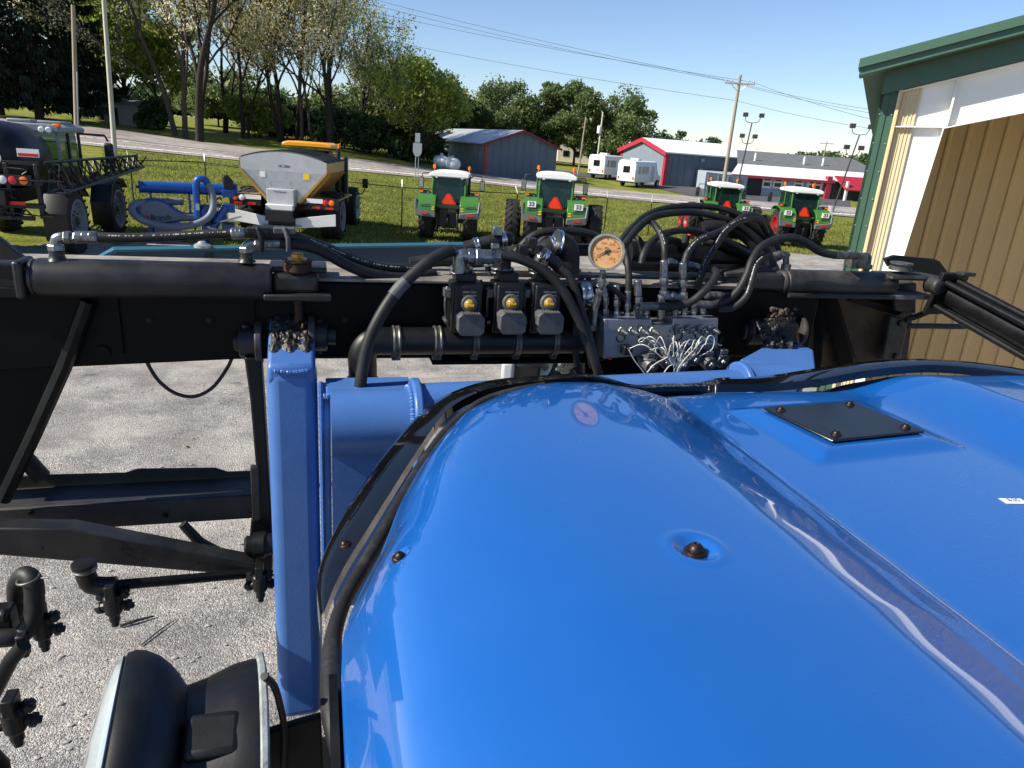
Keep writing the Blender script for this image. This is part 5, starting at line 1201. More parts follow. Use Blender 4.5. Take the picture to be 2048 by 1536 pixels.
b_ = MB(); b_.lathe((.55, -1.36, 2.82), (0, -1, 0), [(0, .17), (.02, .17)], 24); dsc = b_.build('speed_disc', M['white_sticker'], e)
text('number', '30', M['black_mark'], dsc, (.55, -1.385, 2.82), (1, 0, 0), (0, 0, 1), .22, .002, bold=.02)
b_ = MB(); b_.box((1.3, -1.1, 2.98), (.55, .04, .22)); st_ = b_.build('sign_plate', M['white_sticker'], e)
b_ = MB(); b_.box((1.3, -1.125, 2.93), (.5, .01, .08)); b_.build('sign_band', M['lens_red'], st_)
b_ = MB(); b_.box((.95, -1.36, 1.62), (.42, .03, .09)); b_.build('reflector', M['lens_red'], e)
b_ = MB(); b_.box((-.55, -1.36, 1.05), (.6, .03, .42)); pl_ = b_.build('striped_plate', M['veh_black'], e)
for k in range(5): 
    b_ = MB(); b_.prism([V(-.82+k*.12, -1.378, .86), V(-.76+k*.12, -1.378, .86), V(-.80+k*.12, -1.378, 1.24), V(-.86+k*.12, -1.378, 1.24)], V(0, -.004, 0)); b_.build('stripe', M['white_sticker'], pl_)

# ---------------- grain vacuum
P = gd(358, 28.5); az_v = 16+np.degrees(np.arctan((366-1024)/1420*1.05)); e = empty('grain_vacuum', P, heading(az_v), 'blue grain vacuum with looping grey hose between sprayer and spreader truck', 'grain vacuum')
def gv(x, z, y=0.0): return V((x-1560)/226, y, 2.30-(z-640)/226)   # its own face plan, in metres
b_ = MB(); b_.lathe(gv(1252, 738), (1, 0, 0), [(0, .2), (.04, .24), (.06, .2), (3.1, .2), (3.12, .24), (3.2, .22)], 20); b_.build('auger_tube', M['vac_blue'], e)
b_ = MB(); b_.cyl(gv(1230, 738), gv(1252, 738), .04); b_.build('shaft_end', M['veh_black'], e)
b_ = MB(); b_.tube(spline([gv(1660, 960, -.35), gv(1660, 850, -.35), gv(1662, 720, -.35), gv(1680, 660, -.35), gv(1725, 655, -.35), gv(1750, 690, -.35)], 6), .12, 14); b_.build('elbow_pipe', M['vac_blue'], e)
b_ = MB(); hp = spline([gv(1750, 690, -.35), gv(1775, 760, -.4), gv(1780, 860, -.5), gv(1730, 950, -.6), gv(1600, 1010, -.7), gv(1420, 1020, -.75), gv(1270, 980, -.7), gv(1195, 915, -.55), gv(1230, 860, -.3), gv(1400, 850, .1), gv(1560, 850, .3)], 10)
b_.tube(hp, [.115+.012*(i % 2) for i in range(len(hp))], 12); b_.build('suction_hose', M['vac_grey'], e)
b_ = MB(); vol = spline([gv(1215, 905), gv(1250, 850), gv(1330, 822), gv(1420, 835), gv(1480, 880), gv(1560, 930), gv(1700, 935), gv(1700, 985), gv(1560, 990), gv(1450, 1010), gv(1330, 1020), gv(1240, 985), gv(1215, 905)], 6)[:-1]
b_.prism([p+V(0, -.25, 0) for p in vol], V(0, .6, 0)); b_.build('fan_housing', M['vac_blue'], e, bevel=.05, seg=3)
b_ = MB(); ce = gv(1400, 925); b_.prism([ce+(p-ce)*.86+V(0, -.33, 0) for p in vol], V(0, .1, 0)); fc = b_.build('fan_cover', M['vac_grey'], e, bevel=.04, seg=3)
text('lettering', 'Brandt', M['black_mark'], fc, gv(1392, 962, -.335), (1, 0, 0), (0, 0, 1), .24, .002, bold=.012)
b_ = MB(); b_.box(gv(1300, 955, -.34), (.07, .01, .15)); b_.build('logo_mark', M['lens_red'], fc)
b_ = MB(); b_.hexa([gv(1350, 1240, -.3), gv(1520, 1240, -.3), gv(1520, 1240, .5), gv(1350, 1240, .5)], [gv(1330, 1020, -.35), gv(1540, 1020, -.35), gv(1540, 1020, .6), gv(1330, 1020, .6)]); b_.build('air_chamber', M['vac_grey'], e, bevel=.03)
b_ = MB(); b_.box(gv(1560, 1180, .2), (2.6, .14, .16)); b_.box(gv(1560, 1180, -.3), (2.6, .12, .14)); b_.box(gv(1310, 1120, .1), (.14, .9, .9)); b_.build('chassis', M['vac_blue'], e, bevel=.015)
b_ = MB(); b_.box(gv(1330, 810, .1), (.07, .08, .6)); b_.box(gv(1610, 880, .1), (.08, .08, 1.0)); b_.build('support_post', M['vac_blue'], e)
b_ = MB(); b_.tube([gv(1690, 1150, -.2), gv(1880, 860, -.2)], .17, 14); b_.box(gv(1900, 880, -.1), (.4, .4, .3)); b_.box(gv(1720, 960, -.15), (.3, .4, .9)); b_.build('inlet_auger', M['vac_blue'], e, bevel=.02)
b_ = MB(); b_.prism([gv(1870, 740, -.2), gv(1865, 625, -.2), gv(1905, 618, -.2), gv(1945, 660, -.2), gv(1955, 740, -.2)], V(0, .45, 0)); b_.build('spout', M['cab_black'], e, bevel=.04)
b_ = MB(); b_.box(gv(1900, 765, 0), (.42, .5, .26)); b_.build('spout_collar', M['vac_blue'], e, bevel=.02)
b_ = MB(); b_.box(gv(1890, 1040, 0), (.45, .5, .45)); b_.box(gv(1840, 960, .1), (.4, .4, .2)); b_.build('gearbox', M['vac_blue'], e, bevel=.04)
for bq_, bs_ in ((gv(1890, 1000, -.27), (.3, .04, .1)), (gv(1770, 920, -.28), (.2, .03, .3))):
    b_ = MB(); b_.box(bq_, bs_); b_.build('badge', M['veh_black'], e)
b_ = MB(); b_.box(gv(1662, 870, -.48), (.12, .02, .22)); b_.build('label_plate', M['white_sticker'], e)
rg = np.random.default_rng(4)
for k in range(9):
    p = gv(1600+rg.random()*330, 800+rg.random()*330, -.3); b_ = MB(); b_.tube(spline([p, p+V(.2*rg.normal(), -.1, .2*rg.normal()), p+V(.3*rg.normal(), 0, -.3*rg.random())], 5), .03, 6); b_.build('hydraulic_line', M['hose'] if k % 3 else M['white_sticker'], e)
for x in (1340, 1880): wheel(e, gv(x, 1143, .45)*V(1, 1, 0)+UP*.36, .36, .26, M['rim_white'], lugs=16)

# ---------------- long teal blade panel on a small trailer just ahead of the boom
D_ = 8.6
TL, TR = AD(232, 499, 7.4), AD(1010, 487, 9.2); zt_ = (TL[2]+TR[2])/2
TL = AZ(232, 500, zt_); TR = AZ(1010, 488, zt_)
ux = (TR-TL)/np.linalg.norm(TR-TL); uy = np.array([-ux[1], ux[0], 0]); Lw = np.linalg.norm(TR-TL)
e = empty('header_trailer', (TL+TR)/2*V(1, 1, 0), label='long teal steel header on a trailer behind the black boom', cat='header trailer')
o0 = np.array(e.location); pt = lambda a, b_, z: TL*V(1, 1, 0)+ux*a+uy*b_+UP*z-o0
cs = [(0, zt_), (.02, zt_-.25), (.10, zt_-.55), (.22, zt_-.80), (.25, zt_-.80), (.13, zt_-.55), (.05, zt_-.25), (.03, zt_)]
b_ = MB(); b_.prism([pt(0, a, z) for a, z in cs], ux*Lw); b_.build('back_sheet', M['teal'], e, smooth=50)
b_ = MB(); b_.prism([pt(-.02, -.035, zt_-.016), pt(Lw+.02, -.035, zt_-.016), pt(Lw+.02, .035, zt_+.004), pt(-.02, .035, zt_+.004)], UP*.022); b_.prism([pt(-.02, -.03, zt_-.016), pt(-.24, .0, zt_-.13), pt(-.24, .05, zt_-.13), pt(-.02, .035, zt_+.004)], UP*.02); b_.build('top_rim', M['teal_edge'], e)
b_ = MB(); b_.prism([pt(0, .0, zt_-.02), pt(-.22, .02, zt_-.14), pt(-.1, .2, zt_-.7), pt(0, .2, zt_-.7)], -uy*.02); b_.build('end_sheet', M['teal'], e)
b_ = MB(); b_.lathe(pt(.75, -.0, zt_+.012), UP, [(0, .08), (.025, .08), (.04, .05), (.06, .03)], 12); b_.build('bolt', M['galv'], e)
b_ = MB(); b_.box(pt(.8, .02, zt_-.3), (.10, .05, .5)); b_.build('bracket', M['veh_black'], e)
gw_ = G_(1133, 826); wpt = gw_-o0; zr = .46
al_ = float((gw_-TL)@ux); bl_ = float((gw_-TL)@uy)
sa = float((AD(578, 700, 8.2)-TL)@ux)
b_ = MB(); b_.prism([pt(sa-.1, .3, zt_-.85), pt(Lw, .3, zt_-.85), pt(Lw, .42, zt_-.85), pt(sa-.1, .42, zt_-.85)], UP*.1); b_.tube([pt(sa, .36, zt_-.8), pt(sa, .36, .0)], .06, 8)
b_.tube([pt(Lw-.2, .36, zt_-.8), pt(al_-.3, bl_+.3, .75)], .07, 8); b_.build('frame', M['veh_black'], e)
gx_ = G_(1040, 800); b_ = MB(); b_.box(gx_-o0+UP*.42, (.62, .5, .62), rz=-.3); b_.build('tool_box', M['veh_black'], e, bevel=.05)
gx_ = G_(1012, 800); b_ = MB(); b_.box(gx_-o0+UP*.45, (.22, .52, .62), rz=-.3); b_.build('tool_box_lid', M['spreader_grey'], e, bevel=.06)
ob = wheel(e, (0, 0, 0), zr, .26, M['poly_white'], 'wheel', 20, .5); ob.location = Vector(wpt+UP*zr); ob.rotation_euler = (0, 0, math.atan2(uy[1], uy[0])+.35)
ob = wheel(e, (0, 0, 0), zr, .26, M['poly_white'], 'wheel', 20, .5); ob.location = Vector(wpt+UP*zr+uy*1.3+ux*.3); ob.rotation_euler = (0, 0, math.atan2(uy[1], uy[0])+.35)
# ================================================================== the machine the photograph is taken from
SP = empty('field_sprayer', (0, 0, 0), label='blue field sprayer in the foreground with black front boom frame and hydraulic hoses', cat='sprayer')
YB = 1.85
def n_(px, py, y=YB): return AY(px, py, y)
def pth(pts, y=YB): return [AY(p[0], p[1], p[2] if len(p) > 2 else y) for p in pts]
def rp(rpx, P): return rpx/ppm(P)
X = np.array([1.0, 0, 0]); Yv = np.array([0, 1.0, 0])
def part(mb, name, m, parent=SP, **k): return mb.build(name, M[m] if isinstance(m, str) else m, parent, **k)
# ------------------------------------------------------------------ hood
XC = 1.09
def sstep(a, b, x): t = np.clip((x-a)/(b-a), 0, 1); return t*t*(3-2*t)
# front edge of the blue sheet as y(x), mirrored about XC
_bx = np.array([.018, .022, .033, .055, .081, .12, .156, .20, .241, .29, .34, .40, .46, .54, .63, .75, .9, XC])
_by = np.array([.70, .77, .81, .86, .915, 1.03, 1.11, 1.19, 1.255, 1.295, 1.335, 1.37, 1.388, 1.396, 1.402, 1.415, 1.425, 1.425])
def mirr(x): return np.where(x > XC, 2*XC-x, x)
def yfront(x): return np.interp(mirr(x), _bx, _by)
_poly = np.array([(a, b) for a, b in zip(_bx, _by)]+[(2*XC-a, b) for a, b in zip(_bx[::-1], _by[::-1])])
_poly = np.vstack([[(.018, -.6)], _poly, [(2*XC-.018, -.6)]])
def edge_d(x, y):
    d = np.full(np.shape(x), 9.0)
    for (a, b), (c, e) in zip(_poly[:-1], _poly[1:]):
        vx, vy = c-a, e-b; L2 = vx*vx+vy*vy+1e-12
        t = np.clip(((x-a)*vx+(y-b)*vy)/L2, 0, 1); d = np.minimum(d, np.hypot(x-a-t*vx, y-b-t*vy))
    return d
PLATE = np.array([AZ(a, b, 3.712)[:2] for a, b in ((1527, 815), (1667, 881), (1850, 862), (1707, 803))])
PC = PLATE.mean(0)
_dents = []          # (x, y, radius, depth, rim)
_st = np.linspace(0, 1, 401); _sg = np.interp(_st, [0, .20, .56, .68, .85, 1], [0, .235, .305, .40, .40, 0]); _sg = np.convolve(np.pad(_sg, 12, mode='edge'), np.ones(25)/25, 'valid'); _ss = np.concatenate([[0], np.cumsum((_sg[1:]+_sg[:-1])/2)]); _ss /= _ss[-1]
def hood_z(x, y):
    x = np.asarray(x, float); y = np.asarray(y, float); m = mirr(x)
    lobe = 3.747-.085*np.clip((.36-m)/.36, 0, 1)**2-.006*np.clip((m-.40)/.16, 0, 1)**2
    s = np.interp((m-.555)/.212, _st, _ss)
    s = np.where(x > XC, 1-sstep(1.235, 1.50, x+.12*np.clip((y-1.30)/.15, 0, 1)), s)
    z = lobe*(1-s)+(3.690+.002*np.cos((x-XC)*3))*s
    z = z-np.where(x > XC, .010, .008)*np.clip((y-.85)/.6, 0, 1)**2*(1-s)-.010*np.clip((.55-y)/.5, 0, 1)
    z = z+.00016*(np.sin(y*47+x*20)+.7*np.sin(y*23-x*31+1))*np.exp(-((m-.66)/.10)**2)
    d = edge_d(x, y); left = np.clip((.5-m)/.4, 0, 1)
    z = z-(.035+.045*left)*np.exp(-(d/.040)**1.3)
    # raised boss under the plate
    A = PLATE-PC; ang = 0
    u = (x-PC[0]); v = (y-PC[1]); q = np.maximum(np.abs(u*.99+v*.08)/.150, np.abs(v*.99-u*.09)/.115)
    z = z+.013*(1-sstep(.86, 1.25, q))
    for (a, b, r, dp, rim) in _dents:
        rr = np.hypot(x-a, y-b)/r
        z = z-dp*(1-sstep(.45, 1.0, rr))+rim*np.exp(-((rr-1.15)/.22)**2)
    return z
def on_hood(px, py):
    r = ray(px, py); lo, hi = .2, 3.5
    for t in np.linspace(.2, 3.2, 900):
        P = C0+r*t
        if P[2] < float(hood_z(P[0], P[1])): hi = t; break
        lo = t
    for _ in range(30):
        t = (lo+hi)/2; P = C0+r*t
        if P[2] < float(hood_z(P[0], P[1])): hi = t
        else: lo = t
    return C0+r*hi
B1 = on_hood(1392, 1095); B2 = on_hood(800, 1112); D3 = on_hood(985, 820); D4 = on_hood(1430, 787); D5 = on_hood(1553, 777)
_dents += [(B1[0], B1[1], .030, .007, .0012), (B2[0], B2[1]+.0, .013, .004, .0006), (D3[0], D3[1], .014, .002, .0003), (D4[0], D4[1], .02, .003, .0005), (D5[0], D5[1], .02, .003, .0005)]
def axis_pts(a, b, base, focus):
    P = list(np.linspace(a, b, base))
    for c, w_, k in focus: P += list(np.linspace(max(a, c-w_), min(b, c+w_), k))
    P = np.unique(np.round(np.array(P), 5)); keep = [P[0]]
    for p in P[1:]:
        if p-keep[-1] > .0008: keep.append(p)
    return np.array(keep)
hx = axis_pts(.018, 2*XC-.018, 240, [(.04, .025, 30), (B1[0], .045, 46), (B2[0], .02, 20), (D3[0], .02, 14), (D4[0], .03, 14), (D5[0], .03, 14), (.665, .12, 60), (1.515, .12, 40)])
hv = axis_pts(0, 1, 150, [(.985, .015, 24)])
YS = -.35
ys_nodes = np.concatenate([hv, ])
XX, VV = np.meshgrid(hx, hv); YY = YS+(yfront(XX)-YS)*VV
# keep rows level where dents are: add resolution by a second pass of rows
rows = axis_pts(0, 1, 260, [((b[1]-YS)/(float(yfront(b[0]))-YS), .03, 34) for b in (B1, B2, D3, D4, D5)]+[(.985, .015, 24)])
XX, VV = np.meshgrid(hx, rows); YY = YS+(yfront(XX)-YS)*VV; ZZ = hood_z(XX, YY)
hd = MB(); nx, ny = len(hx), len(rows)
hd.v = [tuple(p) for p in np.stack([XX, YY, ZZ], -1).reshape(-1, 3)]
hd.f = [(j*nx+i, j*nx+i+1, (j+1)*nx+i+1, (j+1)*nx+i) for j in range(ny-1) for i in range(nx-1)]
# folded rim all round (front and sides)
rim_i = [j*nx for j in range(ny)]+[(ny-1)*nx+i for i in range(1, nx)]+[j*nx+nx-1 for j in range(ny-2, -1, -1)]
o_ = len(hd.v)
for k, i in enumerate(rim_i):
    x, y, z = hd.v[i]; hd.v.append((x, y, z-(.05 if (x < .03 or x > 2*XC-.03) else .014)))
hd.f += [(rim_i[k], rim_i[k+1], o_+k+1, o_+k) for k in range(len(rim_i)-1)]
HOOD = part(hd, 'hood', 'hood_blue', smooth=50)
# glossy black band: outer and inner runs, mirrored for the right side
bo_ = [(640, 1240, 3.54), (634, 1165, 3.548), (648, 1105, 3.558), (686, 1030, 3.57), (735, 952, 3.58), (800, 868, 3.60), (860, 808, 3.622), (930, 774, 3.655), (1000, 758, 3.678), (1090, 751, 3.696), (1180, 749, 3.704)]
bi_ = [(649, 1222, 3.548), (672, 1165, 3.556), (702, 1110, 3.564), (740, 1050, 3.574), (785, 978, 3.585), (840, 893, 3.606), (893, 822, 3.63), (955, 785, 3.664), (1020, 769, 3.684), (1100, 760, 3.700), (1185, 754, 3.708)]
O_ = [AZ(*p) for p in bo_]; I_ = [AZ(*p) for p in bi_]
# carry on across the middle of the front edge and over the right lobe
for xx in (.72, .80, .90): O_.append(V(xx, 1.495, 3.668)); I_.append(V(xx, 1.443, 3.678))
O_ += [AZ(*p) for p in ((1440, 756, 3.682), (1530, 752, 3.695), (1620, 738, 3.722), (1740, 722, 3.746), (1850, 718, 3.750), (1950, 725, 3.750), (2060, 741, 3.742), (2200, 775, 3.71))]
I_ += [AZ(*p) for p in ((1440, 769, 3.690), (1545, 767, 3.702), (1640, 757, 3.722), (1740, 740, 3.740), (1850, 730, 3.746), (1950, 736, 3.746), (2060, 752, 3.738), (2200, 787, 3.705))]
O_ = spline(O_, 6); I_ = spline(I_, 6)
bd = MB(); k = len(O_); vs = []
for a, b in zip(O_, I_): vs += [a-UP*.035, a-UP*.002, a+(b-a)*.06+UP*.0015, a+(b-a)*.5+UP*.003, b, b-UP*.02]
bd.add(vs, [(i*6+j, i*6+j+1, (i+1)*6+j+1, (i+1)*6+j) for i in range(k-1) for j in range(5)])
BAND = part(bd, 'hood_band', 'gloss_black', smooth=60)
# worn rubber seal in the gap and down the side
def seal(mir):
    pts = [(694, 1600, 3.52, 10), (684, 1500, 3.53, 24), (668, 1420, 3.545, 26), (664, 1330, 3.55, 22), (668, 1262, 3.555, 17), (690, 1195, 3.558, 15), (722, 1138, 3.565, 15), (760, 1075, 3.573, 15), (808, 993, 3.583, 16), (855, 915, 3.60, 14), (903, 850, 3.625, 11), (958, 803, 3.66, 8), (1020, 779, 3.682, 6), (1090, 765, 3.698, 5)]
    P = spline([AZ(*p[:3]) for p in pts], 6); R_ = np.interp(np.linspace(0, len(pts)-1, len(P)), np.arange(len(pts)), [p[3] for p in pts])
    P = [p-UP*.004 for p in P]; rr = [r_/ppm(p) for r_, p in zip(R_, P)]
    if mir: P = [p*V(-1, 1, 1)+V(2*XC, 0, 0) for p in P]
    b_ = MB(); b_.tube(P, rr, 14)
    return part(b_, 'rubber_seal', 'rubber', smooth=80)
seal(False); seal(True)
b_ = MB(); b_.prism([V(.004, .72, 3.58), V(.004, -.2, 3.50), V(.004, -.2, 3.0), V(.004, .72, 3.0)], V(.01, 0, 0)); b_.prism([V(2*XC-.004, .72, 3.58), V(2*XC-.004, -.2, 3.50), V(2*XC-.004, -.2, 3.0), V(2*XC-.004, .72, 3.0)], V(-.01, 0, 0)); b_.prism([V(.03, .78, 3.5), V(XC*2-.03, .78, 3.5), V(XC*2-.03, .78, 2.6), V(.03, .78, 2.6)], V(0, .01, 0))
part(b_, 'engine_shroud', 'paint_black')
def btn(P, r_, h_, m='bolt_dark', nm='bolt', parent=HOOD, nrm=(0, 0, 1)):
    b_ = MB(); b_.lathe(P, nrm, [(-.004, r_*1.35), (.001, r_*1.4), (.0025, r_*1.25), (.003, r_), (h_*.55, r_*.92), (h_*.85, r_*.62), (h_, r_*.30), (h_*.8, r_*.2)], 20); return part(b_, nm, m, parent, smooth=50)
btn(V(B1[0], B1[1], float(hood_z(B1[0], B1[1]))+.001), .0105, .012); btn(V(B2[0], B2[1], float(hood_z(B2[0], B2[1]))+.001), .0075, .009)
for (a, b) in ((942, 789, ), (690, 1093)):
    P = AZ(a, b, 3.65 if a > 900 else 3.562); btn(P+UP*.003, .0075, .008, 'bolt_dark', 'bolt', BAND, (-.25, .1, 1))
# plate on the boss
zp = float(hood_z(PC[0], PC[1]))
b_ = MB(); b_.prism([V(p[0], p[1], zp+.002) for p in PLATE], UP*.006); PL = part(b_, 'cover_plate', 'plate_black', HOOD, bevel=.004, seg=3)
for t in ((.1, .12), (.88, .1), (.12, .88), (.88, .88)):
    q = (PLATE[0]*(1-t[0])+PLATE[3]*t[0])*(1-t[1])+(PLATE[1]*(1-t[0])+PLATE[2]*t[0])*t[1]
    btn(V(q[0], q[1], zp+.008), .0075, .009)
# small sticker, speck and clip
P = on_hood(2026, 1003); b_ = MB(); b_.prism([P+V(-.020, -.006, .0006), P+V(.020, -.012, .0006), P+V(.022, .006, .0006), P+V(-.018, .012, .0006)], UP*.0004); st_ = part(b_, 'sticker', 'white_sticker', HOOD)
text('sticker_print', '8:35', M['black_mark'], HOOD, P+V(0, 0, .001), (1, -.15, 0), (.15, 1, 0), .013, .00005)
P = on_hood(1480, 775); b_ = MB(); b_.tube([P+UP*.002, P+V(.03, -.03, .002)], .0022, 6); part(b_, 'cable_tie', 'white_sticker', HOOD)
# ------------------------------------------------------------------ boom frame
zt, zbm = float(n_(700, 560)[2]), float(n_(700, 715)[2])
BT = V(0, YB, zt)
XL, XR = -1.15, float(n_(1640, 600)[0])
b_ = MB(); b_.prism([V(XL, YB, zbm-.045), V(-.2, YB, zbm-.004), V(XR, YB, zbm-.01), V(XR, YB, zt-.004), V(XL, YB, zt-.004)], Yv*.22); FR_ = part(b_, 'main_beam', 'beam_black', bevel=.008)
b_ = MB(); b_.box(V((XL+XR)/2, YB+.115, zt+.001), (XR-XL, .255, .008)); part(b_, 'beam_top_plate', 'dust_top', bevel=.002)
for px, w_ in ((240, .006), (505, .012)):     # panel seam and stiffeners on the face
    b_ = MB(); b_.box(V(float(n_(px, 650)[0]), YB-.004, (zt+zbm)/2), (w_, .008, zt-zbm-.03)); part(b_, 'stiffener', 'beam_black')
b_ = MB(); b_.cyl(n_(205, 705)-Yv*.006, n_(205, 705), .018); part(b_, 'face_plug', 'beam_black')
b_ = MB(); b_.prism(pth([(1170, 700), (1480, 700), (1640, 700), (1640, 775), (1170, 768)], YB+.10), Yv*.02); part(b_, 'lower_web', 'beam_black')
# lower flange strip beneath the valves
b_ = MB(); b_.box((n_(860, 716)+n_(1180, 716))/2+V(0, .05, 0), (float(n_(1180, 716)[0]-n_(860, 716)[0]), .18, .012)); part(b_, 'valve_tray', 'beam_black', bevel=.003)
# left wing inner frame: plate behind a diagonal tube
W1 = [n_(-260, 585, 1.9), n_(168, 600, 1.9), n_(122, 742, 1.9), n_(2, 1000, 1.9), n_(-260, 1000, 1.9)]
b_ = MB(); b_.prism(W1, Yv*.04); part(b_, 'wing_panel', 'beam_black', bevel=.004)
dp = pth([(176, 603), (128, 735), (70, 865), (6, 1000)], 1.83); b_ = MB(); b_.tube(dp, .017, 8); part(b_, 'diagonal_brace', 'paint_black', smooth=30)
b_ = MB(); b_.tube(pth([(160, 640), (120, 735)], 1.85), [.004, .005], 6); b_.tube(pth([(110, 760), (60, 880)], 1.85), [.004, .004], 6); part(b_, 'weld_bead', 'gloss_black')
b_ = MB(); b_.prism(pth([(-60, 440), (0, 478), (62, 528), (62, 545), (-60, 545)], 1.95), Yv*.02); part(b_, 'wing_gusset', 'cyl_black', bevel=.002)
# lower channel across
zf, zbk = float(n_(300, 1003)[2]), float(n_(300, 1050)[2])
xl_, xr_ = float(n_(-120, 1010)[0]), float(n_(535, 1010)[0])
cf = MB(); cf.prism([V(xl_, YB, zbk), V(xr_, YB, zbk), V(xr_, YB, zf), V(xl_, YB, zf)], Yv*.006); cf.prism([V(xl_, YB+.006, zf-.006), V(xr_, YB+.006, zf-.006), V(xr_, YB+.12, zf-.006), V(xl_, YB+.12, zf-.006)], UP*.006)
part(cf, 'lower_channel', 'channel_black', bevel=.006, seg=3)
zq = float(AY(300, 947, YB+.12)[2])
b_ = MB(); b_.prism(pth([(20, 952), (250, 946), (275, 938), (430, 936), (455, 944), (515, 942), (515, 975), (20, 985)], YB+.125), Yv*.006); part(b_, 'channel_back', 'channel_black', bevel=.002)
for px in (283, 357, 432):
    b_ = MB(); q = n_(px, 941, YB+.124); b_.cyl(q, q-Yv*.002, .0035, n=10); part(b_, 'bolt_hole', 'black_mark')
for px, py, yy in ((60, 1025, YB), (330, 1030, YB), (500, 1028, YB), (395, 985, YB+.06)):
    b_ = MB(); q = n_(px, py, yy); b_.lathe(q, -Yv, [(-.002, .009), (.002, .009), (.003, .0065), (.008, .006), (.009, .003)], 6); part(b_, 'bolt', 'bolt_dark')
for px in (300, 420, 640, 690):
    b_ = MB(); q = n_(px, 640, YB); b_.lathe(q, -Yv, [(-.002, .010), (.002, .010), (.003, .0075), (.009, .007), (.010, .003)], 6); part(b_, 'bolt', 'paint_black')
for px, py in ((242, 1089), (242, 1103), (83, 1098), (396, 1128)):
    b_ = MB(); q = n_(px, py, 1.719); b_.cyl(q-Yv*.001, q, .0045, n=12); part(b_, 'bolt_hole', 'black_mark')
bead([n_(502, 945, 1.785), n_(508, 990, 1.785), n_(512, 1040, 1.785)], .005, m='channel_black') if 'bead' in globals() else None
# sloping angle iron and its tube
b_ = MB(); b_.prism(pth([(-60, 1056), (140, 1058), (510, 1128), (520, 1152), (440, 1148), (-60, 1106)], 1.72), Yv*.05); part(b_, 'angle_iron', 'cyl_black', bevel=.004)
b_ = MB(); b_.tube(pth([(365, 1048), (400, 1085), (440, 1108), (500, 1125)], 1.80), [.012, .014, .016, .012], 12); part(b_, 'feed_hose', 'hose')
b_ = MB(); b_.tube(pth([(40, 905), (62, 930), (85, 955)], 1.95), .022, 12); part(b_, 'feed_hose', 'hose')
# upright beside the blue arm
pl_ = pth([(488, 715), (522, 715), (541, 1000), (546, 1070), (544, 1165), (490, 1165), (512, 940), (500, 800)], 1.80)
b_ = MB(); b_.prism(pl_, Yv*.06); part(b_, 'upright_plate', 'paint_black', bevel=.005)
b_ = MB(); b_.prism(pth([(500, 935), (517, 935), (521, 1040), (505, 1045)], 1.79), Yv*.02); part(b_, 'weld_plate', 'cyl_black', bevel=.003)
q = n_(513, 1090, 1.76); b_ = MB(); b_.lathe(q-X*.03, X, [(0, .02), (.006, .026), (.02, .026), (.022, .034), (.05, .036), (.054, .03), (.08, .028)], 22); part(b_, 'pivot_boss', 'paint_black')
# ------------------------------------------------------------------ pivots at the top of the lift arms
def hub(px0, px1, py, rpx, y=1.84, m='paint_black', m2='paint_black'):
    a, b = n_(px0, py, y), n_(px1, py, y); a = a*V(1, 1, 0)+UP*(a[2]+b[2])/2; b = b*V(1, 1, 0)+UP*a[2]; L_ = b[0]-a[0]; r_ = rp(rpx, a)
    o = MB(); o.lathe(a, X, [(0, r_*.52), (.004, r_*.60), (L_*.22, r_*.60), (L_*.24, r_*.92), (L_*.30, r_), (L_*.95, r_), (L_, r_*.9)], 26); h_ = part(o, 'pivot_hub', m, smooth=35)
    o = MB(); o.cyl(a+X*L_*.55+UP*r_*.9, a+X*L_*.55+UP*r_*1.16, .010, n=6); part(o, 'hub_bolt', m2, h_)
    o = MB(); o.cyl(a+X*L_*.55-UP*r_*.9, a+X*L_*.55-UP*r_*1.2, .009, n=6); part(o, 'hub_bolt', 'zinc_dull', h_)
    return a, b
hub(468, 514, 684, 31, 1.84, 'cyl_black', 'cyl_black'); hub(668, 612, 672, 30, 1.84, 'cyl_black', 'cyl_black')
def cheek(px, py, y, rpx, th):
    c = n_(px, py, y); r_ = rp(rpx, c); o = MB(); o.lathe(c, X, [(0, r_*.96), (.003, r_), (th-.003, r_), (th, r_*.96)], 26); part(o, 'cheek_plate', 'dusty_black', smooth=35)
cheek(512, 684, 1.84, 44, .016); cheek(617, 670, 1.84, 42, .016)
hub(1483, 1520, 662, 29, 1.86, 'mud_black' if 'mud_black' in M else 'cyl_black'); cheek(1522, 658, 1.86, 33, .014); cheek(1590, 660, 1.86, 32, .014)
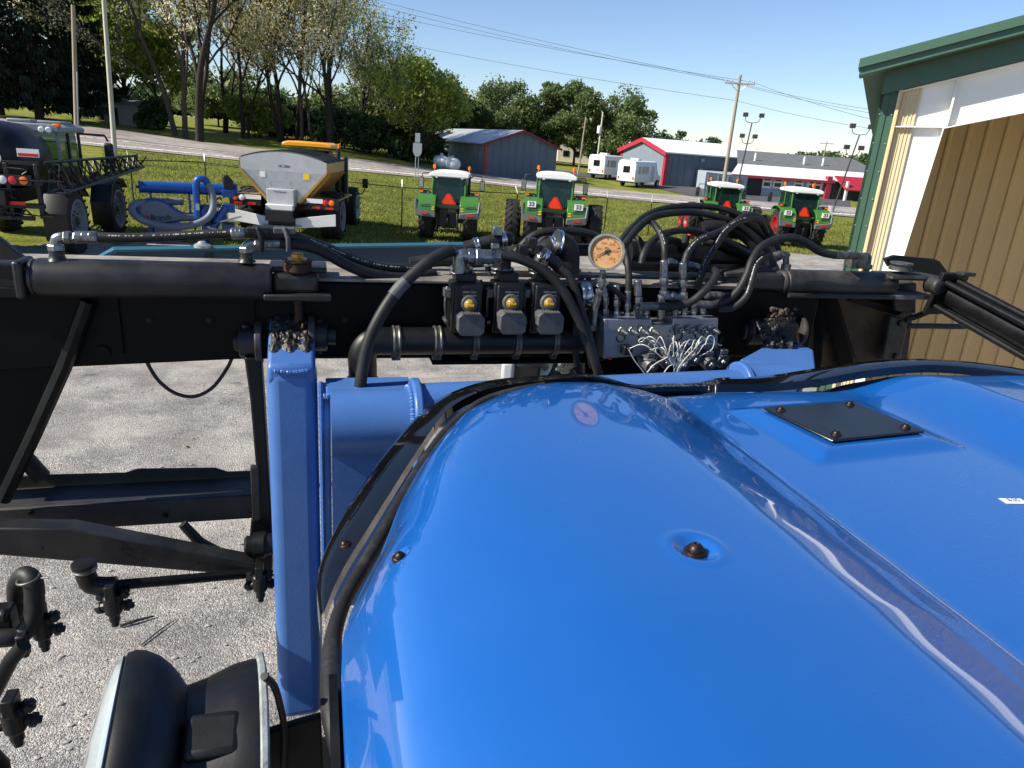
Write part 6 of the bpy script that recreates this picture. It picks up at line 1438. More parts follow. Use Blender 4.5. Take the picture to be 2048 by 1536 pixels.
# ------------------------------------------------------------------ blue lift arms and cross tube
def arm(pxl, pxr, pyk, y0, pxt, knuckle=True):
    A0 = AY(pxl, pyk, y0); B0 = AY(pxr, pyk, y0); x0, x1 = A0[0], B0[0]; z0 = (A0[2]+B0[2])/2
    d = V(0, -.07, -.99755); nrm = V(0, -.99755, .07); L_ = 1.0; th = .12
    e0 = V(0, y0, z0); e1_ = e0+d*L_
    o = MB(); o.hexa([V(x0, 0, 0)+e0, V(x1, 0, 0)+e0, V(x1, 0, 0)+e0-nrm*th, V(x0, 0, 0)+e0-nrm*th], [V(x0, 0, 0)+e1_, V(x1, 0, 0)+e1_, V(x1, 0, 0)+e1_-nrm*th, V(x0, 0, 0)+e1_-nrm*th])
    ob = part(o, 'lift_arm', 'arm_blue', bevel=.030, seg=5)
    # knuckle from the bend up to the pivot
    if not knuckle: return ob, x0, x1, e0, d, nrm
    k = [V(0, y0+.004, z0+.004), V(0, y0+.022, z0+.016), V(0, 1.87, 3.752), V(0, 1.93, 3.715), V(0, 1.94, 3.63), V(0, 1.86, 3.56), V(0, y0+.04, z0-.10), V(0, y0+.0, z0-.03)]
    o = MB(); o.prism([p+X*(x0+.004) for p in k], X*(x1-x0-.008)); part(o, 'arm_knuckle', 'arm_blue', ob, bevel=.010, seg=3)
    return ob, x0, x1, e0, d, nrm
AL, ax0, ax1, ae, ad, an_ = arm(530, 634, 738, 1.70, 0)
rngm = np.random.default_rng(12)
def grease(x0, x1, ya, za, yb_, zb_, seed, m='grease', h_=.010):
    rg = np.random.default_rng(seed); nu_, nv_ = 40, 44; g1 = rg.random((nv_+4, nu_+4)); 
    for _ in range(2): g1 = (g1+np.roll(g1, 1, 0)+np.roll(g1, 1, 1)+np.roll(g1, -1, 0))/4
    g1 = (g1-g1.min())/(g1.max()-g1.min()); g2 = rg.random((nv_+4, nu_+4)); g1 = .65*g1+.35*g2*g1
    nn = V(0, -(zb_-za), (yb_-ya)); nn /= np.linalg.norm(nn); nn = nn if nn[2] > 0 else -nn
    o = MB(); 
    def f(i, j):
        u, v = i/(nu_-1), j/(nv_-1); ed = min(u, 1-u, v, 1-v)*8; lift = min(1, ed)*(g1[j, i])*h_-.0035*max(0, 1-ed)-(.004 if g1[j, i] < .24 else 0)
        uu = u+.02*sin(v*19+seed); return V(x0+(x1-x0)*uu, ya+(yb_-ya)*v+.004*sin(u*17+seed), za+(zb_-za)*v)+nn*(lift+.0035)
    o.grid(f, nu_, nv_); return part(o, 'grease_patch', m, smooth=70)
_t = .16; grease(ax0+.008, ax1-.008, ae[1]+.022+(1.87-ae[1]-.022)*_t, ae[2]+.016+(3.752-ae[2]-.016)*_t, 1.874, 3.7535, 3)
o = MB(); q = n_(572, 668, 1.82); o.ball(q+UP*.008, .008, 10); o.cyl(q, q+UP*.018, .004); part(o, 'grease_nipple', 'zinc')
# weld seam on the knuckle and along the gusset
def bead(pts, r_, name='weld_bead', m='arm_blue', seed=1):
    rg = np.random.default_rng(seed); P = spline(pts, 14); o = MB(); o.tube(P, [r_*(.8+.45*abs(sin(i*1.25))+.15*rg.random()) for i in range(len(P))], 8); return part(o, name, m)
bead([V(ax0+.02, ae[1]-.001, ae[2]-.004), V((ax0+ax1)/2, ae[1]-.002, ae[2]-.008), V(ax1-.02, ae[1]-.001, ae[2]-.004)], .0045)
# gusset plate along the right flank of the arm
gx = ax1+.012
gp = [ae+ad*.075+an_*.004, ae+ad*.045-an_*.012, ae+ad*.05-an_*.06, ae+ad*.30-an_*.14, ae+ad*.62-an_*.10, ae+ad*.62+an_*.016, ae+ad*.35+an_*.022, ae+ad*.14+an_*.018, ae+ad*.10+an_*.014]
o = MB(); o.prism([p+X*gx for p in gp], X*.018); part(o, 'gusset_plate', 'arm_blue', bevel=.004)
bead([ae+ad*(.03+.56*t)+an_*(.010+.008*sin(3*t))+X*(gx-.004) for t in np.linspace(0, 1, 7)], .0055, seed=4)
# cross tube: thick sleeve, collar, thin tube, right collar
yc = 1.60; zt1 = float(AY(750, 782, yc)[2]); R1 = .078; zc1 = zt1-R1
xs0, xs1 = gx+.018, float(AY(822, 800, yc)[0])
o = MB(); o.cyl(V(xs0, yc, zc1), V(xs1, yc, zc1), R1, n=40); part(o, 'tube_sleeve', 'arm_blue', smooth=50)
def collar(xc_, z_, r_in, r_out, th, tail=.14):
    pr_ = [(r_out*cos(a), r_out*sin(a)) for a in np.linspace(0, pi, 16)]
    o = MB(); o.prism([V(xc_, yc+p, z_+q) for p, q in pr_]+[V(xc_, yc-r_out, z_-tail), V(xc_, yc+r_out, z_-tail)], X*th); part(o, 'tube_collar', 'arm_blue', bevel=.006, seg=3)
collar(xs1, zc1, R1, R1+.026, .022)
bead([V(xs1-.003, yc+(R1+.004)*cos(a), zc1+(R1+.004)*sin(a)) for a in np.linspace(pi*.25, pi*1.15, 9)], .006, seed=6)
o = MB(); o.box(V((xs0+xs1)/2, yc+.085, zt1-.020), (xs1-xs0+.02, .12, .012)); part(o, 'top_strap', 'arm_blue', bevel=.003)
o = MB(); o.prism([V(xs0, yc-.02, zc1-R1*.6), V(xs1, yc-.02, zc1-R1*.6), V(xs1, yc-.02, zc1-.5), V(xs0, yc-.02, zc1-.5)], Yv*.02); part(o, 'web_plate', 'arm_blue')
R2 = .055; zc2 = (float(AY(900, 768, yc)[2])+float(AY(1400, 742, yc)[2]))/2-R2
tx0, tx1 = xs1+.022, float(AY(1478, 740, yc)[0])
zA, zB = float(AY(900, 768, yc)[2])-R2, float(AY(1400, 742, yc)[2])-R2
o = MB(); o.cyl(V(tx0, yc, zA), V(tx1, yc, zB), R2, n=36); part(o, 'cross_tube', 'arm_blue', smooth=50)
collar(tx1, zB, R2, R2+.022, .02); o = MB(); o.cyl(V(tx1+.02, yc, zB), V(tx1+.14, yc, zB), R1*.9, n=32); part(o, 'tube_sleeve', 'arm_blue', smooth=50)
AR, rx0, rx1, re_, rd_, rn_ = arm(1525, 1618, 760, 1.66, 0, knuckle=False)
k = pth([(1478, 724), (1518, 703), (1545, 682), (1592, 689), (1624, 705), (1629, 748), (1478, 748)], 1.74)
kA, kB, kC, kD, kE, kF, kG = (AY(*p) for p in ((1478, 724, 1.66), (1630, 748, 1.60), (1478, 756, 1.60), (1544, 684, 1.80), (1594, 690, 1.80), (1626, 706, 1.72), (1516, 704, 1.72)))
o = MB(); o.add([kA, kB, kC, kD, kE, kF, kG], [(0, 6, 5), (6, 3, 4), (6, 4, 5), (0, 5, 1), (0, 1, 2)]); kn_ = part(o, 'arm_knuckle', 'arm_blue', AR, smooth=0); sm_ = kn_.modifiers.new('solid', 'SOLIDIFY'); sm_.thickness = .02; sm_.offset = 0
bv_ = kn_.modifiers.new('bevel', 'BEVEL'); bv_.width = .006; bv_.segments = 3
o = MB(); o.prism(pth([(1536, 646), (1600, 644), (1602, 694), (1545, 690)], 1.77), Yv*.08); part(o, 'pivot_block', 'cyl_black', bevel=.012, seg=3)
q0, q1 = n_(1540, 650, 1.73), n_(1590, 690, 1.73)
grease(float(q0[0]), float(n_(1596, 660, 1.73)[0]), 1.725, float(n_(1560, 700, 1.73)[2]), 1.80, float(n_(1560, 640, 1.80)[2]), 8, 'grease', .02)
rg = np.random.default_rng(5); o = MB()
for k in range(34): 
    q = n_(1562+18*rg.normal()*.9, 632+11*rg.normal(), 1.78+.02*rg.random()); o.ball(q, .004+.005*rg.random(), 6, (1.2, 1, .8))
o = part(o, 'mud_clump', 'mud'); o['kind'] = 'stuff'
# ------------------------------------------------------------------ hydraulic cylinders
def cylinder(a, b, r_, m='cyl_black'):
    d = (b-a); L_ = np.linalg.norm(d); d = d/L_
    o = MB(); o.lathe(a, d, [(0, r_*.80), (.004, r_*.92), (.010, r_*.95), (.012, r_*.90), (.016, r_*.90), (.018, r_*.985), (.026, r_), (L_-.02, r_), (L_-.018, r_*.99), (L_-.004, r_*.97), (L_, r_*.88)], 40); return part(o, 'hydraulic_cylinder', m, smooth=40)
ca, cb = n_(62, 555, YB-.02), n_(545, 563, YB-.02); cz = (ca[2]+cb[2])/2; ca[2] = cz; cb[2] = cz; rc = .5*(rp(38, ca)+rp(37, cb))
CY = cylinder(ca, cb, rc)
o = MB(); o.box(ca+V(-.06, 0, .0), (.11, .05, .07)); o.box(ca+V(-.012, 0, 0), (.02, .085, .085)); part(o, 'rod_eye', 'cyl_black', CY, bevel=.006)
o = MB(); o.prism(pth([(-60, 520), (58, 536), (58, 566), (30, 580), (30, 560), (-60, 555)], 1.80), Yv*.012); o.prism(pth([(-60, 572), (32, 575), (55, 585), (40, 596), (-60, 596)], 1.80), Yv*.06); part(o, 'cylinder_bracket', 'paint_black', bevel=.003)
q = cb; o = MB(); o.box(q+V(.055, 0, .0), (.11, .055, .05)); part(o, 'cylinder_eye', 'cyl_black', CY, bevel=.012, seg=3)
cp = n_(596, 560, YB-.02); cp[2] = cz
o = MB(); o.box(cp+V(.0, .01, -.030), (.16, .12, .016)); o.box(cp+V(.0, .05, .030), (.14, .10, .014)); part(o, 'cylinder_lug', 'cyl_black', bevel=.004)
o = MB(); o.lathe(cp+UP*.026, UP, [(0, .030), (.004, .034), (.022, .034), (.026, .030), (.0265, .036), (.030, .036), (.031, .02)], 26); part(o, 'pin_collar', 'rust')
o = MB(); o.lathe(cp+UP*.057, UP, [(0, .026), (.003, .026), (.0035, .016), (.014, .016), (.016, .013)], 6); o2 = part(o, 'pin_bolt', 'brass', smooth=20)
o = MB(); o.cyl(cp-UP*.12, cp+UP*.03, .014); o.lathe(cp-UP*.115, UP, [(0, .012), (.012, .016), (.02, .016)], 6); part(o, 'hinge_pin', 'bolt_dark')
o = MB(); o.tube([cp-UP*.10+V(.01, -.02, 0), cp-UP*.135+V(.004, -.02, 0)], .004, 6); part(o, 'split_pin', 'brass')
def hexnut(o, P, d, r_, L_): o.lathe(P, d, [(0, r_*.92), (.002, r_), (L_-.002, r_), (L_, r_*.92)], 6)
def elbow_port(px, py0, py1, px2, y=YB-.02, m='zinc', r_=.0115):
    """weld boss, nut and 90 degree fitting whose free end points to +X at photo column px2"""
    b0 = n_(px, py0, y); t0 = n_(px, py1, y); x2 = n_(px2, py1, y)
    b0[0] = t0[0]
    o = MB(); o.lathe(b0-UP*.004, UP, [(0, r_*1.9), (.006, r_*1.5), (.012, r_*1.35), (.022, r_*1.35)], 20); part(o, 'port_boss', 'cyl_black', smooth=35)
    f_ = MB(); hexnut(f_, b0+UP*.018, UP, r_*1.5, .014)
    x2[2] = t0[2]; x2[1] = t0[1]
    f_.tube(spline([b0+UP*.03, t0-UP*r_*1.2, t0-UP*r_*.35+X*r_*.35, t0+X*r_*1.2, t0+X*r_*1.8], 5), r_, 12)
    hexnut(f_, t0+X*r_*1.7, X, r_*1.35, .014); f_.cyl(t0+X*(r_*1.7+.014), x2, r_*.85, n=14); hexnut(f_, t0+X*(r_*1.7+.020), X, r_*1.25, .010)
    part(f_, 'elbow_fitting', m, smooth=25); return x2
def ferrule(a, b, r_, m='zinc'):
    d = b-a; L_ = np.linalg.norm(d); o = MB(); o.lathe(a, d/L_, [(0, r_*.85), (.003, r_), (L_*.3, r_*1.02), (L_*.33, r_*.97), (L_*.36, r_*1.02), (L_*.6, r_*1.02), (L_*.63, r_*.97), (L_*.66, r_*1.02), (L_-.003, r_), (L_, r_*.9)], 18); return part(o, 'crimp_ferrule', m, smooth=25)
def hose(pts, rpx, y=YB, m='hose', name='hydraulic_hose', n=10, printed=None):
    P = spline(pth(pts, y), n); r_ = rp(rpx, P[len(P)//2]); o = MB(); o.tube(P, r_, 14); h_ = part(o, name, m, smooth=60)
    if printed:                        # a dashed line of printing along the hose
        o = MB(); rg = np.random.default_rng(int(rpx*100+len(P))); i0, i1 = int(printed[0]*(len(P)-1)), int(printed[1]*(len(P)-1))
        for i in range(i0, i1):
            a, b = P[i], P[i+1]; t_ = (b-a)/np.linalg.norm(b-a); vw = C0-a; vw -= t_*(vw@t_); vw /= np.linalg.norm(vw); s_ = np.cross(t_, vw)
            up_ = vw*cos(.35)+s_*(sin(.35) if s_[2] > 0 else -sin(.35)); up_ /= np.linalg.norm(up_); sd_ = np.cross(t_, up_)
            u = 0
            Ls = np.linalg.norm(b-a)
            while u < Ls-.004:
                l_ = .0015+.004*rg.random(); hh = r_*(.10+.10*rg.random()); c = a+t_*u+up_*(r_*1.012)
                if rg.random() < .8: o.prism([c-sd_*hh, c+t_*l_-sd_*hh, c+t_*l_+sd_*hh*.4, c+sd_*hh*.6], up_*.0003)
                u += l_+.0015+.002*rg.random()
        if o.v: part(o, 'hose_print', 'hose_print', h_, smooth=0)
    return h_
f1 = elbow_port(109, 517, 474, 148); f2 = elbow_port(492, 520, 486, 520)
ferrule(n_(150, 474, YB-.02), n_(196, 474.5, YB-.02), .0135)
hose([(192, 474, 1.83), (260, 475.5, 1.83), (340, 473, 1.83), (420, 468.5, 1.83), (468, 467, 1.83)], 9.5, printed=(.1, .95))
ferrule(n_(462, 467, 1.83), n_(490, 466, 1.83), .0135)
hose([(486, 466, 1.83), (540, 468, 1.83), (600, 476, 1.84), (640, 490, 1.86), (690, 512, 1.88), (750, 531, 1.9), (810, 538, 1.92), (860, 536, 1.95)], 9, printed=(.35, .95))
ferrule(n_(520, 486.5, 1.83), n_(562, 486, 1.83), .0135)
hose([(560, 486, 1.83), (600, 489, 1.83), (640, 500, 1.84), (690, 528, 1.85), (735, 546, 1.86), (800, 556, 1.88), (870, 548, 1.92)], 11)
hose([(585, 478, 1.86), (640, 487, 1.87), (700, 510, 1.9), (770, 530, 1.95), (850, 532, 1.98)], 6)
for px in (520, 573):        # hose clamp bars
    o = MB(); q = n_(px, 476, 1.82); o.tube(spline([q+V(-.004, -.014, .026), q+V(.004, -.022, .0), q+V(.004, -.016, -.030)], 5), .006, 8); o.box(q+V(-.004, 0, .018), (.05, .03, .014)); part(o, 'hose_clamp', 'plastic_grey' if px == 573 else 'plastic_black', bevel=.002)
o = MB(); q = n_(545, 470, 1.83); o.box(q+UP*.012, (.09, .04, .016)); part(o, 'clamp_block', 'plastic_black', bevel=.003)
# hanging cable loop below the beam
hose([(470, 700, 1.86), (455, 735, 1.86), (425, 775, 1.86), (388, 793, 1.86), (350, 786, 1.86), (318, 762, 1.86), (296, 728, 1.86), (288, 700, 1.87)], 3.6, name='cable')
# ------------------------------------------------------------------ section valves
pipe = [n_(735, 688, 1.80), n_(1165, 676, 1.80)]; pz = (pipe[0][2]+pipe[1][2])/2; pipe[0][2] = pipe[1][2] = pz
RPI = .036
o = MB(); o.cyl(pipe[0]+X*.02, pipe[1], RPI, n=28); part(o, 'valve_manifold_pipe', 'plastic_black', smooth=50)
o = MB(); o.tube(spline([pipe[0]+X*.05, pipe[0]+X*.01, pipe[0]-X*.012-UP*.03, pipe[0]-X*.012-UP*.08, pipe[0]-X*.012-UP*.20], 6), RPI*1.02, 22); part(o, 'pipe_elbow', 'plastic_black', smooth=50)
def band_clamp(c, ax_, r_, w_=.020, m='zinc_dull'):
    ax_ = np.array(ax_, float)/np.linalg.norm(ax_); o = MB(); o.lathe(c-ax_*w_/2, ax_, [(0, r_), (0, r_*1.12), (w_*.2, r_*1.16), (w_*.35, r_*1.10), (w_*.65, r_*1.10), (w_*.8, r_*1.16), (w_, r_*1.12), (w_, r_)], 30); k_ = part(o, 'band_clamp', m, smooth=30)
    s_ = np.cross(ax_, UP); s_ = s_/np.linalg.norm(s_) if np.linalg.norm(s_) > .1 else X
    o = MB(); o.box(c-UP*r_*1.18, (w_*1.1, .03, .012)); o.cyl(c-UP*r_*1.2-Yv*.02, c-UP*r_*1.2+Yv*.025, .004, n=8); part(o, 'clamp_bolt', 'zinc_dull', k_)
for px in (792, 874): band_clamp(n_(px, 680, 1.80)*V(1, 1, 0)+UP*pz, X, RPI)
o = MB(); q = pipe[0]-X*.012-UP*.12; o.lathe(q, UP, [(0, RPI*1.03), (0, RPI*1.1), (.022, RPI*1.1), (.022, RPI*1.03)], 26); o.tube([q+V(.04, -.02, .01), q+V(.085, -.03, -.012)], [.006, .010], 8); part(o, 'hose_clip', 'zinc_dull')
VX = [(938, 609), (1022, 606), (1097, 606)]
for i, (kx, ky) in enumerate(VX):
    y_ = 1.745; c = n_(kx, 618, y_); s_ = 1/ppm(c); px = lambda a: a*s_
    rt = V(*CR); upv = UP
    fw = px(64); fh = px(104)
    root_c = c+V(px(-4), 0, 0)
    o = MB(); o.box(root_c+V(0, .034, px(0)), (fw, .06, fh)); bd_ = part(o, 'section_valve', 'plastic_black', bevel=.006, seg=3)
    o = MB(); o.box(root_c+V(0, -.001, 0), (fw*.84, .012, fh*.92)); part(o, 'front_cover', 'plastic_black', bd_, bevel=.004, seg=2)
    o = MB(); o.box(root_c+V(0, .05, fh*.56), (fw*.66, .05, fh*.18)); o.box(root_c+V(px(-6), .05, fh*.72), (px(16), .02, fh*.22)); part(o, 'cable_plug', 'plastic_black', bd_, bevel=.003)
    for rr, (ta, hh) in enumerate((('SERIES 2-WAY', .0058), ('12V DC MOTOR', .0050), ('- READ MANUAL -', .0046))):
        text('valve_print', ta, M['hose_print'], bd_, root_c+V(px(2), -.0075, fh*(.34-.065*rr)), (1, 0, 0), (0, 0, 1), hh, .00004)
    kc = n_(kx, ky, y_-.012); ndir = V(.0, -1, .12)
    o = MB(); o.lathe(kc+Yv*.012, ndir, [(0, px(17)), (.014, px(17)), (.018, px(15)), (.018, px(12))], 26); part(o, 'indicator_ring', 'plastic_grey', bd_, smooth=40)
    o = MB(); o.lathe(kc, ndir, [(0, px(11)), (.006, px(11)), (.013, px(9.2)), (.017, px(5)), (.0185, .0005)], 22); part(o, 'indicator_lens', 'amber', bd_, smooth=60)
    o = MB(); o.box(kc+V(0, -.0165, .001), (px(14), .004, px(4))); part(o, 'indicator_flag', 'yellow_sticker', bd_)
    bc = n_(kx+5, ky+42, y_-.048); hw_, hh_ = px(27), px(22)
    sec = [(-hw_, -hh_*.55), (-hw_*.72, -hh_), (hw_*.72, -hh_), (hw_, -hh_*.7), (hw_, hh_*.55), (hw_*.72, hh_), (-hw_*.72, hh_), (-hw_, hh_*.7)]
    o = MB(); o.prism([bc+V(a, 0, b) for a, b in sec], Yv*.075); cv = part(o, 'motor_cap', 'plastic_grey', bd_, bevel=.003)
    o = MB()
    for k in range(7): o.box(bc+V(-hw_*.62+k*hw_*.2, .012, hh_*1.0), (hw_*.10, .03, .004))
    part(o, 'cap_rib', 'plastic_grey', bd_)
    band_clamp(n_(kx+10, 680, 1.80)*V(1, 1, 0)+UP*pz, X, RPI, .016)
    o = MB(); q = root_c+V(px(-38), .03, 0); o.box(q+UP*px(28), (px(12), .03, px(16))); o.tube(spline([q+UP*px(40), q+V(px(-4), -.01, px(10)), q+UP*px(-22)], 5), .0035, 6); o.cyl(q-UP*px(30)-Yv*.02, q-UP*px(30)+Yv*.03, .005, n=8); part(o, 'valve_bolt', 'zinc_dull', bd_)
    o = MB(); q = root_c+V(px(-5), .07, fh*.5); o.lathe(q, UP, [(0, .022), (.01, .024), (.014, .03), (.026, .03), (.03, .022), (.05, .022)], 20); part(o, 'valve_outlet', 'plastic_black' if i else 'zinc', bd_, smooth=30)
    band_clamp(q+UP*.02, UP, .027, .016, 'zinc')
# galvanised tee above the first valve
a, b = n_(915, 512, 1.77), n_(1000, 508, 1.77); b[2] = a[2]
o = MB(); o.tube(spline([n_(918, 545, 1.77), n_(918, 527, 1.77), a+V(.008, 0, .0), a+V(.03, 0, .0)], 5), .0165, 16); o.lathe(a+X*.025, X, [(0, .0165), (.002, .020), (.014, .020), (.016, .016), (.020, .016), (.022, .019), (.060, .019), (.062, .015), (.068, .015), (.070, .013), (.085, .013)], 20); part(o, 'pipe_elbow', 'zinc', smooth=35)
o = MB(); hexnut(o, a+X*.045, X, .022, .016); hexnut(o, a+X*.088, X, .016, .016); part(o, 'pipe_nut', 'zinc', smooth=20)
o = MB(); o.box(n_(898, 500, 1.78), (.028, .014, .016)); o.box(n_(990, 492, 1.78), (.02, .014, .014)); part(o, 'clamp_screw', 'zinc', bevel=.002)
hose([(905, 500, 1.77), (880, 510, 1.76), (845, 533, 1.74), (800, 575, 1.72), (762, 630, 1.70), (735, 690, 1.69), (722, 760, 1.68), (716, 830, 1.68)], 12.5, name='spray_hose')
for u0, u1 in (((795, 580, 1.715), (778, 605, 1.707)), ):
    o = MB(); o.tube(spline(pth([(812, 563, 1.724), (800, 575, 1.72), (786, 592, 1.713)]), 4), rp(13.3, n_(800, 575, 1.72)), 14); part(o, 'hose_sleeve', 'plastic_grey')
hose([(1005, 511, 1.77), (1040, 518, 1.76), (1085, 540, 1.75), (1120, 572, 1.74), (1145, 615, 1.73), (1165, 660, 1.72), (1190, 725, 1.70), (1200, 760, 1.70)], 9.5, name='spray_hose')
hose([(1120, 535, 1.77), (1143, 560, 1.76), (1160, 610, 1.75), (1178, 670, 1.72), (1192, 720, 1.70)], 8, name='spray_hose')
# rubber hose stubs, elbows and clamps on top of the beam
def stub(pts, rpx, y, clamps=(), m='hose'):
    P = spline(pth(pts, y), 6); o = MB(); o.tube(P, rp(rpx, P[0]), 18); part(o, 'hose_stub', m, smooth=60)
    for t in clamps:
        i = min(int(t*(len(P)-1)), len(P)-2); d = P[i+1]-P[i]; band_clamp(P[i], d, rp(rpx, P[0]), .014, 'steel')
stub([(930, 497), (965, 488), (1000, 480), (1015, 478)], 14, 1.84, (.25, .8))
o = MB(); q = n_(1015, 478, 1.84); o.ball(q, rp(15, q), 16); part(o, 'hose_end', 'hose')
o = MB(); o.box(n_(994, 462, 1.82), (.024, .02, .022)); o.cyl(n_(985, 466, 1.82), n_(1003, 460, 1.82), .005, n=8); part(o, 'clamp_screw', 'zinc', bevel=.002)
stub([(1060, 520), (1090, 500), (1115, 492)], 20, 1.86, (.35, .85)); stub([(1135, 545), (1135, 510), (1128, 492), (1110, 486)], 24, 1.84, (.95,))
stub([(985, 540), (985, 520), (992, 505)], 15, 1.86, (.4,)); stub([(1080, 545), (1082, 522), (1100, 512)], 16, 1.80, (.6,)); stub([(1085, 508), (1105, 522), (1120, 535)], 13, 1.78, (.15,))
stub([(880, 560), (960, 556), (1050, 553), (1160, 548)], 11, 1.93); stub([(820, 528), (880, 520), (960, 522), (1050, 500), (1180, 500)], 13, 2.0)
stub([(1030, 505), (1070, 470), (1120, 462), (1180, 468), (1230, 495)], 8, 1.95); stub([(1060, 500), (1100, 470), (1150, 462), (1205, 480)], 6, 1.98)
for px, py in ((1045, 500), (1063, 486), (1040, 515), (1075, 500)):
    o = MB(); o.box(n_(px, py, 1.82), (.028, .03, .026)); part(o, 'plug_connector', 'plastic_black', bevel=.003)
# bracket strip
o = MB(); o.box((n_(1150, 553, 1.83)+n_(1480, 556, 1.83))/2, (float(n_(1480, 556, 1.83)[0]-n_(1150, 553, 1.83)[0]), .03, .008)); part(o, 'valve_rail', 'cyl_black')
band_clamp(n_(1168, 590, 1.80), X+UP*.1, .032, .03, 'steel'); 
# ------------------------------------------------------------------ gauge
gc = n_(1214, 503, 1.72); gn = (C0-gc)*V(1, 1, .4)+V(-.25, 0, .0); gn /= np.linalg.norm(gn); gr = rp(37, gc)
o = MB(); o.lathe(gc-gn*.016, gn, [(0, gr*.80), (.004, gr*.95), (.020, gr*.96), (.022, gr), (.030, gr), (.032, gr*.97), (.032, gr*.86), (.026, gr*.85)], 48); GA_ = part(o, 'pressure_gauge', 'steel', smooth=35)
o = MB(); o.lathe(gc+gn*.010, gn, [(0, gr*.86), (.001, gr*.86)], 48); part(o, 'dial', 'dial', GA_)
gu = UP-gn*(UP@gn); gu /= np.linalg.norm(gu); gs = np.cross(gu, gn)
o = MB(); o2 = MB()
for k in range(41):
    a = radians(225-270*k/40); dv = gs*cos(a)+gu*sin(a); tv = np.cross(gn, dv); big = k % 5 == 0
    r0, r1, w_ = gr*(.62 if big else .70), gr*.76, gr*(.016 if big else .009); c = gc+gn*.0115
    (o if k % 2 else o2).prism([c+dv*r0-tv*w_, c+dv*r1-tv*w_, c+dv*r1+tv*w_, c+dv*r0+tv*w_], gn*.0004)
part(o, 'scale_mark', 'red_mark', GA_, smooth=0); part(o2, 'scale_mark', 'black_mark', GA_, smooth=0)
for s_, a in (('0', 225), ('1000', 165), ('2000', 112), ('3000', 60), ('4000', 8), ('5000', -45)):
    dv = gs*cos(radians(a))+gu*sin(radians(a)); text('dial_number', s_, M['red_mark'], GA_, gc+gn*.010+dv*gr*.48, gs, gu, gr*.17, .00004)
text('dial_number', 'PSI', M['black_mark'], GA_, gc+gn*.010+gu*gr*.18, gs, gu, gr*.18, .00004)
dv = gs*cos(radians(209))+gu*sin(radians(209)); tv = np.cross(gn, dv)
o = MB(); o.prism([gc+gn*.013-tv*gr*.05-dv*gr*.25, gc+gn*.013+dv*gr*.72, gc+gn*.013+tv*gr*.05-dv*gr*.25], gn*.0008); o.lathe(gc+gn*.0125, gn, [(0, gr*.10), (.003, gr*.08)], 14); part(o, 'needle', 'black_mark', GA_, smooth=0)
o = MB(); g0 = n_(1206, 541, 1.73); g1_ = n_(1200, 585, 1.74); d = g1_-g0; hexnut(o, g0, d/np.linalg.norm(d), .008, .012); o.cyl(g0, g1_, .0065, n=12); hexnut(o, g0+d*.35, d/np.linalg.norm(d), .0115, .024); hexnut(o, g0+d*.85, d/np.linalg.norm(d), .012, .012)
o.tube(spline(pth([(1200, 580, 1.74), (1196, 600, 1.745), (1190, 620, 1.75), (1187, 650, 1.75)]), 5), .0085, 12); part(o, 'gauge_stem', 'zinc', smooth=25)
# ------------------------------------------------------------------ hydraulic manifold block with solenoids
yM = 1.74
def blk(pts, dpt, m, name, bev=.003, y=yM, parent=SP): o = MB(); o.prism(pth(pts, y), Yv*dpt); return part(o, name, m, parent, bevel=bev)
MN = blk([(1208, 718), (1208, 638), (1304, 638), (1304, 650), (1346, 650), (1346, 637), (1437, 636), (1435, 700), (1330, 706)], .10, 'alu', 'hydraulic_manifold')
for px, py in ((1296, 663), (1301, 671), (1372, 665), (1388, 670), (1404, 673), (1340, 662), (1337, 672)):
    o = MB(); q = n_(px, py, yM-.0005); o.cyl(q-Yv*.0006, q, .0022, n=10); part(o, 'bolt_hole', 'black_mark', MN)
for gx0, gx1, yy in ((1240, 1302, 659), (1352, 1420, 656)):
    for k in range(4):
        q = n_(gx0+(gx1-gx0)*k/3, yy, yM); o = MB(); dr = V(.22, -1, -.10); dr /= np.linalg.norm(dr)
        hexnut(o, q, dr, .0125, .012); o.lathe(q+dr*.012, dr, [(0, .0125), (.002, .013), (.003, .0085), (.014, .008), (.015, .0055), (.026, .005), (.028, .003)], 16); part(o, 'relief_cartridge', 'zinc', MN, smooth=25)
for px, py in ((1242, 676), (1286, 673), (1357, 672), (1399, 670), (1424, 664)):
    o = MB(); q = n_(px, py, yM-.003); o.tube([q+V(.012*cos(a), 0, .012*sin(a)) for a in np.linspace(0, 2*pi, 20)], .0016, 6, caps=False); part(o, 'o_ring', 'black_mark', MN)
SOL = [(1288, 716), (1322, 710), (1352, 712), (1378, 706), (1404, 712), (1432, 709)]
for k, (px, py) in enumerate(SOL):
    q = n_(px, py, yM); dr = V(.10, -1, -.22); dr /= np.linalg.norm(dr); r_ = .021; Lq = .055 if k % 2 == 0 else .045
    o = MB(); o.lathe(q+Yv*.01, dr, [(0, r_*.8), (.012, r_*.8), (.013, r_), (Lq, r_), (Lq+.003, r_*.92)], 24); s1 = part(o, 'solenoid', 'solenoid_grey', MN, smooth=35)
    o = MB(); hexnut(o, q+dr*(Lq-.008), dr, .0095, .008); o.lathe(q+dr*(Lq-.001), dr, [(0, .005), (.006, .0045)], 12); part(o, 'solenoid_nut', 'zinc', MN, smooth=20)
    o = MB(); o.box(q+dr*.028+UP*.024, (.022, .024, .014)); part(o, 'solenoid_plug', 'plastic_grey', MN, bevel=.002)
o = MB(); dr = V(-.05, -1, -.1); q = n_(1250, 696, yM); o.box(q+dr*.012, (.026, .03, .026)); part(o, 'solenoid_plug', 'plastic_black', MN, bevel=.003)
o = MB(); o.box(n_(1220, 717, yM-.002), (.010, .004, .006)); part(o, 'red_tab', 'red_sticker', MN)
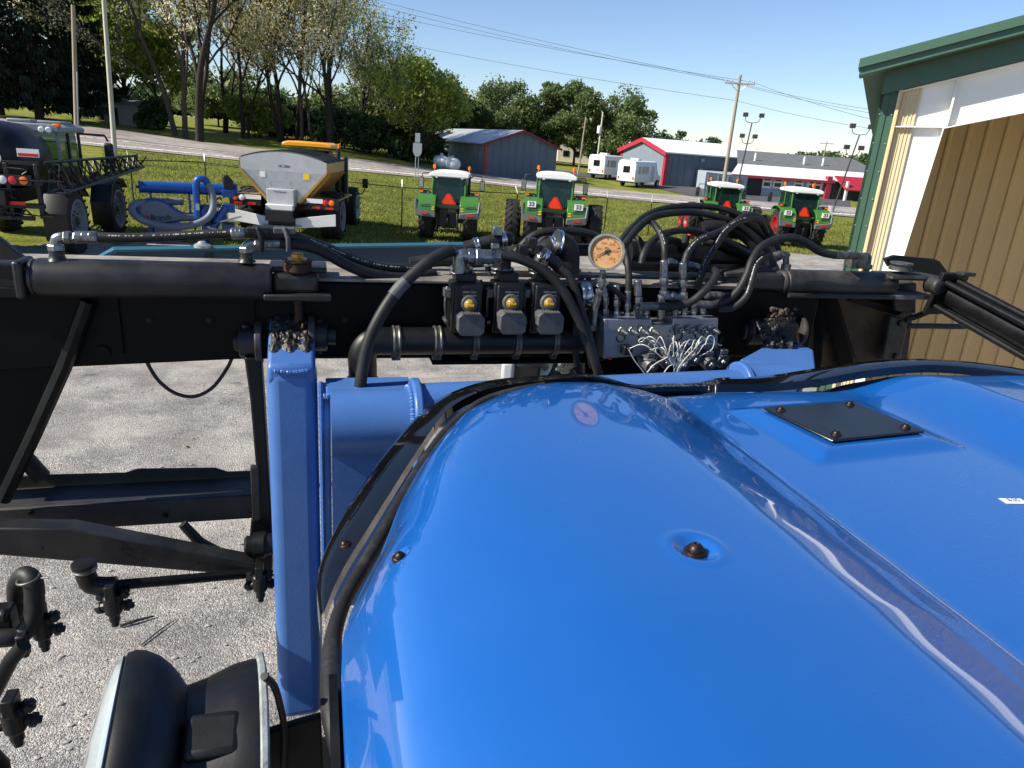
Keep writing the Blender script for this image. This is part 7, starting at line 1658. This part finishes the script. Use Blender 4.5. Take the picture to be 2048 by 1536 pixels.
rg = np.random.default_rng(2); hubp = n_(1356, 733, yM-.09)
ends = [(1258, 697), (1283, 684), (1296, 690), (1310, 690), (1330, 694), (1342, 688), (1352, 684), (1368, 690), (1378, 688), (1392, 686), (1402, 692), (1414, 690), (1428, 688), (1440, 690), (1300, 700), (1384, 697), (1410, 680), (1345, 700)]
for k, (px, py) in enumerate(ends):
    e_ = n_(px, py, yM-.03); m1 = n_(px+(1356-px)*.3+rg.normal()*8, py-18*rg.random()+rg.normal()*4, yM-.075-.02*rg.random()); m2 = n_(px+(1356-px)*.65+rg.normal()*7, (py+733)/2+rg.normal()*7, yM-.085-.015*rg.random())
    o = MB(); o.tube(spline([e_, m1, m2, hubp+rg.normal(size=3)*.004, hubp+V(.002*rg.normal(), .005, -.04)], 7), .0013, 6); part(o, 'solenoid_wire', 'white_wire', MN)
    o = MB(); o.box(e_, (.010, .006, .005), rz=rg.normal()); part(o, 'wire_terminal', 'steel', MN, bevel=.001)
for pts in ([(1258, 700), (1270, 722), (1288, 745), (1296, 760)], [(1294, 745), (1310, 728), (1340, 712)], [(1328, 745), (1340, 731), (1356, 729)], [(1282, 690), (1278, 680), (1292, 676), (1308, 690), (1312, 704)], [(1348, 690), (1345, 676), (1356, 700), (1358, 720)], [(1410, 690), (1418, 672), (1428, 676), (1424, 698), (1400, 712)], [(1365, 690), (1352, 706), (1342, 716)]):
    o = MB(); o.tube(spline(pth(pts, yM-.095), 7), .0014, 6); part(o, 'solenoid_wire', 'white_wire', MN)
# upright fittings on the block
def upfit(px, py0, py1, rpx, y=1.78, m='zinc', fer=True):
    a, b = n_(px, py0, y), n_(px, py1, y); b = b+0; d = b-a; L_ = np.linalg.norm(d); d /= L_; r_ = rp(rpx, a)
    o = MB(); hexnut(o, a, d, r_*1.15, L_*.22); o.cyl(a+d*L_*.2, a+d*L_*.6, r_*.8, n=14); hexnut(o, a+d*L_*.34, d, r_*1.1, L_*.22)
    o.lathe(a+d*L_*.58, d, [(0, r_*.85), (L_*.02, r_), (L_*.40, r_*.97), (L_*.42, r_*.8)], 16); return part(o, 'hose_fitting', m, smooth=25)
for px, p0, p1, r_ in ((1187, 660, 590, 7), (1211, 632, 565, 6), (1233, 636, 570, 7), (1255, 636, 582, 7), (1276, 636, 560, 8), (1292, 636, 615, 7), (1328, 598, 520, 8), (1350, 636, 615, 7), (1366, 600, 525, 8), (1369, 636, 614, 7), (1387, 634, 612, 7), (1405, 634, 612, 7)): upfit(px, p0, p1, r_)
o = MB(); o.tube(spline(pth([(1322, 636, 1.78), (1322, 600, 1.78), (1324, 592, 1.78)]), 4), .012, 12); o.tube(pth([(1328, 592, 1.78), (1366, 594, 1.78)]), .011, 12); hexnut(o, n_(1340, 592, 1.78), X, .015, .012); part(o, 'tee_fitting', 'zinc', smooth=25)
ferrule(n_(1278, 613, 1.74), n_(1316, 612, 1.74), .0115, 'zinc_dull'); o = MB(); o.tube(spline(pth([(1273, 630, 1.76), (1272, 617, 1.75), (1280, 612, 1.74)]), 5), .008, 10); part(o, 'elbow_fitting', 'zinc')
def Z3(pts): return [(1140+p[0]/3.657, 390+p[1]/3.657)+tuple(p[2:]) for p in pts]
hose(Z3([(368, 350, 1.86), (400, 300, 1.88), (470, 225, 1.92), (560, 150, 1.98), (690, 100, 2.02), (880, 80, 2.04), (1080, 95, 2.04), (1250, 150, 2.02), (1400, 255, 2.0), (1500, 350, 1.98), (1540, 470, 1.96)]), 6.6)
hose(Z3([(395, 370, 1.82), (440, 310, 1.84), (510, 230, 1.88), (600, 165, 1.92), (720, 135, 1.95), (900, 128, 1.98), (1080, 160, 1.98), (1220, 215, 1.97), (1340, 300, 1.96), (1450, 420, 1.95)]), 7)
hose(Z3([(522, 505, 1.79), (545, 420, 1.8), (610, 330, 1.83), (720, 275, 1.87), (850, 258, 1.9), (980, 285, 1.92), (1150, 345, 1.94), (1330, 440, 1.95)]), 7)
hose(Z3([(692, 480, 1.79), (690, 390, 1.8), (668, 300, 1.83), (625, 225, 1.87), (590, 195, 1.92)]), 6.6, printed=(.05, .6))
hose(Z3([(838, 500, 1.79), (865, 420, 1.8), (940, 335, 1.82), (1060, 285, 1.86), (1160, 240, 1.9), (1260, 165, 1.93), (1340, 150, 1.96), (1420, 200, 1.98), (1480, 300, 2.0)]), 7.2, printed=(.03, .3))
hose(Z3([(930, 690, 1.80), (955, 600, 1.8), (1000, 480, 1.82), (1070, 360, 1.84), (1130, 270, 1.87), (1210, 205, 1.9), (1310, 175, 1.94), (1390, 195, 1.96), (1440, 280, 1.98)]), 7.5, printed=(.1, .7))
hose(Z3([(640, 812, 1.74), (760, 815, 1.73), (880, 785, 1.72), (980, 705, 1.72), (1055, 620, 1.74), (1070, 565, 1.78), (1035, 540, 1.82)]), 8)
hose(Z3([(1040, 802, 1.75), (1150, 770, 1.74), (1235, 690, 1.74), (1290, 590, 1.75), (1335, 470, 1.77), (1400, 380, 1.79), (1500, 328, 1.8), (1620, 312, 1.8), (1720, 345, 1.8), (1830, 415, 1.8), (1935, 440, 1.8)]), 8)
hose(Z3([(1090, 832, 1.74), (1200, 818, 1.73), (1290, 735, 1.73), (1330, 620, 1.74), (1365, 510, 1.76), (1420, 455, 1.78), (1480, 440, 1.79)]), 7, printed=(.35, .9))
hose(Z3([(428, 720, 1.79), (430, 600, 1.8), (420, 480, 1.82), (408, 400, 1.86)]), 7); hose(Z3([(400, 760, 1.77), (330, 700, 1.76), (270, 650, 1.75)]), 5.5)
hose(Z3([(530, 420, 1.86), (515, 340, 1.87), (470, 300, 1.9), (420, 290, 1.93)]), 5.5)
hose(Z3([(1050, 230, 2.02), (1200, 250, 2.0), (1330, 340, 1.98), (1440, 470, 1.96), (1500, 580, 1.94)]), 13); hose(Z3([(980, 330, 2.04), (1150, 360, 2.0), (1300, 430, 1.98), (1400, 530, 1.96)]), 11); hose(Z3([(1150, 170, 2.05), (1320, 210, 2.03), (1450, 330, 2.02), (1520, 480, 2.0)]), 10); hose(Z3([(700, 330, 1.98), (780, 340, 2.0), (860, 380, 2.02), (1000, 385, 2.05)]), 8)
o = MB(); o.tube(pth(Z3([(420, 430, 2.04), (1330, 470, 2.04)])), .042, 20); part(o, 'return_pipe', 'paint_black', smooth=60)
o = MB(); o.tube(pth(Z3([(430, 520, 1.95), (1330, 545, 1.95)])), .014, 12); part(o, 'return_pipe', 'paint_black', smooth=60)
o = MB(); o.tube(spline(pth(Z3([(960, 250, 1.97), (1040, 235, 1.97), (1120, 240, 1.97)])), 4), .022, 10); part(o, 'hose_sleeve', 'rubber')
for p in ((840, 350, 1.98), (880, 320, 1.98)): 
    o = MB(); o.cyl(n_(*Z3([p])[0]), n_(*Z3([(p[0]+15, p[1]-60, p[2])])[0]), .012); part(o, 'hose_end', 'red_mark' if p[0] == 880 else 'hose')
for p in ((735, 495, 1.86), (915, 530, 1.86), (880, 520, 1.86)):
    o = MB(); q = n_(*Z3([p])[0]); hexnut(o, q-X*.012, X, .014, .02); o.cyl(q-X*.02, q+X*.02, .008, n=10); part(o, 'swivel_nut', 'zinc', smooth=20)
ferrule(n_(*Z3([(1470, 442, 1.79)])[0]), n_(*Z3([(1535, 436, 1.79)])[0]), .0115, 'zinc_dull')
o = MB(); q = n_(*Z3([(1545, 436, 1.79)])[0]); e2 = n_(*Z3([(1580, 520, 1.79)])[0]); hexnut(o, q-X*.005, X, .013, .012); o.tube(spline([q, q+X*.02, n_(*Z3([(1580, 450, 1.79)])[0]), e2], 5), .0095, 10); hexnut(o, e2-UP*.012, UP, .014, .018); part(o, 'elbow_fitting', 'zinc_dull', smooth=25)
ferrule(n_(*Z3([(1060, 735, 1.76)])[0])-X*.03, n_(*Z3([(1105, 735, 1.76)])[0]), .011, 'zinc_dull'); o = MB(); o.cyl(n_(*Z3([(1105, 735, 1.76)])[0]), n_(*Z3([(1160, 735, 1.76)])[0]), .008); part(o, 'hose_tail', 'zinc_dull')
ferrule(n_(*Z3([(900, 800, 1.75)])[0]), n_(*Z3([(1040, 802, 1.75)])[0]), .011, 'zinc_dull')
o = MB(); rg = np.random.default_rng(21)                # loom under the block and loose leads
for pts, r_ in (([(1150, 735), (1165, 755), (1200, 762), (1230, 750)], 6), ([(1152, 640), (1150, 690), (1156, 740)], 7), ([(1180, 620), (1172, 680), (1185, 735)], 6)): hose(pts, r_, 1.78, name='spray_hose')
for a in range(5): hose([(1170+rg.random()*12, 545, 1.9), (1160+12*rg.normal(), 580, 1.88), (1175+10*rg.normal(), 640, 1.84), (1180+16*rg.normal(), 720, 1.82)], 3, name='cable')
for pts in ([(1460, 560, 1.9), (1470, 600, 1.88), (1455, 650, 1.86), (1420, 720, 1.85)], [(1500, 545, 1.9), (1492, 600, 1.88), (1460, 690, 1.86)], [(1010, 545, 1.8), (1040, 580, 1.8), (1050, 640, 1.8)], [(960, 560, 1.8), (975, 600, 1.79), (968, 640, 1.79)], [(1190, 560, 1.9), (1240, 600, 1.9), (1230, 650, 1.88)]): hose(pts, 4, name='cable')
# ------------------------------------------------------------------ right side of the boom
yR = 1.86
ra, rb_ = n_(1556, 566, yR), n_(1782, 566, yR); rz_ = (ra[2]+rb_[2])/2; ra[2] = rb_[2] = rz_
CYR = cylinder(ra, rb_, rp(25, (ra+rb_)/2), 'dusty_black')
o = MB(); q = (ra+rb_)/2; o.tube([ra+V(.02, -.035, -.034), rb_+V(-.01, -.035, -.034)], .008, 8); part(o, 'hard_line', 'cyl_black', CYR)
o = MB(); o.box(ra+V(-.05, .0, 0), (.12, .06, .05)); part(o, 'cylinder_eye', 'cyl_black', CYR, bevel=.012)
o = MB(); o.prism(pth([(1450, 545), (1560, 535), (1560, 600), (1450, 600)], yR+.03), Yv*.05); part(o, 'cylinder_bracket', 'dusty_black', bevel=.006)
for px, py in ((1712, 522),):
    o = MB(); q = n_(px, py, 1.84); o.box(q, (.05, .045, .04)); o.cyl(q+V(-.0, -.025, -.004), q+V(0, -.021, -.004), .014, n=14); part(o, 'port_block', 'zinc_dull', bevel=.003)
    o = MB(); q = n_(1735, 530, 1.84); o.cyl(q-UP*.02, q+UP*.012, .009); hexnut(o, q-UP*.012, UP, .015, .014); o.tube(spline([q+UP*.012, n_(1736, 512, 1.84), n_(1725, 511, 1.83), n_(1710, 511, 1.83)], 5), .009, 10); part(o, 'elbow_fitting', 'zinc_dull', smooth=25)
ferrule(n_(1667, 510.5, 1.80), n_(1715, 511, 1.82), .0115, 'zinc_dull'); 
pn = n_(1800, 540, 1.86); o = MB(); o.lathe(pn, UP, [(0, .034), (.012, .034), (.013, .026), (.018, .026), (.019, .034), (.024, .034), (.026, .02)], 22); part(o, 'pin_collar', 'zinc_dull', smooth=35)
o = MB(); o.box(pn+V(.03, .0, -.018), (.20, .10, .014)); part(o, 'hinge_plate', 'dusty_black', bevel=.008, seg=3)
b_ = MB(); b_.prism(pth([(1772, 518), (1792, 511), (1868, 518), (1880, 522), (1905, 556), (1900, 562), (1858, 552), (1780, 534)], 1.92), Yv*.018); part(b_, 'hinge_gusset', 'paint_black', bevel=.003)
bead([n_(1806, 536, 1.905), n_(1814, 530, 1.905), n_(1818, 540, 1.905), n_(1835, 546, 1.905)], .006, m='gloss_black')
# end box of the centre frame, dusty in the sun
XB0, XB1 = float(n_(1632, 650, 1.92)[0]), float(n_(1820, 650, 1.92)[0])
o = MB(); o.prism(pth([(1600, 585), (1832, 580), (1815, 722), (1600, 745)], 1.95), Yv*.02); part(o, 'end_plate', 'end_dust', bevel=.003)
o = MB(); o.prism(pth([(1786, 570), (1834, 566), (1832, 628), (1790, 622)], 1.90), Yv*.03); part(o, 'end_lug', 'dusty_black', bevel=.004)
o = MB(); o.prism(pth([(1782, 632), (1818, 640), (1800, 722), (1764, 722)], 1.90), Yv*.03); ep = part(o, 'end_bracket', 'dusty_black', bevel=.004)
for px, py in ((1800, 646), (1790, 712)):
    o = MB(); q = n_(px, py, 1.90); o.lathe(q, -Yv, [(0, .011), (.006, .010), (.008, .004)], 8); part(o, 'bolt', 'bolt_dark', ep)
for pts, w_ in (([(1640, 590), (1634, 740)], .018), ([(1655, 590), (1700, 735)], .03), ([(1700, 590), (1800, 620)], .02)):
    o = MB(); o.tube(pth(pts, 1.92), w_, 4); part(o, 'end_brace', 'paint_black', smooth=30)
o = MB(); o.cyl(n_(1650, 672, 1.945), n_(1650, 672, 1.94), .015, n=16); part(o, 'bolt_hole', 'black_mark')
o = MB(); o.box((n_(1610, 585, 1.9)+n_(1830, 582, 1.9))/2, (float(n_(1830, 585, 1.9)[0]-n_(1600, 585, 1.9)[0]), .16, .012)); part(o, 'end_top_plate', 'dust_top')
# right wing: three parallel tubes swinging back past the machine
w0 = n_(1895, 585, 1.80); w1 = AY(2130, 712, 1.40)
dW = (w1-w0); dW /= np.linalg.norm(dW); sW = np.cross(dW, UP); sW /= np.linalg.norm(sW); uW = np.cross(sW, dW)
Lw_ = 1.5
o = MB(); o.cyl(w0, w0+dW*Lw_, .036, n=26); WG = part(o, 'boom_wing', 'paint_black', smooth=50)
for du, dv_, r_ in ((.045, .0, .011), (-.050, .0, .011), (.040, .045, .010), (-.040, .045, .010)):
    o = MB(); o.cyl(w0+uW*du+sW*dv_, w0+uW*du+sW*dv_+dW*Lw_, r_, n=14); part(o, 'wing_rail', 'paint_black', WG, smooth=50)
o = MB(); o.prism([w0+uW*.07-sW*.04, w0+uW*.07+sW*.07, w0-uW*.07+sW*.07, w0-uW*.07-sW*.04], dW*.016); part(o, 'wing_end_plate', 'paint_black', WG, bevel=.003)
o = MB(); q = n_(1868, 570, 1.80); o.lathe(q-Yv*.03, Yv, [(0, .016), (.004, .026), (.05, .026), (.054, .018)], 20); o.box(q+V(.012, .01, 0), (.05, .03, .05)); part(o, 'wing_knuckle', 'dusty_black', WG, bevel=.004)
o = MB(); o.box(w0+uW*.076+dW*.03, (.05, .03, .012)); part(o, 'wing_clip', 'cyl_black', WG, bevel=.003)
hose([(1812, 640, 1.9), (1845, 628, 1.88), (1878, 612, 1.85)], 6, name='spray_hose'); hose([(1812, 652, 1.92), (1860, 652, 1.92), (1920, 653, 1.92), (1975, 652, 1.92), (2060, 668, 1.9)], 5.5, name='spray_hose')
# ------------------------------------------------------------------ spray pipe, nozzle bodies
sp0, sp1 = n_(212, 1172, 1.62), n_(500, 1147, 1.72)
o = MB(); o.cyl(sp0, sp1, .0125, n=18); part(o, 'spray_pipe', 'paint_black', smooth=50)
o = MB(); o.tube(spline(pth([(168, 1128, 1.62), (172, 1150, 1.62), (182, 1168, 1.62), (205, 1172, 1.62), (232, 1171, 1.62)]), 5), .022, 16); o.lathe(n_(168, 1135, 1.62), UP, [(0, .022), (.002, .026), (.012, .026), (.014, .018)], 18); part(o, 'pipe_elbow', 'plastic_black', smooth=40)
band_clamp(n_(170, 1136, 1.62), UP, .022, .012, 'zinc')
def nozzle(px, py, y, s_=1.0):
    q = n_(px, py, y); o = MB(); o.box(q+UP*.035*s_, (.022*s_, .04*s_, .05*s_)); o.lathe(q-UP*.028*s_, UP, [(0, .015*s_), (.004, .020*s_), (.05*s_, .022*s_), (.056*s_, .016*s_)], 16); nb = part(o, 'nozzle_body', 'plastic_black', bevel=.002)
    for a in (-2.6, -.5, .9, 2.3):
        d = V(cos(a), .25, sin(a)*.75); d /= np.linalg.norm(d); o = MB(); o.lathe(q+d*.016*s_, d, [(0, .011*s_), (.012*s_, .012*s_), (.013*s_, .015*s_), (.024*s_, .015*s_), (.026*s_, .009*s_), (.032*s_, .008*s_)], 10); part(o, 'nozzle_cap', 'plastic_black', nb, smooth=30)
    o = MB(); o.lathe(q-UP*.028*s_, -UP, [(0, .013*s_), (.02*s_, .013*s_), (.022*s_, .009*s_), (.035*s_, .009*s_)], 10); part(o, 'nozzle_tip', 'plastic_black', nb)
nozzle(226, 1208, 1.60, .95); nozzle(520, 1165, 1.70, .9); nozzle(84, 1256, 1.38, .85); nozzle(28, 1440, 1.12, .85)
hose([(34, 1196, 1.42), (36, 1166, 1.41), (50, 1150, 1.40), (66, 1164, 1.385), (69, 1200, 1.38), (66, 1236, 1.37), (45, 1268, 1.36), (10, 1276, 1.35), (-50, 1275, 1.35)], 18, name='spray_hose')
o = MB(); q = n_(56, 1158, 1.38); o.tube([q+V(.019*cos(a), .019*sin(a), .004*cos(a)) for a in np.linspace(0, 2*pi, 16)], .0025, 6); o.tube([q+V(.018, 0, 0), q+V(.04, -.01, .006)], .002, 5); part(o, 'wire_clip', 'zinc_dull')
hose([(34, 1190, 1.42), (34, 1215, 1.42), (28, 1245, 1.42)], 15, name='spray_hose')
for pp_, yy_ in (([(-20, 1400), (22, 1320), (48, 1290)], 1.30), ([(-30, 1500), (0, 1530), (10, 1600)], 1.05)):
    o = MB(); o.tube(pth(pp_, yy_), .014, 12); part(o, 'spray_pipe', 'paint_black')
o = MB(); o.box(n_(2, 1245, 1.38), (.05, .04, .07)); o.cyl(n_(0, 1232, 1.36), n_(16, 1232, 1.36), .014); o.box(n_(46, 1290, 1.34), (.02, .02, .05)); part(o, 'pipe_bracket', 'plastic_black', bevel=.004)
# ------------------------------------------------------------------ work lamp on the flank of the hood
yl = .72; kl = yl/.52; c_r, c_l = AY(522, 1530, yl), AY(345, 1530, yl); cz_ = c_r[2]-.012*kl; 
R_ = lambda px, py_top: abs(float(AY(px, py_top, yl)[2]-cz_))
xs = lambda px: float(AY(px, 1480, yl)[0])
axd = V(-1, -.10, .08); axd /= np.linalg.norm(axd)
o0 = V(xs(505), yl, cz_)
L_ = lambda px: abs(xs(505)-xs(px))
r2_, rw, r1 = .099*kl, .083*kl, .106*kl
o = MB(); o.lathe(o0, axd, [(0, r2_*.9), (.001, r2_), (.006, r2_*1.0), (L_(455), r2_*.97), (L_(400), r2_*.88), (L_(360), rw), (L_(348), rw*.985), (L_(345), rw*.96), (L_(343), rw*.6)], 48); LM = part(o, 'work_lamp', 'plastic_black', smooth=35)
axf = V(-1, -.10, .22); axf /= np.linalg.norm(axf); of = o0+axd*L_(345); Lf = lambda px: (L_(px)-L_(345))*1.32
o = MB(); o.lathe(of, axf, [(-.004, rw*.6), (0, rw*.96), (Lf(342), rw*.985), (Lf(334), rw*1.02), (Lf(322), rw*1.12), (Lf(305), r1*.955), (Lf(285), r1*1.02), (Lf(262), r1*1.06), (Lf(245), r1*1.065), (Lf(232), r1*1.04), (Lf(228), r1*1.0)], 48); part(o, 'lamp_housing', 'plastic_black', LM, smooth=35)
o = MB()
for k in range(2):
    o = MB(); a = .70+k*.5; d2 = V(0, -cos(a), sin(a)); q = o0+axd*L_(442)+d2*r2_*.90; Mx_ = Matrix(((1, 0, 0), (0, sin(a), -cos(a)), (0, cos(a), sin(a)))); o.box(q, (.060, .050, .018), M=Mx_); part(o, 'cooling_rib', 'plastic_black', LM, bevel=.008, seg=3)
o = MB(); o.lathe(of+axf*Lf(232), axf, [(0, r1*1.0), (.004, r1*1.03), (.010, r1*.99), (.018, r1*.80), (.024, r1*.45), (.026, .002)], 40); part(o, 'lens', 'lamp_glass', LM, smooth=60)
o = MB(); o.lathe(o0-axd*.010, axd, [(0, r2_*1.0), (.001, r2_*1.05), (.010, r2_*1.05), (.011, r2_*.9)], 14); part(o, 'mount_plate', 'lamp_cast', LM, bevel=.002, smooth=20)
for a in (.55, 1.2, 1.9):
    o = MB(); d2 = V(0, -cos(a), sin(a)); o.lathe(o0-axd*.004+d2*r2_*.86, -axd, [(0, .008), (.014, .008), (.016, .004)], 6); part(o, 'mount_bolt', 'bolt_dark', LM)
hose([(528, 1352, .70), (548, 1372, .72), (560, 1410, .75), (568, 1460, .77), (566, 1560, .79)], 7, name='cable')
o = MB(); o.prism(pth([(522, 1470), (600, 1446), (642, 1434), (650, 1600), (522, 1640)], .80), Yv*.012); br = part(o, 'lamp_bracket', 'paint_black', bevel=.003)
for py in (1492, 1520):
    o = MB(); q = n_(526, py, .797); o.cyl(q-Yv*.001, q+Yv*.004, .0045, n=12); part(o, 'bolt_hole', 'black_mark', br)
# chassis below and behind, out of the picture but carrying the machine
o = MB(); o.box((1.09, -1.2, 2.0), (1.0, 5.0, .35)); o.box((.66, 1.45, 2.55), (1.7, .25, .2)); part(o, 'chassis', 'paint_black', bevel=.02)
for s in (-1, 1):
    for y in (.5, -3.2):
        o = MB(); o.box((1.09+s*1.45, y, 1.45), (.25, .3, 1.3)); part(o, 'leg_strut', 'arm_blue', bevel=.02)
# settle the root on the ground under the machine
loc = Vector((1.09, -.8, 0)); SP.location = loc
for c in kids(SP): c.location = c.location-loc
